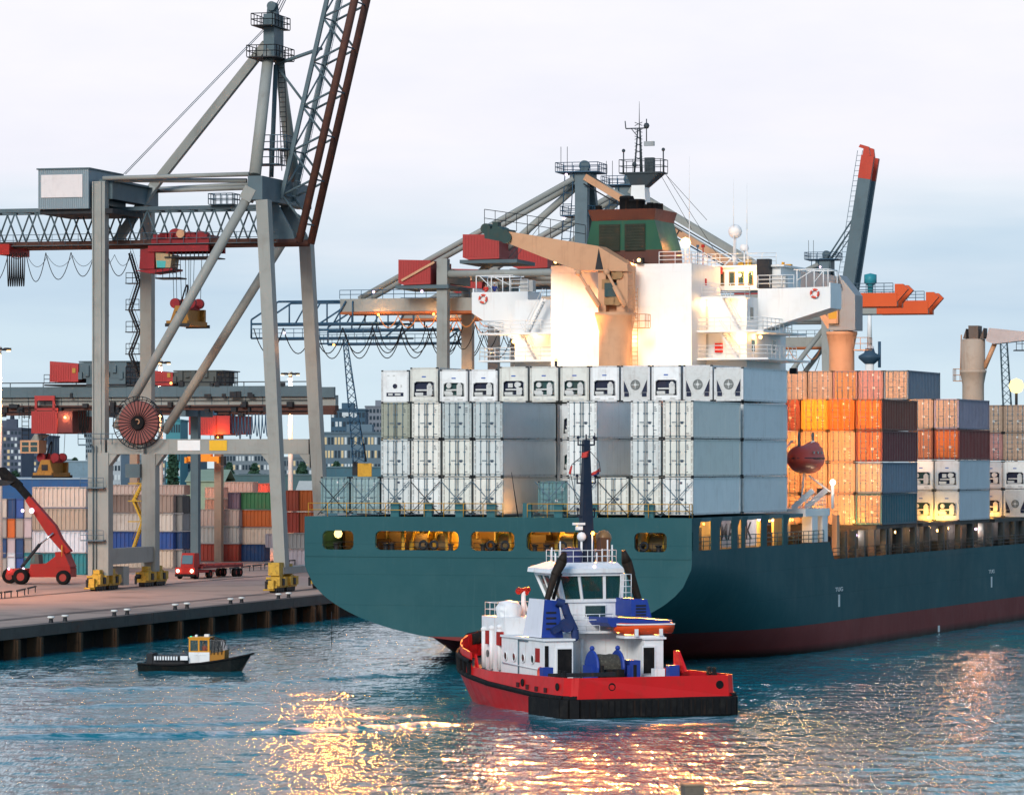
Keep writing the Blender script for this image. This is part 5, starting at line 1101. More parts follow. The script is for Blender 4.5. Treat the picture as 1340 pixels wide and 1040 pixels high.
MB().box(wx - .9, wx + .4, 5.9, 6.5, 1.35, 2.7).tube((wx - 1.3, 5.6, 1.3), (wx - 1.3, 5.6, 3.0), .12, 8).tube((wx + 1, 5.6, 1.3), (wx + 1, 5.6, 3.0), .12, 8).build('towing_hook', BLACK, tug)
MB().box(-5.2, wx - .8, 4.6, 4.9, 2.35, 2.6).build('tow_bar', DARK, tug)
MB().tube((TG.a_of(762, 11.8), 11.9, 1.4), (TG.a_of(762, 11.8), 11.9, UZ), .12, 8).build('deck_post', WHITET, tug)
# wheelhouse tower
def ringz(px0, px1, py, y0, y1): z = TG.z_of(py, 0, y0); a, b = TG.a_of(px0, y0), TG.a_of(px1, y0); return [(a, y0, z), (b, y0, z), (b - .35, y1, z), (a + .35, y1, z)]
WY = 12.6
MB().hexa([(x, y, UZ + .305) for x, y, z in ringz(739, 808, 820, WY, 16)], ringz(737, 810, 786, WY, 16)).build('wheelhouse_base', WHITET, tug)
lo, hi = ringz(737, 812, 785.8, WY, 16.0), ringz(729, 814.5, 750, WY - .45, 16.6)
zlo, zhi = lo[0][2], hi[0][2]
corners = [(lo[i], hi[i]) for i in range(4)]
mb = MB()
for l_, h_ in corners: mb.beam(l_, h_, .26, .26)
def onside(i, t, z): a = Vector(corners[i][0]).lerp(Vector(corners[i][1]), z); b = Vector(corners[(i + 1) % 4][0]).lerp(Vector(corners[(i + 1) % 4][1]), z); return a.lerp(b, t)
mull = {0: (.33, .72), 1: (.35, .7), 2: (.33, .66), 3: (.3, .65)}
for i in range(4):
    for t in mull[i]: mb.beam(onside(i, t, 0), onside(i, t, 1), .2, .14)
    mb.beam(onside(i, 0, 0), onside(i, 1, 0), .22, .22); mb.beam(onside(i, 0, .97), onside(i, 1, .97), .22, .24)
mb.build('wheelhouse_frame', WHITET, tug)
PANE = glass('wheelhouse_pane', (.02, .085, .075), .72)
for i in range(4):
    ts = (0,) + mull[i] + (1,)
    for t0, t1 in zip(ts[:-1], ts[1:]):
        if i == 0 and t1 - t0 > .3 and False: pass
        p = [onside(i, t0 + .03, .04), onside(i, t1 - .03, .04), onside(i, t1 - .03, .94), onside(i, t0 + .03, .94)]; n = (p[1] - p[0]).cross(p[3] - p[0]).normalized() * .03; MB().prism(p, n).build('pane', PANE, tug)
zf_ = zlo; MB().box(lo[0][0] + .3, lo[1][0] - .3, WY + .2, 15.8, zlo - .05, zlo + .06).build('wheelhouse_floor', DARK, tug)
MB().box(lo[0][0] + .8, lo[1][0] - .8, 15.0, 15.7, zlo + .06, zlo + .9).build('console', DARK, tug)
rz0, rz1, rz2 = ringz(722, 817, 749.8, WY - .7, 17.0), ringz(723, 816.5, 744, WY - .7, 17.0), ringz(733, 808, 736, WY + .3, 16.2)
MB().hexa(rz0, rz1).hexa([(x, y, z + .002) for x, y, z in rz1], rz2).build('wheelhouse_roof', WHITET, tug)
RZ = rz2[0][2]
MB().rail([(rz2[0][0], WY + .5, RZ), (rz2[1][0], WY + .5, RZ), (rz2[1][0] - .3, 16, RZ)], .8, 1.1, .022).rail([(rz2[0][0], WY + .5, RZ), (rz2[0][0] + .3, 16, RZ)], .8, 1.1, .022).build('roof_rail', WHITET, tug)
f = MB().box(TG.a_of(764, WY), TG.a_of(793, WY), WY - .06, WY - .002, TG.z_of(808, 0, WY), TG.z_of(791, 0, WY)).build('window_frame', WHITET, tug); MB().box(TG.a_of(765.5, WY), TG.a_of(791.5, WY), WY - .09, WY - .062, TG.z_of(806.5, 0, WY), TG.z_of(792.5, 0, WY)).build('pane', GLASS, f)
MB().rail([(TG.a_of(750, 11.3), 11.3, UZ + .5), (TG.a_of(802, 11.3), 11.3, UZ + .5)], 1.1, .9, .03, 3).build('bridge_rail', WHITET, tug)
MB().box(TG.a_of(751, 11.5), TG.a_of(800, 11.5), 11.2, WY - .1, UZ + .35, UZ + .5).build('aft_balcony', WHITET, tug)
# person at the helm inside
a = TG.at(741, 765, 14); person(TG.world(a.x, 14, zlo + .07), 22 + 180, 'person in dark clothing inside the wheelhouse of the red tug', BLUEJ, NAVY)
# blue funnel casings with raked exhausts
y0 = 10.0
def q4(pts, y): return [TG.at(px, py, y) for px, py in pts]
fl = q4([(709, 834), (737, 834), (731, 786), (713, 784)], y0)
MB().prism(fl, (0, 2.6, 0)).build('funnel_casing', TUGBLUE, tug)
s = q4([(709, 834), (713, 784)], y0); MB().prism([s[0] + Vector((-.03, .0, 0)), s[0] + Vector((-.03, 2.9, 0)), s[1] + Vector((-.03, 2.3, 0)), s[1] + Vector((-.03, 0, 0))], (-.12, 0, 0)).build('funnel_side', paint('pale_lilac_white', (.72, .72, .78), .35, .1), tug)
mb = MB(); c = TG.at(735, 812, y0 - .3); mb.cable([TG.at(728, 787, y0 - .2), TG.at(738, 790, y0 - .3), TG.at(742, 803, y0 - .3), TG.at(752, 824, y0 - .3), TG.at(753, 836, y0 - .3)], .28, 8); mb.beam(TG.at(722, 826, y0 - .25), TG.at(742, 815, y0 - .25), .6, .35); mb.disc(TG.at(741, 818, y0 - .4), .45, .4, (0, 1, 0), 14); mb.beam(TG.at(752, 834, y0 - .3), TG.at(754, 838, y0 - .3), .25, .25)
mb.build('deck_crane_arm', paint('navy_machine_paint', (.02, .04, .13), .5, .3), tug)
for k in range(4): z = fl[0].z + .5 + k * .35; MB().box(fl[0].x + .3, fl[0].x + 1.0, y0 - .04, y0 - .005, z, z + .12).build('louvre', DARK, tug)
fr_ = q4([(826, 806), (853, 808), (847, 784), (826, 783)], y0); MB().prism(fr_, (0, 2.6, 0)).build('funnel_casing', TUGBLUE, tug)
for k in range(4): z = TG.z_of(806 - k * 4, 0, y0); a, b = TG.a_of(832, y0), TG.a_of(845, y0); MB().box(a, b, y0 - .05, y0 - .005, z, z + .1).build('louvre', DARK, tug)
MB().prism(q4([(795, 808), (880, 811), (878, 814), (845, 819), (800, 820), (796, 815)], 9.4), (0, 3.4, 0)).build('side_platform', TUGBLUE, tug)
EXH = paint('sooty_brown_exhaust', (.022, .015, .011), .7, .5, (.01, .01, .01), .8, .3)
for pts in ([(716, 784), (726, 752), (735, 735), (739, 722)], [(836, 783), (826, 752), (820, 735), (816, 720)]):
    p = [TG.at(x, y, y0 + 1.1) for x, y in pts]; mb = MB()
    for i, (r0, r1) in enumerate(((.2, .26), (.3, .36), (.36, .14))): mb.tube(p[i], p[i + 1], r0, 12, r1, cap=(i == 2))
    mb.tube(TG.at((pts[0][0] + 8) if pts[0][0] < 800 else pts[0][0] - 4, 784, y0 + 1.6), TG.at((pts[1][0] + 8) if pts[0][0] < 800 else pts[1][0] - 4, 750, y0 + 1.6), .12, 8)
    mb.build('exhaust', EXH, tug)
MB().rail([TG.at(812, 783, 10.4), TG.at(826, 783, 10.4)], 1.6, .4, .025, 4).build('ladder_guard', WHITET, tug)
# rescue boat on the starboard platform
rb = TG.at(841, 823, 9.6); RBT = thing('rescue_boat', 'small orange rescue boat under a blue platform on the tug starboard side', 'rescue boat', TG.world(rb.x, rb.y, rb.z), 22)
L2 = (TG.a_of(878, 9.6) - TG.a_of(804, 9.6)) / 2
def rsec(x, w, zk, zt): return [(x, -w, zt), (x, -w * 1.05, zt * .4), (x, -w * .6, zk * .7), (x, 0, zk), (x, w * .6, zk * .7), (x, w * 1.05, zt * .4), (x, w, zt), (x, w * .5, zt + .12), (x, -w * .5, zt + .12)]
loft(MB(), [rsec(-L2, .12, -.05, .35), rsec(-L2 * .75, .5, -.28, .32), rsec(-L2 * .2, .68, -.36, .26), rsec(L2 * .5, .66, -.36, .26), rsec(L2, .55, -.3, .3)]).build('boat_body', paint('rescue_orange', (.75, .09, .02), .4, .15, (.4, .05, .02)), RBT)
for x in (-.75, 1.0): MB().box(x - .12, x + .12, -.75, -.66, -.42, .05).build('lashing_bracket', WHITET, RBT)
MB().cable([(-L2, -.35, .36), (-L2 * .7, -.6, .33), (L2, -.62, .33)], .06, 5).build('grab_line', WHITET, RBT)
MB().box(TG.a_of(816, 9.2), TG.a_of(868, 9.2), 9.05, 10.4, TG.z_of(836, 0, 9), TG.z_of(832.5, 0, 9)).build('boat_cradle', WHITET, tug)
# mast
TM = paint('dark_blue_mast', (.012, .022, .045), .45, .15); my = 14.5; mx_ = TG.a_of(767, my)
zb, zt = RZ - .3, TG.z_of(575, mx_, my)
mb = MB(); mb.hexa([(mx_ - .48, my - .4, zb), (mx_ + .48, my - .4, zb), (mx_ + .48, my + .4, zb), (mx_ - .48, my + .4, zb)], [(mx_ - .20, my - .18, zt), (mx_ + .20, my - .18, zt), (mx_ + .20, my + .18, zt), (mx_ - .20, my + .18, zt)])
zz = lambda py: TG.z_of(py, mx_, my)
for py, w in ((582, .58), (632, .65), (676, .6)):
    mb.box(mx_ - w, mx_ + w, my - .12, my + .12, zz(py) - .05, zz(py) + .05)
    for s in (-1, 1): mb.tube((mx_ + s * w, my, zz(py)), (mx_ + s * w, my, zz(py) + .5), .05, 5).ball((mx_ + s * w, my, zz(py) + .5), .12, 8)
mb.tube((mx_, my, zt), (mx_, my, zt + .35), .05, 5).tube((mx_ + .62, my, zz(582)), (mx_ + .62, my, zz(566)), .03, 4)
mb.build('mast', TM, tug)
MB().box(TG.a_of(746.5, my), TG.a_of(762, my), my - .5, my - .3, zz(686.5), zz(683.5)).box(TG.a_of(751, my), TG.a_of(758, my), my - .6, my - .25, zz(693), zz(688)).build('radar_scanner', WHITET, tug)
MB().cable([TG.at(764, 595, my), TG.at(748, 608, my), TG.at(747, 622, my), TG.at(752, 645, my), TG.at(760, 662, my)], .025, 4).cable([TG.at(772, 590, my), TG.at(784, 604, my), TG.at(786, 617, my)], .025, 4).build('halyard', DARK, tug)
FLR = paint('red_signal_flag', (.55, .06, .05), .8, .1, streak=0); FLB = paint('blue_signal_flag', (.04, .06, .2), .8, .1, streak=0)
def cloth(pts, mat):
    p = [TG.at(x, y, my - .25) for x, y in pts]; m = MB(); n = 6
    for i in range(n):
        for j in range(3):
            def P(a, b): q = p[0].lerp(p[1], a).lerp(p[3].lerp(p[2], a), b); return q + Vector((0, .12 * math.sin(a * 7 + b * 2), 0))
            m.quad(P(i / n, j / 3), P((i + 1) / n, j / 3), P((i + 1) / n, (j + 1) / 3), P(i / n, (j + 1) / 3))
    o = m.build('signal_flag', mat, tug); md = o.modifiers.new('t', 'SOLIDIFY'); md.thickness = .015
cloth([(761, 593), (772, 589), (773, 597), (762, 599)], FLR); cloth([(773, 620), (785, 612), (786, 617), (774, 622)], FLR); cloth([(774, 622), (785, 617), (785, 620), (774, 623)], FLB); cloth([(747, 610), (749, 609), (747, 620), (745, 620)], FLR)
MB().ball(TG.at(790, 704, 15.5), .55, 12).build('bronze_dome', paint('bronze_dome_paint', (.25, .14, .06), .3, .3), tug); MB().box(TG.a_of(785, 15), TG.a_of(797, 15), 14.8, 15.6, RZ, RZ + 1.6).build('searchlight_stand', paint('brown_stand', (.13, .06, .03), .5, .3), tug); MB().ball(TG.at(761, 702, 14), .32, 10).tube(TG.at(761, 702, 14), (TG.a_of(761, 14), 14, RZ), .08, 6).build('searchlight', WHITET, tug)
MB().lathe((TG.a_of(748, 14), 14, RZ), [(.7, 0), (.75, .6), (.55, .95), (.001, 1.0)], 14).build('roof_unit', paint('navy_roof_unit', (.03, .04, .13), .5, .2), tug)
for px in (722, 727, 733, 781, 788, 795, 801): x = TG.a_of(px, 13.4); MB().tube((x, 13.4, RZ), (x, 13.4, RZ + .6 + .9 * random.random()), .05, 5).build('roof_aerial', WHITET, tug)
x = TG.a_of(775, 13.2); MB().tube((x, 13.2, RZ), (x, 13.2, TG.z_of(699, x, 13.2)), .05, 6).build('lamp_pole', WHITET, tug); lamp(tug, (x, 13.1, TG.z_of(697.5, x, 13.2)), 25, (1, .4, .06), .12, LRED, .13)
lamp(tug, TG.at(778, 741, WY - .5), 20, (1, .8, .85), .1, LCOOL, .11)
# red fire monitor on the forward house
fm = TG.at(685, 773, 18.5); MB().tube((fm.x, 18.5, 5.7), (fm.x, 18.5, fm.z), .16, 8).tube((fm.x + .4, 18.5, 5.7), (fm.x, 18.5, fm.z - .5), .08, 6).build('monitor_stand', WHITET, tug); MB().tube((fm.x - .4, 18.5, fm.z), (fm.x + .45, 18.5, fm.z + .1), .17, 8).ball((fm.x - .35, 18.5, fm.z), .24, 8).ball((fm.x + .2, 18.5, fm.z - .1), .2, 8).build('fire_monitor', REDM, tug)
MB().rail([(xl0 + .4, 17, 5.7), (xl0 + .4, 20.5, 5.7), (0, 20.5, 5.7)], .9, 1.0, .02, 2).build('forward_rail', WHITET, tug)
for s in (): lamp(tug, (s * .9, 8.8, UZ - .25), 30, (1, .8, .6), .15, LWHITE, .07)

# ================================================================== pilot boat
g0 = ground(258, 877); PB = Frame(g0.x, g0.y, 0, -8)
pb = thing('pilot_boat', 'small black launch with a yellow and white cabin near the quay', 'boat', g0, -8)
HB = paint('black_launch_hull', (.012, .014, .014), .5, .3, (.05, .06, .05), 1, .2)
x0, x1 = PB.a_of(184.5, 0), PB.a_of(332, 0); Lb = x1 - x0
def pw(t): return 1.35 * (min(1, (1 - t) * 2.2) ** .6) * (.88 + .12 * min(1, t * 6))
def psh(t): return float(np.interp(t, [0, .3, .6, .85, 1], [.62, .55, .72, 1.1, 1.42]))
secs = []
for t in (0, .05, .2, .4, .55, .7, .82, .91, .97, 1.0):
    x = x0 + Lb * t; w = max(.04, pw(t)); z = psh(t); k = max(0, (t - .8) / .2); c = w * (.82 - .5 * k); xx = x - k * .9
    secs.append([(x, -w, z), (x - k * .2, -w * 1.0, z - .18), (xx, -c, -.05 + .3 * k), (xx, 0, -.5 + .5 * k), (xx, c, -.05 + .3 * k), (x - k * .2, w, z - .18), (x, w, z), (x, w * .8, z - .1), (x, -w * .8, z - .1)])
loft(MB(), secs, False).build('hull', HB, pb)
MB().cable([(x0 + Lb * t, -max(.04, pw(t)) - .03, psh(t) - .08) for t in np.linspace(0, 1, 20)], .08, 6).cable([(x0 + Lb * t, max(.04, pw(t)) + .03, psh(t) - .08) for t in np.linspace(0, 1, 20)], .08, 6).build('rubbing_strake', BLACK, pb)
YCAB = paint('yellow_cabin_paint', (.68, .30, .02), .45, .15, (.4, .15, .03), .8, .1); by = -.85
z0c = .45; zm = PB.z_of(853, 0, by); ztp = PB.z_of(835, 0, by); cx0, cx1 = PB.a_of(247, by), PB.a_of(274, by); cx2 = PB.a_of(293, by)
MB().box(cx0, cx1, by, .85, z0c, zm).build('cabin_base', paint('white_cabin_paint', (.75, .76, .76), .4, .15), pb)
mb = MB()
for a, b in ((cx0, cx0 + .12), (PB.a_of(259, by), PB.a_of(261, by)), (cx1 - .14, cx1)): mb.box(a, b, by, by + .08, zm, ztp).box(a, b, .77, .85, zm, ztp)
for y in (by, .77): mb.box(cx0, cx1, y + .001, y + .079, zm - .005, zm + .1).box(cx0, cx1, y + .001, y + .079, ztp - .14, ztp)
mb.build('cabin_frame', YCAB, pb)
for a, b in ((cx0 + .13, PB.a_of(258.9, by)),): MB().box(a, b, by + .03, by + .05, zm + .1, ztp - .14).build('window', GLASS, pb)
MB().box(PB.a_of(261.2, by), cx1 - .15, by + .03, by + .05, zm + .1, ztp - .14).build('window', glass('clear_cabin_glass', (.05, .07, .07), .25), pb)
MB().box(cx0 - .06, cx1 + .06, by - .06, .91, ztp + .003, ztp + .09).build('cabin_roof', YCAB, pb)
MB().prism([(cx1 + .003, by + .05, z0c), (cx2, by + .05, z0c + .1), (cx2 + .05, by + .05, zm + .15), (cx1 + .003, by + .05, zm + .1)], (0, 1.6, 0)).build('foredeck_house', paint('ochre_panel', (.38, .17, .02), .5, .2), pb)
mb = MB()
for px in (276, 280, 285, 290): mb.tube(PB.at(px, 856, by), PB.at(px + 1.5, 838, by), .035, 5).tube(PB.at(px, 856, .8), PB.at(px + 1.5, 838, .8), .035, 5)
for y in (by, .8): mb.cable([PB.at(275, 835, y), PB.at(280, 833, y), PB.at(290, 836, y), PB.at(296, 838, y), PB.at(293, 848, y)], .04, 5); mb.tube(PB.at(284, 848, y), PB.at(290, 837, y), .03, 4)
mb.build('awning_frame', DARK, pb)['kind'] = 'stuff'; MB().prism([PB.at(275, 836, by), PB.at(288, 838, by), PB.at(292, 852, by), PB.at(276, 854, by)], (0, 1.6, 0)).build('awning', glass('smoked_screen', (.03, .03, .03), .8), pb)
for k in range(9): px = 203 + k * 3.55; a = PB.a_of(px, -1.3); MB().box(a - .06, a + .06, -1.385, -1.30, PB.z_of(863.5, 0, -1.3), PB.z_of(858.5, 0, -1.3)).build('white_block', WHITET, pb)
MB().box(PB.a_of(236, -1.25), cx0, -1.3, -1.1, PB.z_of(863.5, 0, -1.2), PB.z_of(858, 0, -1.2)).box(PB.a_of(253, by), PB.a_of(270, by), by - .03, by - .003, PB.z_of(857, 0, by), PB.z_of(855.8, 0, by)).build('white_coaming', WHITET, pb)
MB().box(PB.a_of(195, 0), PB.a_of(203, 0), -.9, .9, .5, PB.z_of(855, 0, -.9)).box(PB.a_of(204, 0), PB.a_of(245, 0), -1.0, 1.0, .5, PB.z_of(858, 0, -1)).build('engine_box', DARK, pb)
MB().ball(PB.at(250, 834, 0), .13, 8).build('side_light', glow('green_side_light', (.05, .8, .4), 2), pb)
MB().lathe(PB.at(257, 834, 0), [(.1, 0), (.12, .2), (.001, .25)], 8).box(PB.a_of(268, 0), PB.a_of(274, 0), -.2, .2, ztp + .1, ztp + .3).build('roof_light', WHITET, pb)
a = PB.at(267, 845, -.3); person(PB.world(a.x, -.2, .5), -98 + 60, 'person in an orange jacket at the helm of the small yellow cabin launch', ORJ, NAVY, scale=.97)
# green lower hull boot stripe is under water; mooring line hanging from the ship stern
a0 = SH.at(434, 800, .25); MB().tube(a0, (a0.x, a0.y, SH.z_of(846, a0.x, .25)), .03, 4).build('hanging_line', DARK, ship)
# ================================================================== vehicles on the quay
TYRE = BLACK; RIM = paint('red_wheel_rim', (.35, .04, .03), .5, .3)
def wheel(parent, c, r, w, axis=(0, 1, 0)):
    t = MB().lathe(c, [(r * .55, -w / 2), (r * .92, -w / 2), (r, -w / 3), (r, w / 3), (r * .92, w / 2), (r * .55, w / 2), (r * .55, -w / 2)], 18, axis).build('wheel', TYRE, parent); MB().disc(c, r * .56, w * .7, axis, 14).build('rim', RIM, t); return t
g0 = ground(48, 764, QZ); RS = Frame(g0.x, g0.y, QZ, -12)
rs = thing('reach_stacker', 'red reach stacker with its boom raised in front of the stacked containers', 'reach stacker', g0, -12)
P = lambda x, y, b: RS.at(x, y, b)
for b in (-1.4, 1.4): wheel(rs, (RS.a_of(28 + (b > 0) * -2, b), b, .88), .88, .9); wheel(rs, (RS.a_of(83, b), b, .8), .8, .7)
wheel(rs, (RS.a_of(13, 1.9), 1.9, .85), .85, .8)
MB().prism([P(36, 755, -1.0), P(92, 755, -1.0), P(92, 744, -1.0), P(84, 733, -1.0), P(72, 728, -1.0), P(60, 737, -1.0), P(40, 738, -1.0)], (0, 2.2, 0)).build('chassis', REDM, rs)
MB().prism([P(73, 742, -1.05), P(92, 742, -1.05), P(90, 738, -1.05), P(83, 722, -1.05), P(72, 722, -1.05)], (0, 2.3, 0)).build('counterweight', REDM, rs)
MB().prism([P(7, 752, -1.2), P(36, 752, -1.2), P(34, 744, -1.2), P(10, 744, -1.2)], (0, 2.6, 0)).build('front_frame', REDM, rs)
f = MB().prism([P(39, 738, -.8), P(51, 738, -.8), P(50, 725, -.8), P(42, 725, -.8)], (0, 1.5, 0)).build('cab', paint('stacker_cab_paint', (.1, .09, .08), .5, .2), rs)
MB().prism([P(40.5, 736, -.83), P(45, 736, -.83), P(46, 726.5, -.83), P(43, 726.5, -.83)], (0, .02, 0)).build('window', glass('cab_glass', (.1, .16, .15), .8), f)
mb = MB(); mb.prism([P(92, 721, -.5), P(84, 725, -.5), P(62, 700, -.5), P(33, 655, -.5), P(38, 649, -.5), P(72, 688, -.5), P(80, 705, -.5)], (0, 1.0, 0)); mb.build('boom', REDM, rs)
MB().prism([P(36, 657, -.35), P(40, 649, -.35), P(26, 633, -.35), P(14, 632, -.35)], (0, .7, 0)).prism([P(22, 640, -.36), P(28, 633, -.36), P(4, 611, -.36), P(-6, 612, -.36), P(2, 628, -.36)], (0, .7, 0)).build('inner_boom', BLACK, rs)
MB().prism([P(-14, 637, -.6), P(12, 634, -.6), P(18, 630, -.6), P(-14, 626, -.6)], (0, 1.2, 0)).build('spreader_head', DARK, rs)
for b in (-.75, .75): MB().tube(P(28, 742, b), P(52, 712, b), .19, 8).build('lift_cylinder', DARK, rs); MB().tube(P(52, 712, b), P(70, 697, b), .11, 8).build('piston_rod', paint('chrome_rod', (.7, .7, .7), .2, 0, metal=1), rs)
MB().tube(P(81, 728, -1), P(81, 713, -1), .06, 6).build('exhaust', YEL, rs)
for px, py, pw, lr in ((41.5, 668, 160, .3), (29.5, 668, 80, .2), (30.5, 744, 60, .16), (11.5, 744, 50, .14)): lamp(rs, P(px, py, -1.35), pw, (1, .9, .95), .2, LCOOL, lr)
# truck with flat trailer
g0 = ground(242, 757.5, QZ); TK = Frame(g0.x, g0.y, QZ, 158)
tk = thing('terminal_truck', 'red terminal truck with headlights on and an empty flat trailer', 'truck', g0, 158)
tf = 0.0
MB().box(-1.25, 1.25, -.9, 0, .5, 1.35).box(-1.2, 1.2, -5.5, -.9, .7, 1.0).build('chassis', REDM, tk)
MB().hexa([(-1.0, -1.8, 1.36), (.7, -1.8, 1.36), (.7, -.25, 1.36), (-1.0, -.25, 1.36)], [(-.95, -1.8, 3.0), (.65, -1.8, 3.0), (.65, -.55, 3.0), (-.95, -.55, 3.0)]).build('cab', REDM, tk)
f = MB().prism([(-.85, -.275, 1.75), (.55, -.275, 1.75), (.52, -.49, 2.75), (-.82, -.49, 2.75)], (0, .06, .012)).build('windscreen', glass('truck_glass', (.10, .17, .2), .9), tk)
MB().box(-1.25, 1.25, .002, .12, .3, .6).build('bumper', BLACK, tk)
for x in (-1.05, 1.05): wheel(tk, (x, -.8, .5), .5, .35, (1, 0, 0)); wheel(tk, (x, -4.2, .5), .5, .5, (1, 0, 0)); wheel(tk, (x, -11, .5), .5, .5, (1, 0, 0)); wheel(tk, (x, -12.2, .5), .5, .5, (1, 0, 0))
for x in (-.95, .85): lamp(tk, (x, .16, .95), 90, (1, .92, .8), .15, LWHITE, .2)
MB().tube((.9, -1.9, 1.3), (.9, -1.9, 3.2), .08, 6).build('exhaust', DARK, tk)
mb = MB(); mb.box(-1.2, 1.2, -13, -2.2, 1.15, 1.45)
for k in range(6): y = -3 - k * 1.9; mb.box(-1.3, 1.3, y - .1, y + .1, 1.46, 1.62)
mb.build('trailer', paint('dark_red_trailer', (.2, .03, .03), .6, .4), tk)
# ================================================================== near gantry crane
def crane_root(lab, y, z=None): return None
C1 = QY
c1 = thing('gantry_crane', 'near grey-green gantry crane with raised lattice boom and red trolley', 'crane', C1.o, C1.deg)
YB = 15.3; G = 20.1
A = lambda px, py, b: C1.at(px, py, b)
zpt = lambda py, a, b: C1.z_of(py, a, b)
def zof(py, b): return C1.z_of(py, 8, b)
# legs
ztop = zof(236, 0)
for b, wup, wlo, nm in ((0, 1.35, 2.3, 'near'), (YB, 1.3, 1.6, 'far')):
    zp = zof(592, b)
    x0 = 0 if b == 0 else C1.a_of(197, b); x1 = C1.a_of(132, 0) if b == 0 else C1.a_of(193, b)
    m = MB(); m.box(x0 - wlo / 2, x0 + wlo / 2, b - .7, b + .7, 1.6, zp); m.box(x1 - wup / 2, x1 + wup / 2, b - .6, b + .6, zp + .003, ztop)
    for z in np.arange(8, ztop, 7.0): m.box(x1 - wup / 2 - .03, x1 + wup / 2 + .03, b - .63, b + .63, z, z + .08) if z > zp else None
    if b == 0: m.box(x1 - wup / 2 - .02, x1 - wup / 2 + .12, -.78, -.6, zp, ztop); m.box(x1 + .1, x1 + .3, -.75, -.6, zp, ztop)
    m.build('leg', STEEL, c1)
for b, pt, pb_, px0, px1 in ((0, (345, 262), (368.5, 742), 18, 15), (YB, (401, 318), (424, 742), 16, 17)):
    t_, b_ = A(*pt, b), A(*pb_, b); MB().beam(b_, t_, 1.25, 1.35, (0, 1, 0), 1.3, 1.4).build('leg', STEEL, c1)
# portal beams with haunches
for b in (0, YB):
    z0, z1 = zof(594, b), zof(574.5, b); x1 = C1.a_of(357, 0) if b == 0 else C1.a_of(406, b); m = MB()
    xl = 1.0 if b == 0 else C1.a_of(205, b)
    m.box(xl, x1, b - .62, b + .62, z0, z1); m.prism([(xl + .1, b - .55, z0 - .01), (xl + 1.1, b - .55, z0 - .01), (xl + .1, b - .55, z0 - 1.3)], (0, 1.1, 0)); m.prism([(x1 + .1, b - .55, z0 - .01), (x1 - 1.1, b - .55, z0 - .01), (x1 + .1, b - .55, z0 - 1.5)], (0, 1.1, 0)); m.build('portal_beam', STEEL, c1)
for px0, px1, c_ in ((232.5, 262, WHITE), (274, 297, paint('yellow_sign_panel', (.78, .45, .03), .5, .1))):
    z0, z1 = zof(590, 0), zof(575.5, 0); MB().box(C1.a_of(px0, -.64), C1.a_of(px1, -.64), -.68, -.622, z0 + .05, z1 - .05).build('sign_panel', c_, c1)
# sill beams, bogies
for x in (0.0, G):
    z0, z1 = 1.7, 3.4
    if x == 0: z0, z1 = zof(741, 0) + .1, zof(719, 0)
    else: z0, z1 = 1.9, 2.6
    MB().box(x - .6, x + .6, .71 if x == 0 else -1.0, YB - .71 if x == 0 else YB + 1, z0, z1).build('sill_beam', STEEL, c1)
BOG = paint('worn_yellow_bogie', (.56, .35, .05), .55, .75, (.05, .035, .02), 1.6, .5)
for x in (.3, G):
    for b in (-1.5, 2.2, YB - 2.2, YB + 1.5):
        mb = MB(); mb.prism([(x - .5, b - 1.6, .5), (x - .5, b + 1.6, .5), (x - .5, b + 1.1, 1.3), (x - .5, b + .4, 1.75), (x - .5, b - .4, 1.75), (x - .5, b - 1.1, 1.3)], (1.0, 0, 0)); mb.box(x - .75, x + .75, b - 1.3, b - .5, .7, 1.6); mb.box(x - .75, x + .75, b + .5, b + 1.3, .7, 1.6); mb.box(x - .35, x + .35, b - .5, b + .5, 1.76, 2.9 if x > 5 else 2.2)
        o = mb.build('bogie', BOG, c1)
        md = MB(); md.box(x - .8, x + .8, b - .28, b + .28, .75, 1.45)
        for k in (-1.35, -.05, 1.3): md.disc((x - .4, b + k, 1.15), .26, .5, (1, 0, 0), 10); md.box(x - .82, x - .6, b + k - .1, b + k + .1, .3, 1.2)
        md.build('drive_motor', DARK, o)
        for k in (-1.1, -.35, .35, 1.1): MB().disc((x, b + k, .36), .33, .7, (1, 0, 0), 12).build('bogie_wheel', DARK, o)
    for b in (-3.2, YB + 3.2): MB().box(x - .3, x + .3, b - .25, b + .25, .4, 1.3).tube((x - .9, b, .3), (x + .3, b, .3), .1, 6).build('rail_buffer', BOG, c1)
MB().box(-.9, .9, 4.5, 6.2, .4, 2.4).build('drive_cabinet', STEEL, c1); MB().box(G - .7, G + .5, -2.2, -.72, 1.77, 3.1).build('drive_cabinet', BOG, c1)
# top frame
mb = MB(); z0, z1 = zof(262, 0), zof(232, 0); x0 = C1.a_of(127, 0)
MB().box(x0, x0 + 1.5, .61, YB - .61, z0 + .3, z1).box(x0 + 1.502, x0 + 1.9, 1, YB - 1, z0 + 2.2, z1 - .3).build('top_beam', STEELB, c1)
xa, xb = C1.a_of(327, 0), C1.a_of(346, 0); zwa, zwb = zpt(262, xa, 0), zpt(231, xa, 0)
MB().box(xa, xb, -.7, YB + .7, zwa, zwb).build('top_beam', STEELB, c1)
mb = MB()
for (p, b0), (q, b1) in ((((135, 233.5), 0), ((326, 228), 0)), (((150, 236), .8), ((323, 236.5), .8)), (((200, 248), YB), ((325, 241), YB)), (((200, 250), YB - 1), ((323, 246), YB - 1))): MB().tube(A(*p, b0), A(*q, b1), .24, 8).build('top_tie', STEEL, c1)
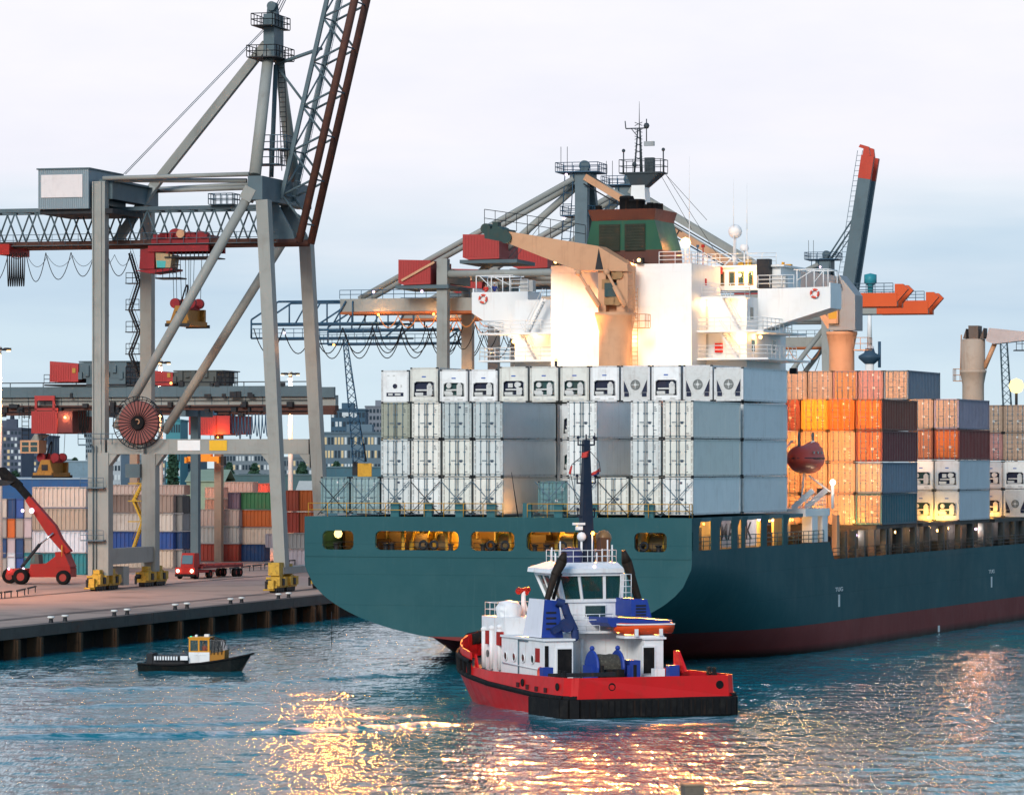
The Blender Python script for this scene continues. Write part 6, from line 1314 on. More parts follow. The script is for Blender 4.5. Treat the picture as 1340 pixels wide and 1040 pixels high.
# diagonal braces
MB().tube(A(322, 262, -.2), A(152, 560, -.2), .52, 12).build('brace', STEEL, c1); MB().tube(A(392, 282, YB), A(215, 565, YB), .50, 12).build('brace', STEEL, c1)
MB().beam(A(322, 262, -.2), A(330, 246, -.2), 1.3, 1.1, (0, 1, 0)).build('brace_gusset', STEEL, c1)
# apex frame and stays
ap = A(355, 45, 7.6); apx = Vector((ap.x, 7.6, ap.z))
f0, f1 = A(339, 231, 0), A(374, 232, 7.6)
MB().tube(A(333.5, 230, .5), A(353, 58, 6.9), .66, 12, .60).build('apex_post', STEEL, c1); MB().tube(A(385, 240, YB - .3), A(364, 70, 8.3), .72, 12, .5).build('apex_post', STEEL, c1)
MB().tube(A(355, 232, 7.6), A(361, 85, 7.6), .26, 10).build('apex_post', STEELB, c1)
MB().box(apx.x - .35, apx.x + .85, 6, 9.2, apx.z - 2.6, apx.z + 2.0).prism([(apx.x - .35, 7, apx.z + 2.003), (apx.x + .8, 7, apx.z + 2.003), (apx.x + .6, 7, apx.z + 3.3), (apx.x - .2, 7, apx.z + 3.3)], (0, 1, 0)).disc((apx.x + .3, 6.9, apx.z + 2.9), .5, .5, (0, 1, 0), 14).build('apex_head', STEELB, c1)
for py, w in ((80, 1.75), (39, 1.25)):
    z = zof(py, 7.6); mb = MB(); mb.box(apx.x - w, apx.x + w * .9, 4.6, 10.6, z - .1, z); c = [(apx.x - w, 4.6, z), (apx.x + w * .9, 4.6, z), (apx.x + w * .9, 10.6, z), (apx.x - w, 10.6, z), (apx.x - w, 4.6, z)]; mb.rail(c, 1.2, 1.0, .05); mb.build('apex_platform', DARK, c1)
bs = A(205, 245, YB - 2); MB().beam(apx + Vector((-.5, 0, -1)), (bs.x, YB - 3, bs.z), .95, .75, (0, 1, 0)).build('back_stay', STEEL, c1); b2 = A(152, 318, 8); MB().beam((bs.x, YB - 3, bs.z), (b2.x, 8, b2.z), .95, .75, (0, 1, 0)).build('back_stay', STEEL, c1)
for k in (-.25, .25): b = A(163, 228, 6); MB().tube(apx + Vector((-.3, k, 1)), (b.x, 6 + k, b.z), .04, 4).build('hoist_rope', GALV, c1)
MB().ladder((apx.x + 1.2, 8.6, zof(225, 7.6)), (apx.x + .9, 8.2, zof(85, 7.6)), .7, .5, .05).build('ladder', DARK, c1)
for px, py in ((352, 215), (362, 195)):
    a = A(px, py, 5); MB().rail([(a.x - 1.2, 4, a.z), (a.x + 1.2, 4, a.z), (a.x + 1.2, 6.5, a.z)], 1.4, .7, .05).box(a.x - 1.3, a.x + 1.3, 3.9, 6.6, a.z - .1, a.z).build('service_platform', GALV, c1)
# girder: two lattice sides, red-brown lower rail, walkway
zb0, zt0 = zof(319, 7.6), zof(273.5, 7.6); gx0, gx1 = C1.a_of(-70, 7.6), C1.a_of(397, 7.6)
for b in (5.6, 9.6):
    MB().tube((gx0, b, zb0), (gx1, b, zb0), .38, 10).build('girder_rail', RUSTB, c1); MB().beam((gx0, b, zt0), (gx1 - 3.2, b, zt0), .4, .42).build('top_chord', STEELB, c1)
    n = 15
    for i in range(n):
        xa_, xb_ = gx0 + (gx1 - 3 - gx0) * i / n, gx0 + (gx1 - 3 - gx0) * (i + 1) / n; xm = (xa_ + xb_) / 2
        MB().tube((xa_, b, zb0 + .3), (xm, b, zt0 - .2), .095, 6).tube((xm, b, zt0 - .2), (xb_, b, zb0 + .3), .095, 6).build('lattice_bar', STEELB, c1)
mb = MB()
for i in range(21): x = gx0 + (gx1 - 3.2 - gx0) * i / 20; mb.tube((x, 5.6, zt0), (x, 9.6, zt0), .1, 5); mb.tube((x, 5.6, zt0), (gx0 + (gx1 - 3.2 - gx0) * min(20, i + 1) / 20, 9.6, zt0), .07, 5)
mb.build('top_bracing', STEELB, c1)['kind'] = 'stuff'
MB().rail([(gx0, 4.7, zb0 - .1), (gx1 - 2, 4.7, zb0 - .1)], 1.15, 1.5, .035).build('walkway_rail', GALV, c1); MB().box(gx0, gx1 - 2, 4.6, 5.2, zb0 - .16, zb0 - .1).build('walkway', STEELB, c1)
a = A(293, 270, 5.6); MB().box(a.x - 1.4, a.x + 1.3, 4.6, 7, zt0 + .22, zt0 + .3).rail([(a.x - 1.4, 4.6, zt0 + .3), (a.x + 1.3, 4.6, zt0 + .3), (a.x + 1.3, 7, zt0 + .3), (a.x - 1.4, 7, zt0 + .3), (a.x - 1.4, 4.6, zt0 + .3)], 1.1, .7, .05).build('girder_platform', GALV, c1)
# hinge frames at the waterside end
for b in (5.3, 9.9): MB().prism([(gx1 - 4.2, b, zb0 + .1), (gx1 - .2, b, zb0 + .1), (gx1 - .4, b, zb0 + .9), (gx1 - 2.4, b, zb0 + 4.4), (gx1 - 3.2, b, zb0 + 4.4)], (0, .35, 0)).build('hinge_frame', STEELB, c1)
# raised boom
h0 = A(399, 318, 7.6); dirv = (A(472, 0, 7.6) - h0); dirv.y = 0; dirv.normalize(); BL = 48.0; nrm = Vector((-dirv.z, 0, dirv.x))
p0 = Vector((h0.x, 0, h0.z)); wdt = 3.0
for b in (5.6, 9.6):
    B = Vector((0, b, 0)); MB().tube(p0 + B, p0 + B + dirv * BL, .42, 10).build('boom_rail', RUSTB, c1)
    MB().beam(p0 + B + nrm * wdt + dirv * 4, p0 + B + nrm * wdt + dirv * BL, .42, .42).build('boom_chord', STEELB, c1)
    n = 10
    for i in range(n):
        s0, s1 = BL * i / n + 2, BL * (i + 1) / n + 2; sm_ = (s0 + s1) / 2
        MB().tube(p0 + B + dirv * s0, p0 + B + nrm * wdt + dirv * (sm_), .13, 6).tube(p0 + B + nrm * wdt + dirv * (sm_), p0 + B + dirv * s1, .13, 6).build('lattice_bar', STEELB, c1)
mb = MB()
for i in range(11):
    s = BL * i / 10 + 2
    if i < 10: mb.tube(p0 + Vector((0, 5.6, 0)) + nrm * wdt + dirv * (s + 2.4), p0 + Vector((0, 9.6, 0)) + nrm * wdt + dirv * (s + 2.4), .1, 5).tube(p0 + Vector((0, 5.6, 0)) + nrm * wdt + dirv * (s + 2.4), p0 + Vector((0, 9.6, 0)) + nrm * wdt + dirv * (s + 6.8), .1, 5)
    mb.tube(p0 + Vector((0, 5.6, 0)) + dirv * s, p0 + Vector((0, 9.6, 0)) + dirv * s, .1, 5)
mb.build('boom_bracing', STEELB, c1)['kind'] = 'stuff'
MB().ladder(p0 + Vector((0, 4.9, 0)) + nrm * 1.4 + dirv * 3, p0 + Vector((0, 4.9, 0)) + nrm * 1.4 + dirv * BL, .7, .8, .03, nrm).build('boom_ladder', GALV, c1)
MB().tube(p0 + Vector((0, 7.6, 0)) + nrm * wdt + dirv * 20.5, apx + Vector((.6, 0, -3.2)), .2, 8).tube(p0 + Vector((0, 7.6, 0)) + nrm * wdt + dirv * 14, apx + Vector((.6, 0, -3.4)), .14, 6).build('boom_catch', STEELB, c1)
for k in (-1.0, -.4, .4, 1.0): MB().tube(apx + Vector((.6, k, 2.4)), p0 + Vector((0, 7.6 + k, 0)) + nrm * wdt + dirv * 47, .05, 4).build('boom_rope', GALV, c1)
# machinery house
hz0, hz1 = zof(271, -1), zof(219, -1); hx0, hx1 = C1.a_of(50, -1), C1.a_of(116, -1)
HP = paint('pale_blue_grey_house', (.25, .31, .34), .5, .2, (.1, .1, .1), .3, .2)
o = MB().box(hx0, hx1, -1, 9, hz0, hz1).build('machinery_house', HP, c1)
for i in range(26): x = hx0 + (hx1 - hx0) * (i + .5) / 26; MB().box(x - .06, x + .06, -1.05, -1.002, hz0 + .05, hz1 - .05).build('wall_rib', HP, o)
MB().box(hx0 - .15, hx1 + .15, -1.15, 9.1, hz1 + .003, hz1 + .15).build('house_roof', STEELB, c1)
MB().box(C1.a_of(54, -1.1), C1.a_of(108, -1.1), -1.14, -1.052, zof(256, -1), zof(226, -1)).build('white_panel', paint('pale_panel', (.72, .66, .64), .5, .12), c1)
MB().box(hx0, hx1 + 2.5, -.5, 8.8, hz0 - .5, hz0 - .003).build('house_floor', DARK, c1)
MB().box(hx1 + .003, hx1 + .8, 2, 8, hz0 + .5, hz1 - 1).build('house_annex', STEELB, c1)
# trolley with cab
tx0, tx1 = C1.a_of(209, 7.6), C1.a_of(284, 7.6); mb = MB(); mb.box(tx0, tx1, 5.0, 10.2, zof(320, 5), zof(312, 5)); mb.box(tx0 + .2, tx0 + 1.3, 5, 10, zof(312, 5), zof(306, 5)); mb.box(tx0 + 3.8, tx0 + 4.9, 5, 10, zof(312, 5), zof(304, 5)); mb.box(tx1 - 1.7, tx1 - .2, 5, 10, zof(312, 5), zof(307, 5)); mb.box(tx0 - .3, tx1, 4.8, 5.2, zof(329, 5), zof(321, 5)); mb.box(tx0 - .3, tx1, 10, 10.4, zof(329, 5), zof(321, 5))
TRM = paint('dark_red_trolley', (.26, .016, .022), .55, .4, (.05, .015, .015), .9, .2)
for k in range(14): x = tx0 + .3 + (tx1 - tx0 - .8) * random.random(); mb.box(x, x + .2 + .5 * random.random(), 4.9, 6 + 3 * random.random(), zof(312, 5), zof(312 - 9 * random.random(), 5))
tr = mb.build('trolley', TRM, c1)
MB().disc((tx0 + 2.6, 6, zof(309, 6)), .8, 1.6, (0, 1, 0), 16).disc((tx0 + 5.3, 6.5, zof(310, 6)), .6, 2, (0, 1, 0), 14).build('hoist_drum', TRM, tr); MB().disc((tx0 + 3.4, 5, zof(306, 5)), .45, .8, (0, 1, 0), 12).build('hoist_motor', CREAM, tr)
MB().prism([A(184, 327, 5), A(212, 321, 5), A(202, 330, 5), A(202, 352, 5), A(182, 352, 5)], (0, 3.2, 0)).prism([A(176, 354, 5), A(226, 351, 5), A(226, 353.5, 5), A(196, 358, 5)], (0, 3.2, 0)).build('cab_arm', TRM, tr)
MB().prism([A(203.5, 330, 5.1), A(225, 333, 5.1), A(222.5, 352, 5.1), A(204.5, 351, 5.1)], (0, 2.4, 0)).build('operator_cab', paint('tan_cab_paint', (.42, .30, .17), .5, .2), tr)
MB().prism([A(204.5, 341, 5.07), A(217, 341.5, 5.07), A(216, 351, 5.07), A(205.5, 350, 5.07)], (0, .02, 0)).build('cab_window', glass('teal_cab_glass', (.06, .42, .40), .95), tr)
MB().rail([A(226, 359, 5), A(278, 329, 5)][:1] + [A(236, 359, 5)], 1.0, .6, .04).box(A(203, 364, 5).x, A(234, 364, 5).x, 5, 7.5, zof(364.5, 5), zof(362.5, 5)).rail([A(204, 363, 5), A(231, 363, 5)], 1.0, .8, .04).build('cab_platform', DARK, tr)
MB().rail([(tx0 + 2, 5, zof(336, 5)), (tx1 - .2, 5, zof(336, 5))], .75, .5, .06, 1).box(tx0 + 1.5, tx1, 4.9, 10.3, zof(337, 5), zof(335.5, 5)).build('trolley_platform', DARK, tr)
# spreader hanging below the trolley
sx = C1.a_of(245, 7); SP = thing('crane_spreader', 'yellow and red spreader hanging on ropes below the red trolley of the near crane', 'spreader', C1.world(sx, 7, zof(412, 7)), C1.deg)
def spreader(SP, top, k=1.0):
    mb = MB(); mb.box(-1.5 * k, 1.4 * k, -3.2, 3.2, -1.2, -.7); mb.box(-.9 * k, .9 * k, -2.2, 2.2, -.7, .5); mb.prism([(-1.3 * k, -2.4, -.7), (-.6 * k, -2.4, .9), (.7 * k, -2.4, .9), (1.3 * k, -2.4, -.7)], (0, .6, 0)); mb.box(-1.2, 1.2, 2, 2.6, -.7, .6); mb.build('spreader_frame', paint('worn_orange_spreader', (.36, .17, .03), .55, .6, (.05, .03, .02), 1.5, .3), SP)
    MB().box(-1.6 * k, 1.7 * k, -3.35, -3.21, -1.35, -1.0).box(-1.6 * k, 1.7 * k, 3.21, 3.35, -1.35, -1.0).box(-.4, .4, -2.5, -2.41, -.4, .3).build('end_beam', DARK, SP)
    mb = MB(); mb.box(-1.1 * k, 1.1 * k, -1.5, 1.5, .52, 1.0); mb.disc((-1.1 * k, -1.2, 1.2), .55, .5, (0, 1, 0), 14).disc((1.1 * k, -1.2, 1.2), .55, .5, (0, 1, 0), 14).disc((-1.1 * k, 1.2, 1.2), .55, .5, (0, 1, 0), 14).disc((1.1 * k, 1.2, 1.2), .55, .5, (0, 1, 0), 14); mb.build('sheave_block', paint('dark_red_trolley', (.26, .016, .022)), SP)
    for x, y in ((-1.3, -1.2), (-.9, -1.2), (.9, -1.2), (1.3, -1.2), (-1.3, 1.2), (1.3, 1.2), (-.2, 0), (.2, 0)): MB().tube((x * k, y, 1.2), (x * k * 1.15, y, top), .035, 4).build('rope', GALV, SP)
    MB().cable([(-.7 * k + .8 * math.sin(t), -.5, 1.0 + 2.2 * math.sin(t * 1.3)) for t in np.linspace(0, 2.2, 9)], .09, 5).build('power_cable', BLACK, SP)
spreader(SP, zof(337, 7) - zof(412, 7), .82)
# festoon cables under the girder
def festoon(parent, xs, b, z, drops, r=.045, mat=BLACK, name='festoon_cable'):
    for (xa_, xb_), d in zip(zip(xs[:-1], xs[1:]), drops): MB().cable([(xa_ + (xb_ - xa_) * t, b, z - d * (1 - (2 * t - 1) ** 2)) for t in np.linspace(0, 1, 13)], r, 5).build(name, mat, parent)
zf = zof(328, 4.6); xs = [C1.a_of(p, 4.6) for p in (-22, 11, 34, 60, 93, 124)]; festoon(c1, xs, 4.6, zf, (3.0, .6, 3.1, 2.9, 2.6)); xs = [C1.a_of(p, 4.6) for p in (140, 171)]; festoon(c1, xs, 4.6, zf, (2.6,))
xs = [C1.a_of(p, 4.6) for p in np.linspace(10, 33, 9)]; festoon(c1, xs, 4.5, zf, [3.6] * 8, .06)
mb = MB(); mb.box(C1.a_of(-3, 4.6), C1.a_of(14, 4.6), 4.2, 10, zof(330, 4.6), zof(316, 4.6)); mb.build('festoon_trolley', REDM, c1)
xs = [C1.a_of(p, 10.5) for p in (36, 62, 95, 124, 150, 172)]; festoon(c1, xs, 10.5, zf, [1.2] * 5, .03, GALV)
# cable reel on the near side
rc = A(182, 553, -1.6); Rr = 2.3
MB().lathe((rc.x, -1.6, rc.z), [(.5, -.25), (1.0, -.3), (2.2, -.3), (2.3, 0), (2.2, .25), (.5, .25)], 30, (0, 1, 0), False).build('reel_drum', paint('dusty_red_reel', (.26, .09, .08), .7, .4), c1)
MB().disc((rc.x, -2.0, rc.z), .72, .35, (0, 1, 0), 20).build('reel_hub', BLACK, c1); MB().cable([(rc.x + .25 * math.cos(t), -2.22, rc.z + .25 * math.sin(t) + .1) for t in np.linspace(-1.2, 2.2, 8)], .06, 5).build('reel_cable', CREAM, c1)
for i in range(32): an = 2 * math.pi * i / 32; c_, s_ = math.cos(an), math.sin(an); MB().tube((rc.x + .6 * c_, -1.93, rc.z + .6 * s_), (rc.x + 2.75 * c_, -1.97, rc.z + 2.75 * s_), .045, 4).build('reel_spoke', DARK, c1)
MB().torus((rc.x, -1.97, rc.z), 2.75, .05, (0, 1, 0), 40, 5).torus((rc.x + .25, -1.6, rc.z - .1), 2.5, .05, (0, 1, 0), 40, 5).build('reel_rim', DARK, c1)
MB().box(rc.x - .4, rc.x + .4, -1.4, -.6, zof(594, 0), rc.z).build('reel_bracket', STEEL, c1)
MB().box(-1.9, -.6, -1.6, -.72, zof(583, 0), zof(581, 0)).rail([(-1.9, -1.6, zof(581, 0)), (3.2, -1.6, zof(581, 0))], 1.1, 1.2, .04).build('portal_platform', GALV, c1)
for py in (639, 708): MB().box(-1.7, .9, -1.5, -.72, zof(py, 0), zof(py - 1.5, 0)).rail([(-1.7, -1.5, zof(py - 1.5, 0)), (.9, -1.5, zof(py - 1.5, 0))], 1.0, .8, .03).build('leg_platform', GALV, c1)
MB().tube((-.5, -.85, zof(760, 0)), (-.5, -.85, zof(583, 0)), .08, 5).tube((-.15, -.85, zof(745, 0)), (-.15, -.85, zof(583, 0)), .06, 5).build('cable_pipe', STEELB, c1)
# zigzag stairs beside the far landside leg
bst = YB - .3; xs0, xs1 = C1.a_of(167, bst), C1.a_of(184, bst); zs = [zof(y, bst) for y in (330, 369, 404, 433, 462, 492)]
for i, (za, zb_) in enumerate(zip(zs[:-1], zs[1:])):
    a_, b_ = (xs0 + .3, xs1 - .2) if i % 2 == 0 else (xs1 - .2, xs0 + .3); st = stair((b_, bst, zb_), (a_, bst, za), .8); st.rail([(xs0, bst - .5, zb_), (xs1, bst - .5, zb_)], 1.1, .8, .04).box(xs0 - .1, xs1, bst - .5, bst + .6, zb_ - .1, zb_); st.build('stair_flight', DARK, c1)
YST = paint('yellow_stair_paint', (.6, .36, .03), .5, .2); zs = [zof(y, bst) for y in (632, 655, 682, 717)]; xs0, xs1 = C1.a_of(175, bst), C1.a_of(187, bst)
for i, (za, zb_) in enumerate(zip(zs[:-1], zs[1:])):
    a_, b_ = (xs0, xs1) if i % 2 else (xs1, xs0); st = stair((b_, bst, zb_), (a_, bst, za), .7); st.box(xs0 - .5, xs1, bst - .5, bst + .6, za - .1, za); st.build('stair_flight', YST, c1)
MB().box(C1.a_of(168, bst), C1.a_of(187, bst), bst - 1, bst + 1, zof(625, bst), zof(607, bst)).build('electric_house', STEELB, c1)
# ================================================================== far gantry cranes on the same berth
HOUSE = paint('red_machine_house', (.40, .045, .042), .5, .2, (.25, .05, .04), .3, .25)
def ribs_x(m, x0, x1, y, z0, z1, n, t=.06):
    for i in range(n): x = x0 + (x1 - x0) * (i + .5) / n; m.box(x - (x1 - x0) / n * .22, x + (x1 - x0) / n * .22, y - t, y - .002, z0 + .1, z1 - .1)
REDTIP = paint('red_orange_boom_end', (.52, .055, .028), .5, .2)
def far_crane(b0, lab, boom_up=False, backreach=-16, houses=True, zapex=53.5, tone=0):
    F = Frame(*QY.world(0, b0, 0), QY.deg); c = thing('gantry_crane', lab, 'crane', F.o, F.deg)
    YD, Gx = 12.6, 20.1; GT, GB = 36.3, 34.5
    for b in (0, YD):
        MB().box(-.75, .75, b - .7, b + .7, 1.5, 41.5 if b == 0 else 38).build('leg', STEEL, c); MB().beam((Gx, b, 1.5), (Gx - .5, b, 40), 1.4, 1.4, (0, 1, 0)).build('leg', STEEL, c)
        MB().box(.76, Gx - .8, b - .6, b + .6, 12, 13.6).build('portal_beam', STEEL, c); MB().tube((.7, b, 39.4), (Gx - .6, b, 39.4), .55, 10).build('top_tie', STEEL, c)
        MB().tube((Gx - .6, b, 38), (.4, b, 13.6), .45, 10).build('brace', STEEL, c)
    for x in (0, Gx): MB().box(x - .6, x + .6, -2, YD + 2, 1.0, 2.6).build('sill_beam', STEEL, c); MB().box(x - .55, x + .55, .71, YD - .71, 38.2, 40.2).build('top_beam', STEEL, c)
    for b in (4.2, 8.4):
        m = MB(); m.box(backreach, Gx + 1.5, b - .6, b + .6, GB, GT)
        for x in np.arange(backreach + 3, Gx, 7): m.box(x, x + .08, b - .63, b + .63, GB, GT)
        m.build('box_girder', STEEL, c); MB().box(backreach, Gx + 1.5, b - .75, b + .75, GB - .35, GB - .003).build('girder_rail', paint('orange_brown_rail', (.40, .12, .04), .6, .4), c)
    MB().rail([(backreach, 3.4, GT), (Gx, 3.4, GT)], 1.2, 1.6, .045, 2).build('walkway_rail', BLUEST, c)
    # blue lattice frame hanging out behind the girder
    bx0, bx1 = backreach - 13, backreach + 9; mb = MB()
    for b in (3.4, 9.2):
        mb.tube((bx0, b, GB - 1.6), (bx1, b, GB - 1.6), .16, 5).tube((bx0, b, GB - 3.6), (bx1, b, GB - 3.6), .14, 5).tube((bx0 + 4, b, GT - .3), (backreach, b, GT - .3), .16, 5).tube((bx0, b, GB - 1.0), (bx0 + 4, b, GT - .3), .14, 5).tube((bx0, b, GB - 3.6), (bx0, b, GB - 1), .14, 5)
        for k in range(5): x = bx0 + 3.7 + k * 2.8; mb.tube((x, b, GB - 1.6), (x + (1.8 if k % 2 else 0), b, GT - .3), .12, 5)
        mb.tube((bx1, b, GB - 1.6), (bx1 - 2.4, b, GB - 3.6), .14, 5)
    mb.build('blue_frame', BLUEST, c); MB().rail([(bx0, 3.2, GB - 3.5), (bx1 - 3, 3.2, GB - 3.5)], 1.2, 1.3, .045, 2).build('blue_rail', BLUEST, c)
    n = 8; xs = list(np.linspace(bx0 + .5, 2, n)); festoon(c, xs, 3.0, GB - 2.2, [3.6] * (n - 1), .075); 
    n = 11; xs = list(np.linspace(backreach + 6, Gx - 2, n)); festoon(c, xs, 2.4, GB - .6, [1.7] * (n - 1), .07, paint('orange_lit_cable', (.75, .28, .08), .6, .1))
    xs = list(np.linspace(backreach + 6, Gx - 2, 9)); festoon(c, xs, 2.0, GB - 2, [3.4] * 8, .06)
    for x in (-6, 2.5): 
        mb = MB(); x0, x1, z0, z1 = (x, x + 4.6, 37.9, 41.4) if x < 0 else (x, x + 5.2, 41.4, 44.9); y0, y1 = (-1.5, 9) if x < 0 else (1, 11)
        mb.prism([(x0, y0, z0 + .3), (x0 + .8, y0, z0), (x1, y0, z0 + .1), (x1, y0, z1 - .15), (x0, y0, z1)], (0, y1 - y0, 0)); ribs_x(mb, x0 + .1, x1 - .1, y0, z0 + .3, z1 - .1, 12); mb.build('machinery_house', HOUSE, c)
        MB().box(x0 - .5, x1 + 2.5, y0 + .2, y1, z0 - .5, z0 - .003).build('house_floor', STEELB, c)
    MB().beam((-5.5, -1.6, 38.5), (-.8, -1.6, 41), .3, .3).build('house_strut', CREAM, c)
    # apex
    ax = Gx - 1.6
    for b in (1.2, YD - 1.2): MB().beam((Gx - .8, b, 40), (ax, 6.3 + (b - 6.3) * .25, zapex), 1.6, 1.3, (0, 1, 0), 1.8, 1.3).build('apex_post', STEELB, c)
    MB().box(ax - 1.6, ax + 1.2, 4.2, 8.4, zapex - 1.8, zapex).disc((ax + .3, 5, zapex + .8), .75, .5, (0, 1, 0), 16).prism([(ax - .6, 5, zapex), (ax + 1, 5, zapex), (ax + .3, 5, zapex + 1)], (0, .6, 0)).build('apex_head', STEELB, c)
    for z, w in ((zapex, 2.9), (zapex - 6, 2.2)):
        pts = [(ax - w - .6, 3.6, z), (ax + w - .4, 3.6, z), (ax + w - .4, 9, z), (ax - w - .6, 9, z), (ax - w - .6, 3.6, z)]; MB().box(ax - w - .6, ax + w - .4, 3.5, 9.1, z - .15, z - .002).rail(pts, 1.2, 1.2, .05).build('apex_platform', BLUEST, c)
    MB().ladder((ax - 2.4, 4, 41), (ax - 1.8, 4, zapex - 6), 1.2, 1.4, .07).ladder((ax - 2.0, 4, zapex - 6), (ax - 1.6, 4, zapex), 1.2, 1.4, .07).build('ladder', BLUEST, c)
    for x in (-2.8, -1.9): MB().tube((ax + x, 4, zapex), (ax + x, 4, zapex + 3.4), .04, 4).build('lightning_rod', DARK, c)
    for b in (4.2, 8.4): MB().tube((ax - 1, b, zapex - 1), (backreach + 2.6, b, GT), .40, 10).build('back_stay', STEEL, c)
    MB().tube((ax - .8, 6.3, zapex - 1.6), (2.5, 6.3, 39), .5, 10).build('back_stay', STEEL, c)
    for x in (7.0, 8.0): MB().tube((ax - .6, 6.3, zapex), (x, 6, 41), .04, 4).build('hoist_rope', GALV, c)
    hinge = Vector((Gx + 1.6, 0, (GT + GB) / 2))
    if not boom_up:
        e = Gx + 42.3
        for b in (4.2, 8.4):
            MB().box(Gx + 1.6, e - 7.3, b - .6, b + .6, GB, GT).build('boom_girder', STEEL, c); MB().box(e - 7.3, e, b - .62, b + .62, GB - .02, GT + .02).build('boom_end', ORANGE, c)
            MB().prism([(e + .003, b - .5, GB + .6), (e + 1.5, b - .5, GT + .5), (e + .8, b - .5, GT + 1.2), (e - .3, b - .5, GT + 1.2), (e - .3, b - .5, GT + .03)], (0, 1, 0)).build('boom_tip', ORANGE, c)
        MB().rail([(e - 20, 3.5, GT), (e - .5, 3.5, GT)], 1.3, 1.2, .05, 3).build('boom_rail', GALV, c)
        for b, w in ((4.2, .9),): MB().beam((ax + .6, b, zapex - .8), (Gx + 25, b, GT + .8), w, .85, (0, 1, 0)).build('fore_stay', CREAM if tone else STEEL, c)
        MB().beam((ax + .6, 8.4, zapex - .8), (Gx + 25, 8.4, GT + .8), .7, .6, (0, 1, 0)).build('fore_stay', STEEL, c); MB().tube((ax + .6, 3.2, zapex - 1.8), (Gx + 24, 3.2, GT + .8), .09, 4).build('stay_rope', DARK, c)
    else:
        d = Vector((.155, 0, .988)); L = 34
        for b in (3.4, 8.4):
            p = Vector((hinge.x - .2, b, hinge.z)); MB().beam(p, p + d * (L - 4.2), 1.3, 2.3, (1, 0, -.16)).build('boom_girder', STEELB, c); MB().beam(p + d * (L - 4.19), p + d * L, 1.33, 2.33, (1, 0, -.16)).build('boom_end', REDTIP, c); q_ = p + d * L; MB().prism([q_ + Vector((-1.0, -.4, 0)), q_ + Vector((.4, -.4, 0)), q_ + Vector((.2, -.4, 1.6)), q_ + Vector((-1.4, -.4, 2.1)), q_ + Vector((-1.7, -.4, 1.6)), q_ + Vector((-.8, -.4, 1.3))], (0, .8, 0)).build('boom_tip', REDTIP, c)
        p = Vector((hinge.x - 1.8, 3.2, hinge.z)); MB().ladder(p + d * 9, p + d * (L + 1), .9, .9, .05, (1, 0, 0)).build('boom_ladder', GALV, c)
        for b in (4.2, 8.4): MB().tube((ax + .4, b, zapex - .2), Vector((hinge.x - 1.4, b, hinge.z)) + d * 22.5, .16, 6).tube((ax + .4, b + .8, zapex - .8), Vector((hinge.x - 1.4, b + .8, hinge.z)) + d * 21, .1, 5).build('fore_stay', STEELB, c)
    return c, F
c2, F2 = far_crane(131.5, 'middle gantry crane with two red machine houses and lowered boom behind the ship bridge', tone=1)
c3, F3 = far_crane(158.0, 'next gantry crane behind the red houses, its orange boom tip over the ship farther out', backreach=-15)
c4, F4 = far_crane(314.0, 'distant gantry crane with a grey boom raised to an orange tip', boom_up=True, zapex=50.5)
for c, F, ptxt in ((c2, F2, None),):
    # letters on the fore stay of the middle crane
    s0, s1 = Vector((19.1, 4.2, 52.7)), Vector((45.1, 4.2, 37.1)); t = .48; p = s0.lerp(s1, t); an = math.atan2((s1 - s0).z, (s1 - s0).x)
    text('PET', 1.15, LETM, c, (p.x, 4.2 - .46, p.z), (R(90), -an, 0), 'lettering').scale = (1.3, 1, 1)
for c, xs, zz_, pw in ((c2, (-10, -2, 8, 14), 34.0, 520), (c3, (-8, 4, 14), 34.0, 420)):
    for x in xs: lamp(c, (x, 2.2, zz_), pw, (1, .42, .10), .25, LSOD, .18)
for c, x, b, z in ((c2, -11, 3.2, 37.2), (c2, -4, 3.2, 37.2), (c2, -24, 3.0, 31.6), (c2, 16.6, 3.4, 53), (c2, 16.2, 3.6, 47), (c3, -21, 3, 31.6), (c3, 17, 3.4, 52), (c4, 18, 3.2, 49), (c2, 50, 3.4, 37.2), (c3, 57, 3.4, 37.2)): lamp(c, (x, b, z), 60, (1, .85, 1), .15, LCOOL, .2)
lamp(c2, (1.5, 10, 24), 3000, (1, .40, .08), .4, LSOD, .3); lamp(c1, (5, 8, 22), 900, (1, .42, .11), .3, LSOD, .14); lamp(c1, (23, 9, 26), 900, (1, .42, .11), .3, LSOD, .14)
# tank on the boom of the middle crane, mast behind the second forward bay
a = F2.at(1139, 372, 4.2); MB().lathe((a.x, 4.2, 36.3), [(.4, 0), (.4, 1.0), (.85, 1.4), (.85, 2.5), (.001, 2.7)], 14).build('boom_tank', paint('teal_tank', (.03, .25, .30), .4, .2), c2)
FM = Frame(*QY.world(24, 240, 0), QY.deg); px = 1138; x = FM.a_of(px, 0); t = thing('signal_mast', 'slim white mast with a dark platform rising behind the containers coloured lamplit tan', 'mast', FM.world(x, 0, 0), FM.deg)
zt = FM.z_of(398, x, 0); zp_ = FM.z_of(468, x, 0); MB().tube((0, 0, 0), (0, 0, zp_ + 1.85), .9, 10, .7).tube((0, 0, zp_ + 1.8), (0, 0, zt), .42, 10, .3).build('pole', WHITE, t); MB().lathe((0, 0, zp_ - 1), [(.8, 0), (1.8, .9), (1.8, 1.3), (.9, 1.8), (.6, 2.8)], 14).build('platform', paint('navy_platform', (.04, .08, .12), .5, .2), t); MB().tube((1.6, 0, zp_ - 1.6), (1.6, 0, zp_ + 2.6), .25, 8).build('stand_pipe', BLUEST, t)
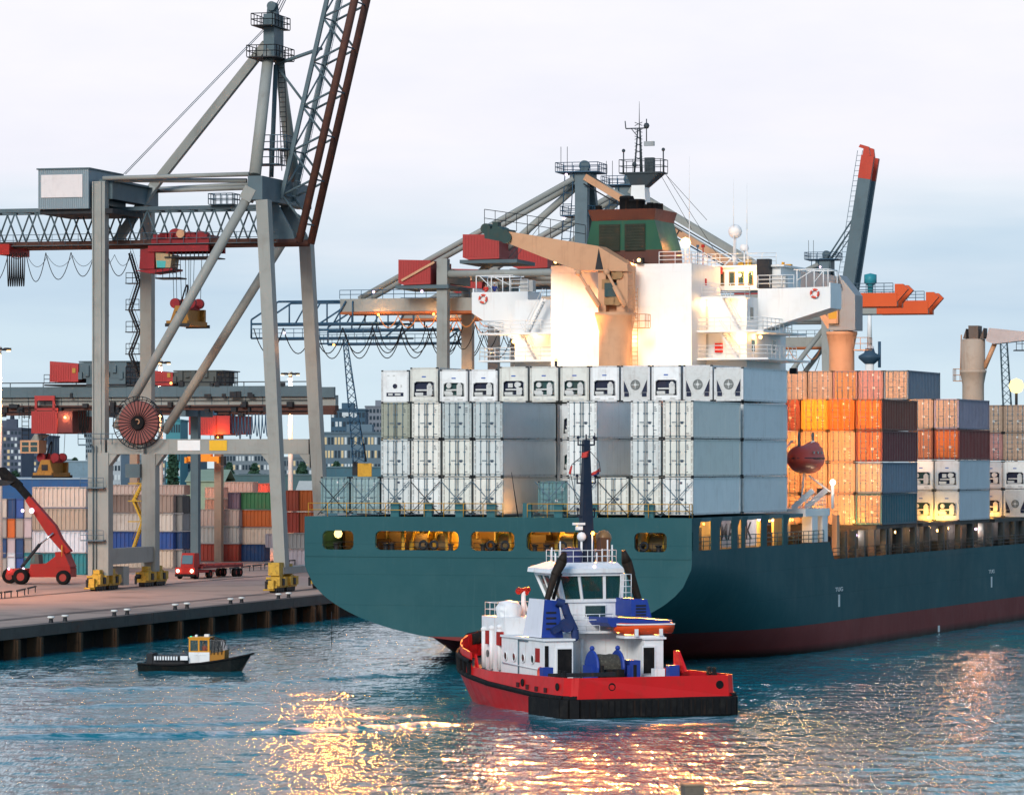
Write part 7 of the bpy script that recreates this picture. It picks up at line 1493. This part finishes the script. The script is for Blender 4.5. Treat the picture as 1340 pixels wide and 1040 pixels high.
# ================================================================== yard bridge cranes
def bridge_crane(b0, lab, pxh, pxt, legs, dark):
    F = Frame(*QY.world(0, b0, 0), QY.deg); c = thing('bridge_crane', lab, 'crane', F.o, F.deg); ZB = 20.6; x0, x1 = F.a_of(-25, 0), F.a_of(412, 0)
    for y in (0, 9):
        m = MB(); m.box(x0, x1, y - .6, y + .6, ZB, ZB + 1.3)
        m.build('box_girder', STEEL, c); MB().box(x0, x1, y - .75, y + .75, ZB - .6, ZB - .003).build('girder_rail', RUSTB, c); MB().box(x0, x1, y - 1.1, y - .61, ZB + 1.0, ZB + 2.3).build('walkway_panel', STEELB, c)
    sf = MB()
    for k in range(int((x1 - x0) / 2.2)): x = x0 + k * 2.2; sf.box(x, x + .07, -.66, -.602, ZB + .02, ZB + .98); sf.box(x, x + .05, -1.13, -1.102, ZB + 1.0, ZB + 2.3)
    sf.build('girder_stiffener', STEELB, c)['kind'] = 'stuff'
    rr = random.Random(int(b0)); cl = MB()
    for k in range(46): x = x0 + (x1 - x0) * rr.random(); w_ = .2 + .7 * rr.random(); z_ = ZB + rr.choice((-.9, -.3, .9, 2.3)); cl.box(x, x + w_, -1.2 - .3 * rr.random(), -.7, z_, z_ + .25 + .5 * rr.random())
    cl.tube((x0, -.9, ZB - .25), (x1, -.9, ZB - .25), .07, 5).tube((x0, -.85, ZB + .55), (x1, -.85, ZB + .55), .05, 5); cl.build('cable_gear', DARK, c)['kind'] = 'stuff'
    MB().rail([(x0, -1.1, ZB + 2.3), (x1, -1.1, ZB + 2.3)], .5, 4.5, .06, 1).build('walkway_rail', DARK, c)
    for px, w, mt in legs:
        x = F.a_of(px, 0); 
        MB().box(x - w, x + w, 4, 5, 0, ZB - .61).box(x - w, x + w, -.6, 9.6, ZB - 1.4, ZB - .602).build('leg', mt, c)
    h0, h1, h2, h3, yt0, yt1 = pxh
    xa, xb, xc, xd = (F.a_of(p, 0) for p in (h0, h1, h2, h3)); z0, z1 = F.z_of(yt1, xa, 0), F.z_of(yt0, xa, 0)
    m = MB(); m.prism([(xa, -1.5, z0), (xb, -1.5, z0), (xb, -1.5, z1 - .35), (xa, -1.5, z1)], (0, 6, 0)); ribs_x(m, xa, xb - .9, -1.5, z0, z1 - .35, 9); hs = m.build('machinery_house', HOUSE, c)
    MB().box(xb - .75, xb - .3, -1.62, -1.563, z0 + 1.1, z0 + 1.7).build('window', paint('ochre_window', (.45, .25, .05), .4, .1), hs)
    m = MB(); m.box(xb + .003, xd, -1.2, 6, z0 + .4, z1 - .2)
    for i in range(7): x = xb + (xd - xb) * i / 7; m.box(x, x + .5, -1.5, -1.203, z0 + .3 + (i % 3) * .4, z0 + 1.2 + (i % 2) * .8)
    m.box(xb, xd + .8, -1.3, 6, z1 - .15, z1); m.box(xb + 1, xd, -1.3, 5, ZB + 2.31, z0 + .38); m.build('winch_platform', dark, c)
    MB().rail([(xd, -1.4, z0 - .4), (xd + 1.8, -1.4, z0 - .4), (xd + 1.8, 2, z0 - .4)], 2.2, .7, .06, 3).rail([(xa - .8, -1.4, z0 - .2), (xb, -1.4, z0 - .2)], 1.1, .8, .04).box(xa - .8, xd + 1.8, -1.4, 5, z0 - .5, z0 - .3).build('house_platform', DARK, c)
    for px in (h0 + 17, h2 + 20): x = F.a_of(px, 0); MB().box(x - .4, x + .4, -.5, .5, ZB + 2.3, z0 - .5).build('house_foot', DARK, c)
    # hanging trolley
    q0, q1, q2, ya, yb = pxt; xa, xb, xc = (F.a_of(p, -2) for p in (q0, q1, q2)); z0, z1 = F.z_of(yb, xa, -2), F.z_of(ya, xa, -2)
    m = MB(); m.box(xa, xb, -2, 8, z0, z1); ribs_x(m, xa, xb, -2, z0, z1, 12); tr = m.build('trolley_house', HOUSE, c)
    MB().box(xb + .003, xc, -1.8, 7.5, z0 + .1, z1).build('trolley_side', paint('dark_red_side', (.16, .035, .035), .5, .2) if pxt[0] < 100 else HOUSE, tr)  # side of the trolley house; darker red on the first crane
    m = MB(); m.box(xa + .4, xa + .7, -1.9, -1.6, z1, ZB + 1.2).box(xb - .7, xb - .4, -1.9, -1.6, z1, ZB + 1.2).box(xa + .4, xb - .4, -1.95, -1.6, ZB + .6, ZB + 1.2); m.box(xa + .4, xb, -1.9, -1.2, z1 + .1, z1 + .4); m.build('trolley_frame', HOUSE if pxt[0] < 100 else BLUEST, tr)
    return c, F, (xa, xb, xc, z0, z1)
LIT_LEG = paint('lamplit_tan_leg', (.36, .25, .18), .6, .3)  # orange lamplight on the legs put into their colour
y1, FY1, tr1 = bridge_crane(70, 'yard bridge crane with a red house and red trolley hanging over the container stacks', (71, 108, 118, 170, 473, 500), (41, 75, 94, 538, 567), ((120, .42, STEELB), (240, .5, STEELB)), STEELB)
y2, FY2, tr2 = bridge_crane(112, 'second yard bridge crane behind, with an orange-lit red trolley', (203, 231, 236, 288, 485, 505), (247, 283, 300, 544, 569), ((161, .55, LIT_LEG), (272, .5, LIT_LEG)), paint('dark_winch_green', (.08, .09, .085), .5, .3))
a = FY1.at(38.5, 584, -1.5); cb = MB().box(a.x - 1.25, a.x + 1.25, -1.5, 1, FY1.z_of(593, a.x, 0), FY1.z_of(576, a.x, 0)).build('operator_cab', CREAM, y1)
for s in (-.55, .6): MB().box(a.x + s - .45, a.x + s + .45, -1.53, -1.503, FY1.z_of(591, a.x, 0), FY1.z_of(584.5, a.x, 0)).box(a.x + s - .45, a.x + s + .45, -1.53, -1.503, FY1.z_of(583, a.x, 0), FY1.z_of(578.5, a.x, 0)).build('cab_window', GLASS, cb)
MB().prism([FY1.at(40, 576, 0), FY1.at(52, 576, 0), FY1.at(62, 568, 0), FY1.at(45, 568, 0)], (0, 1, 0)).build('cab_bracket', STEEL, y1)
x = FY1.a_of(34, -1); MB().ladder((x, -1.2, FY1.z_of(575, x, 0)), (x, -1.2, FY1.z_of(528, x, 0)), .9, .5, .05).rail([(x - .8, -1.3, FY1.z_of(548, x, 0)), (x + .6, -1.3, FY1.z_of(548, x, 0))], 1.1, .7, .05).build('cab_ladder', DARK, y1)
for F, c, px, n in ((FY1, y1, (103, 116), 5), (FY2, y2, (303, 352), 12)):
    xs = [F.a_of(p, -1) for p in np.linspace(*px, n)]; festoon(c, xs, -1, 20.0, [2.6 + .4 * (i % 3) for i in range(n - 1)], .07, BLUEST if px[0] > 200 else BLACK)
x = FY2.a_of(314, -1); MB().box(x - .65, x + .65, -1.25, -.62 - .5, 21.4, 22.6).build('yellow_box', YEL, y2)
lamp(y1, FY1.at(85, 546, -2.2), 250, (1, .7, .3), .2, LWARM, .15); lamp(y2, FY2.at(285, 572, -2.6), 900, (1, .35, .06), .2, LSOD, .12)
sp1 = FY1.at(68, 611, 1); SP1 = thing('crane_spreader', 'grey and yellow spreader hanging under the red trolley of the yard crane', 'spreader', FY1.world(sp1.x, 1, sp1.z), FY1.deg)
spreader(SP1, tr1[3] - sp1.z, .85)
sp2 = FY2.at(268, 600, 1); SP2 = thing('crane_spreader', 'long orange-yellow spreader under the second yard crane', 'spreader', FY2.world(sp2.x, 1, sp2.z), FY2.deg)
MB().box(-2.3, 2.2, -.6, .6, -.4, .3).box(-1, 1, -.5, .5, .3, .8).box(-2.5, -2.2, -1.2, 1.2, -.6, .2).box(2.1, 2.4, -1.2, 1.2, -.6, .2).build('spreader_frame', paint('orange_spreader', (.75, .30, .03), .5, .3), SP2)
for x in (-.8, .8): MB().tube((x, 0, .8), (x, 0, tr2[3] - sp2.z), .04, 4).build('rope', GALV, SP2)
for q in range(1): MB().box(2.4, 2.9, -.5, .5, -.9, .3).build('twist_head', DARK, SP2)
# ================================================================== lamp masts
POLE = paint('white_lamp_pole', (.70, .66, .60), .5, .2)
def lamp_mast(px, py, D, lab, pw):
    x = (px - CX) / FP * D; z = CZ - QZ + (YH - py) / FP * D; t = thing('lamp_mast', lab, 'lamp mast', (x, D, QZ), 0, 'tall lamp masts in the yard')
    MB().tube((0, 0, 0), (0, 0, z), .42, 12, .26).build('pole', POLE, t); m = MB(); m.torus((0, 0, z - .4), 1.0, .09, (0, 0, 1), 18, 5)
    for k in range(4): an = k * math.pi / 2; m.tube((0, 0, z - .4), (1.0 * math.cos(an), 1.0 * math.sin(an), z - .4), .06, 4)
    m.build('lamp_ring', DARK, t)
    for k in range(8): an = k * math.pi / 4 + .2; MB().cbox((1.15 * math.cos(an), 1.15 * math.sin(an), z - .35), (.5, .5, .3)).build('lamp_head', DARK, t)
    for k in (0, 1, 2): an = -math.pi / 2 + (k - 1) * 1.3; MB().cbox((1.2 * math.cos(an), 1.2 * math.sin(an), z - .56), (.4, .4, .1)).build('lamp_lens', LWARM, t)
    d = bpy.data.lights.new('lamp_light', 'SPOT'); d.energy = pw; d.color = (1, .40, .16); d.shadow_soft_size = .9; d.spot_size = R(136); d.spot_blend = .5; o = bpy.data.objects.new('lamp_light', d); COL.objects.link(o); o.parent = t; o.location = (0, -.4, z - 1.1)
lamp_mast(210, 471, 548, 'slim white lamp mast rising behind the near crane legs', 60000)
lamp_mast(380, 486, 590, 'slim white lamp mast between the waterside legs of the near crane', 60000)
lamp_mast(-1, 453, 470, 'lamp mast with a lit head cut by the picture edge', 32000)
lamp_mast(-240, 440, 400, 'lamp mast standing outside the view on the quay', 80000)
# ================================================================== containers in the yard
BL_ = (.035, .09, .30); NV = (.02, .06, .16); GR_ = (.30, .29, .28); LGR = (.45, .43, .40); PK = (.50, .38, .33); PALE = (.62, .54, .48); RB = (.36, .06, .04); GRN = (.045, .16, .07); ORN = (.48, .12, .03); PUR = (.20, .13, .17); CRM = (.58, .47, .38); TL = (.03, .20, .23); DG = (.09, .09, .09); TNG = (.34, .30, .25); BRP = (.34, .24, .20); WBL = (.55, .60, .66); LIL = (.42, .37, .40)
def side(px0, px1, y0, y1, base, col, lab, grp, cat='container'):
    """a container seen from its long side: columns px0..px1, rows y0 (top) .. y1, standing in a stack whose foot is at ground row base"""
    D = FP * (CZ - QZ) / (base - YH); pm = (px0 + px1) / 2; w = Vector(((pm - CX) / FP * D, D, QZ)); l = QY.local(w); b = l.y
    x0, x1 = QY.a_of(px0, b), QY.a_of(px1, b); z0, z1 = QY.z_of(y1, (x0 + x1) / 2, b), QY.z_of(y0, (x0 + x1) / 2, b)
    make_container('yard', round(x1 - x0 - .04, 2), round(z1 - z0 - .03, 2), QY.world(x0, b + 1.22, max(0, z0)), QY.deg - 90, col, lab, grp)
def ends(px0, px1, y0, y1, base, col, lab, grp, L=2.99):
    D = FP * (CZ - QZ) / (base - YH); w = Vector(((px0 + px1) / 2 - CX, 0, 0)); l = QY.local(((w.x) / FP * D, D, QZ)); b = l.y; x0, x1 = QY.a_of(px0, b), QY.a_of(px1, b); z0, z1 = QY.z_of(y1, x0, b), QY.z_of(y0, x0, b)
    t = make_container('yard', L, round(z1 - z0 - .03, 2), QY.world((x0 + x1) / 2, b, max(0, z0)), QY.deg, col, lab, grp); t.scale = ((x1 - x0 - .05) / CWID, 1, 1)
G1 = 'end-on containers behind the reach stacker'
cols = [[(LGR, 'light grey'), (NV, 'navy blue'), (BL_, 'bright blue'), (LGR, 'pale grey')], [(GR_, 'grey'), (ORN, 'orange'), (GR_, 'mid grey'), (LIL, 'lilac grey')], [(NV, 'dark blue'), (LIL, 'lilac'), (NV, 'navy'), (GR_, 'steel grey')], [(GR_, 'dusty grey'), (WBL, 'pale blue'), (BL_, 'blue'), (TL, 'teal')]]
for r_, row in enumerate(cols):
    for k, (c_, nm) in enumerate(row):
        for j, p in enumerate((0,)): ends(-2 + k * 11.0, 8.6 + k * 11.0, 652 + r_ * 26, 677.6 + r_ * 26, 748, c_, f'{nm} container seen end-on, {["top", "second", "third", "bottom"][r_]} row, {ORD[k]} column by the stacker boom', G1)
for k in range(3):
    for r_ in range(4): ends(-35 + k * 11, -24.4 + k * 11, 652 + r_ * 26, 677.6 + r_ * 26, 748, random.choice((GR_, NV, LGR, RB)), f'container seen end-on beyond the picture edge, {["top", "second", "third", "bottom"][r_]} row, {ORD[k]} column', G1)
G2 = 'long stack behind the red reach stacker'
for (y0, y1), (c_, nm) in zip(((636.5, 664), (664.5, 694), (694.5, 723), (723.5, 752)), ((LGR, 'pale grey ribbed container on top'), (TNG, 'tan-grey ribbed container second from the top'), (WBL, 'whitish blue container third from the top'), (TL, 'teal container at the foot'))):
    side(42, 113, y0, y1, 752, c_, f'{nm} of the stack behind the stacker boom', G2)
G3 = 'stack behind the landside crane legs'
for (y0, y1), (c_, nm) in zip(((647, 671), (671.5, 695), (695.5, 718.5), (719, 743)), ((BRP, 'brownish pink container on top'), (PALE, 'pale pinkish white container second from the top'), (BL_, 'bright blue container third from the top'), (CRM, 'cream container at the foot'))):
    side(143, 227, y0, y1, 743, c_, f'{nm} of the stack behind the crane legs', G3)
side(144, 241, 634, 647.5, 735, PK, 'pinkish container row showing above the stack behind the crane legs', G3)
for r_, (c_, nm) in enumerate(((DG, 'dark grey'), (GR_, 'grey'), (NV, 'navy'), (GR_, 'dusty grey'))): ends(228, 239, 648 + r_ * 23.7, 671 + r_ * 23.7, 743, c_, f'{nm} container end beside the pink and blue stack, {["top", "second", "third", "bottom"][r_]} row', G3)
for r_, (c_, nm) in enumerate(((DG, 'dark'), (GR_, 'plain grey'), (DG, 'near-black'), (PUR, 'purple-grey'))): ends(240, 251, 652 + r_ * 21.5, 673 + r_ * 21.5, 738, c_, f'{nm} container end in the gap beside the truck cab, {["top", "second", "third", "bottom"][r_]} row', G3)
G4 = 'stacks behind the red truck'
for px0, px1, y0, y1, c_, nm in ((252, 313, 666, 688.5, PK, 'greyish pink container, top of the stack behind the truck'), (252, 313, 689, 711, LGR, 'white-grey container in the middle of the stack behind the truck'), (252, 313, 711.5, 734, RB, 'red-brown container at the foot behind the truck'),
    (314, 361, 644, 666.5, GRN, 'dark green ribbed container'), (298, 313.5, 644, 666, PUR, 'short purple container beside the green one'), (314, 361, 667, 689.5, ORN, 'orange container under the green one'), (314, 361, 690, 712, CRM, 'cream container under the orange one'), (314, 346, 712.5, 735, NV, 'blue container at the foot under the cream one')):
    side(px0, px1, y0, y1, 734.5, c_, nm, G4)
side(268, 292, 637, 652, 728, PK, 'small pink container behind the stack, upper one', G4); side(268, 292, 652.5, 667, 728, BRP, 'small brownish pink container behind the stack, lower one', G4); side(293, 331, 630, 644, 727, PK, 'wide pink container on the stack behind', G4)
side(347, 362, 698, 716.5, 736, LIL, 'lilac grey container end beside the waterside crane leg', G4)
G5 = 'stacks beside the ship stern'
for px0, px1, y0, y1, c_, nm in ((374, 391, 641, 669, (.34, .07, .04), 'red-brown container, upper, left of two beside the ship'), (391.5, 412, 641, 669, ORN, 'orange-brown container, upper, nearest the ship stern'), (374, 391, 669.5, 697, RB, 'rusty red container below, left of two beside the ship'), (391.5, 412, 669.5, 697, (.4, .1, .04), 'rusty orange container below, nearest the ship stern'), (374, 402, 697.5, 718, GR_, 'grey container with a red mark beside the ship stern'), (374, 420, 718.5, 739, LIL, 'lilac container at the foot beside the ship stern')):
    side(px0, px1, y0, y1, 739, c_, nm, G5)
side(330, 352, 632, 644, 722, (.45, .08, .06), 'red container on the far stack left of the waterside leg', G5)
# sheds just behind the yard
def shed(px0, px1, y0, D, col, lab, roofcol=None, depth=30, name='warehouse', flat=False):
    x0, x1 = (px0 - CX) / FP * D, (px1 - CX) / FP * D; z = CZ + (YH - y0) / FP * D - QZ; t = thing(name, lab, 'shed', ((x0 + x1) / 2, D, QZ), 0); w = (x1 - x0) / 2; m = MB(); m.box(-w, w, 0, depth, 0, z - (0 if flat else .8)); m.build('wall', paint('shed_' + name + str(px0), col, .6, .2), t)
    if flat: MB().box(-w - .2, w + .2, -.2, depth + .2, z + .002, z + .3).build('roof', paint('shed_roof' + str(px0), roofcol or col, .7, .2), t)
    else: MB().prism([(-w - .3, -.4, z - .79), (w + .3, -.4, z - .79), (w + .3, depth / 2, z + 1.5), (-w - .3, depth / 2, z + 1.5)], (0, 0, .15)).prism([(-w - .3, depth / 2, z + 1.502), (w + .3, depth / 2, z + 1.502), (w + .3, depth, z - .79), (-w - .3, depth, z - .79)], (0, 0, .15)).build('roof', paint('shed_roof' + str(px0), roofcol or col, .7, .2), t)
    for k in range(max(1, int(w * 2 / 9))): x = -w + 4.5 + k * 9; MB().box(x - 1.6, x + 1.6, -.06, -.002, 0, min(z * .6, 4)).build('door', paint('shed_door', (.2, .22, .24), .6, .2), t)
    return t
shed(-40, 118, 627, 760, (.03, .10, .24), 'long low blue shed behind the pale grey container stack', (.35, .42, .47), flat=True)
shed(244, 293, 625, 800, (.30, .36, .25), 'pale green shed behind the pink containers')
t = shed(388, 412, 640, 820, (.55, .53, .48), 'white pitched tent roof between the waterside crane legs', (.62, .58, .50)); 
shed(425, 520, 612, 900, (.05, .13, .17), 'dark teal warehouse left of the white stern containers', (.10, .17, .2), flat=True)
shed(60, 118, 604, 1050, (.16, .25, .31), 'blue-grey flat-roofed hall behind the yard crane spreader', (.25, .33, .38), flat=True)
shed(300, 420, 622, 980, (.06, .12, .13), 'dark low warehouse behind the green and orange containers', (.09, .14, .15), flat=True)
# ================================================================== town beyond, distance haze put into its wall colours
WINL = glow('lit_window', (1, .84, .52), .6); WIND = paint('town_dark_window', (.03, .05, .07), .2, 0, streak=0); WINP = paint('town_pale_window', (.55, .60, .62), .3, 0, streak=0)
def building(px0, px1, y0, D, col, lab, rows, colsn, depth=40, lit=.15, pale=.0, roofbits=True, spire=None):
    x0, x1 = (px0 - CX) / FP * D, (px1 - CX) / FP * D; H = CZ + (YH - y0) / FP * D - QZ; w = (x1 - x0) / 2; t = thing('building', lab, 'building', ((x0 + x1) / 2, D, QZ), 0)
    MB().box(-w, w, 0, depth, 0, H).build('wall', paint('hazed_town_wall_%d' % (px0 + 500), col, .7, .2, scale=.08), t)
    L = MB(); Dk = MB(); Pl = MB(); rr = random.Random(px0 * 7 + int(D))
    for r_ in range(rows):
        for k in range(colsn):
            cx = -w + 2 * w * (k + .5) / colsn; z = H * (r_ + .5) / rows; ww = w / colsn * .62; hh = H / rows * .27; m = L if rr.random() < lit else (Pl if rr.random() < pale else Dk)
            m.box(cx - ww, cx + ww, -.15, -.01, z - hh, z + hh)
    for m, mt in ((L, WINL), (Dk, WIND), (Pl, WINP)):
        if m.v: m.build('window', mt, t)['kind'] = 'stuff'
    rf = MB().box(-w - .3, w + .3, -.3, depth + .3, H + .002, H + .8).build('roof', paint('hazed_town_roof_%d' % (px0 + 500), tuple(c * .8 for c in col), .8, .2), t)
    if roofbits: MB().box(-w * .4, w * .3, 5, depth * .6, H + .8, H + 3.5).build('roof_house', MATS['hazed_town_wall_%d' % (px0 + 500)], rf)
    if spire: MB().box(spire * w - 2, spire * w + 2, 4, 8, H + .8, H + 4).tube((spire * w, 6, H + 4), (spire * w, 6, H + 13), .9, 6, .05).build('spire', MATS['hazed_town_roof_%d' % (px0 + 500)], rf)
    return t, H, w
DBL = (.055, .075, .12)
building(-30, 28, 562, 1500, (0.089, 0.112, 0.161), 'wide dark blue apartment block at the far edge', 11, 12, lit=.08, pale=.3, spire=.5)
building(28, 63, 572, 1620, (0.076, 0.103, 0.156), 'lower dark blue apartment block behind the hanging cream cab', 10, 7, lit=.08, pale=.3)
building(145, 158, 594, 1400, (0.365, 0.409, 0.441), 'narrow white block seen between the landside crane legs', 5, 3, lit=.0, pale=.1)
building(217, 236, 551, 1700, (0.068, 0.247, 0.288), 'turquoise glass block beside the cable reel', 5, 6, pale=.4, lit=.05)
building(284, 357, 594, 1500, (0.17, 0.213, 0.245), 'long grey apartment block under the portal beam', 5, 18, pale=.35, lit=.06)
building(236, 262, 585, 1750, (0.11, 0.18, 0.22), 'blue-grey block behind the yard crane legs', 6, 6, pale=.3, lit=.05)
building(358, 425, 600, 1600, (0.152, 0.197, 0.228), 'low grey block behind the waterside crane legs', 4, 16, pale=.3, lit=.15)
t, H, w = building(433, 478, 537, 1800, (0.051, 0.107, 0.161), 'dark blue office block with a white roof sign', 9, 9, pale=.25, lit=.05)
MB().box(-w * .35, w * .25, -.4, -.16, H - 2.6, H - .9).build('sign', WINP, t)
building(478, 520, 533, 1900, (0.195, 0.222, 0.263), 'grey office tower beside the dark blue one', 12, 9, pale=.1, lit=.03)
building(424, 520, 568, 1400, (0.118, 0.18, 0.228), 'long office block with lit yellow windows', 5, 22, pale=.2, lit=.35)
building(112, 120, 560, 2000, (0.195, 0.247, 0.28), 'slim pale tower beside the landside leg', 12, 3, pale=.2, lit=0)
building(64, 112, 610, 1900, (0.127, 0.18, 0.22), 'low distant block beyond the flat-roofed hall', 3, 12, pale=.3, lit=.1)
building(160, 216, 604, 1900, (0.136, 0.188, 0.22), 'distant block behind the cable reel', 4, 14, pale=.3, lit=.1)
# trees between the yard and the town
LEAF = paint('dark_leaf', (.035, .085, .05), .8, .3, (.02, .05, .035), 2, 0); BARK = paint('bark', (.06, .045, .03), .9, .3)
def tree(px, y0, y1, D, wpx, lab, conifer=False):
    x = (px - CX) / FP * D; H = CZ + (YH - y0) / FP * D - QZ; w = wpx / FP * D / 2; t = thing('tree', lab, 'tree', (x, D, QZ), 0, 'trees beyond the container yard'); rr = random.Random(px)
    m = MB(); m.tube((0, 0, 0), (.1, 0, H * .8), .35, 7, .1)
    for k in range(6): an = rr.random() * 6.28; z = H * (.35 + .08 * k); m.tube((0, 0, z), (math.cos(an) * w * .6, math.sin(an) * w * .6, z + H * .12), .12, 5, .04)
    m.build('trunk', BARK, t); m = MB()
    for k in range(900):
        z = H * (.25 + .75 * rr.random() ** .9); f = (1 - (z / H)) * 1.1 + .08 if conifer else max(.12, math.sin(math.pi * min(1, max(0.03, (z / H - .2) / .82))) ** .6)
        an = rr.random() * 6.28; r = w * f * rr.random() ** .4 * (.8 + .3 * math.sin(an * 3 + z)); c = Vector((r * math.cos(an), r * math.sin(an), z)); s = .35 + .5 * rr.random(); a = Vector((rr.gauss(0, 1), rr.gauss(0, 1), rr.gauss(0, 1))).normalized(); b = a.orthogonal().normalized(); m.quad(c - a * s, c + b * s * .6, c + a * s, c - b * s * .6)
    m.build('crown', LEAF, t)
for px, y0, wp, con, lab in ((176, 590, 14, True, 'pointed dark tree behind the cable reel'), (226, 592, 18, False, 'round dark tree right of the landside leg'), (98, 600, 14, False, 'small tree beside the flat-roofed hall'), (300, 606, 16, False, 'bushy tree before the grey apartment block'), (333, 607, 18, False, 'bushy tree below the yellow sign panel'), (396, 606, 18, False, 'tree between the waterside crane legs'), (20, 617, 20, False, 'tree behind the reach stacker boom'), (440, 605, 16, False, 'tree before the lit office block')):
    tree(px, y0, 0, 1150, wp, lab, con)
# small harbour crane with lattice jib behind the stern
D = 860; x = (476 - CX) / FP * D; HCr = Frame(x, D, QZ, 0); t = thing('harbour_crane', 'small mobile crane with a yellow cab and thin blue lattice jib', 'crane', HCr.o, 0)
a = HCr.at(477, 612, 0); MB().box(HCr.a_of(468, 0), HCr.a_of(486, 0), 0, 4, HCr.z_of(624, 0, 0), HCr.z_of(606, 0, 0)).build('machinery_house', YEL, t); MB().box(HCr.a_of(461, 0), HCr.a_of(467.8, 0), 0, 2, HCr.z_of(622, 0, 0), HCr.z_of(604, 0, 0)).build('cab', DARK, t); MB().box(-1.5, 1.5, .5, 3.5, 0, HCr.z_of(624.2, 0, 0)).build('pedestal', DARK, t)
def lattice(F, p, q, w0, w1, n, mat, parent, name='lattice_jib', r=.1):
    p = Vector(p); q = Vector(q); mb = MB(); d, a_, b_ = MB.axes(p, q, (0, 1, 0)); prev = None
    for i in range(n + 1):
        t_ = i / n; c = p.lerp(q, t_); w = w0 + (w1 - w0) * t_; cs = [c + a_ * sx * w / 2 + b_ * sy * w / 2 for sx, sy in ((-1, -1), (1, -1), (1, 1), (-1, 1))]
        if prev:
            for k in range(4): mb.tube(prev[k], cs[k], r, 4); mb.tube(prev[k], cs[(k + 1) % 4], r * .7, 4)
        prev = cs
    return mb.build(name, mat, parent)
lattice(HCr, HCr.at(470, 605, 0), HCr.at(451, 440, 0), 2.6, .8, 16, BLUEST, t, r=.12); MB().tube(HCr.at(479, 604, 1), HCr.at(476, 580, 1), .2, 6).tube(HCr.at(476, 580, 1), HCr.at(453, 455, 1), .05, 4).build('back_mast', DARK, t)
D = 620; F5 = Frame((1318 - CX) / FP * D, D, QZ, 0); t = thing('lattice_mast', 'thin lattice mast behind the far flood lamp', 'mast', F5.o, 0); lattice(F5, F5.at(1323, 620, 0), F5.at(1313, 440, 0), 1.5, 1.0, 18, STEELB, t, 'lattice', .07); MB().rail([F5.at(1330, 458, 0), F5.at(1345, 458, 0)], 2, .8, .05).box(F5.a_of(1328, 0), F5.a_of(1346, 0), 0, 2, F5.z_of(459, 0, 0), F5.z_of(457.6, 0, 0)).build('platform', DARK, t)
# ================================================================== air
def haze():
    m = bpy.data.materials.new('haze_air'); m.use_nodes = True; n = m.node_tree.nodes; n.clear(); o = n.new('ShaderNodeOutputMaterial'); v = n.new('ShaderNodeVolumePrincipled'); v.inputs['Density'].default_value = HAZE; v.inputs['Color'].default_value = (.80, .88, .95, 1); v.inputs['Anisotropy'].default_value = .2
    m.node_tree.links.new(v.outputs[0], o.inputs['Volume'])
    b = MB().box(-9500, 9500, -9500, 9500, -9.5, 96).build('haze', m); b['kind'] = 'stuff'
HAZE = .0
if HAZE > 0: haze()
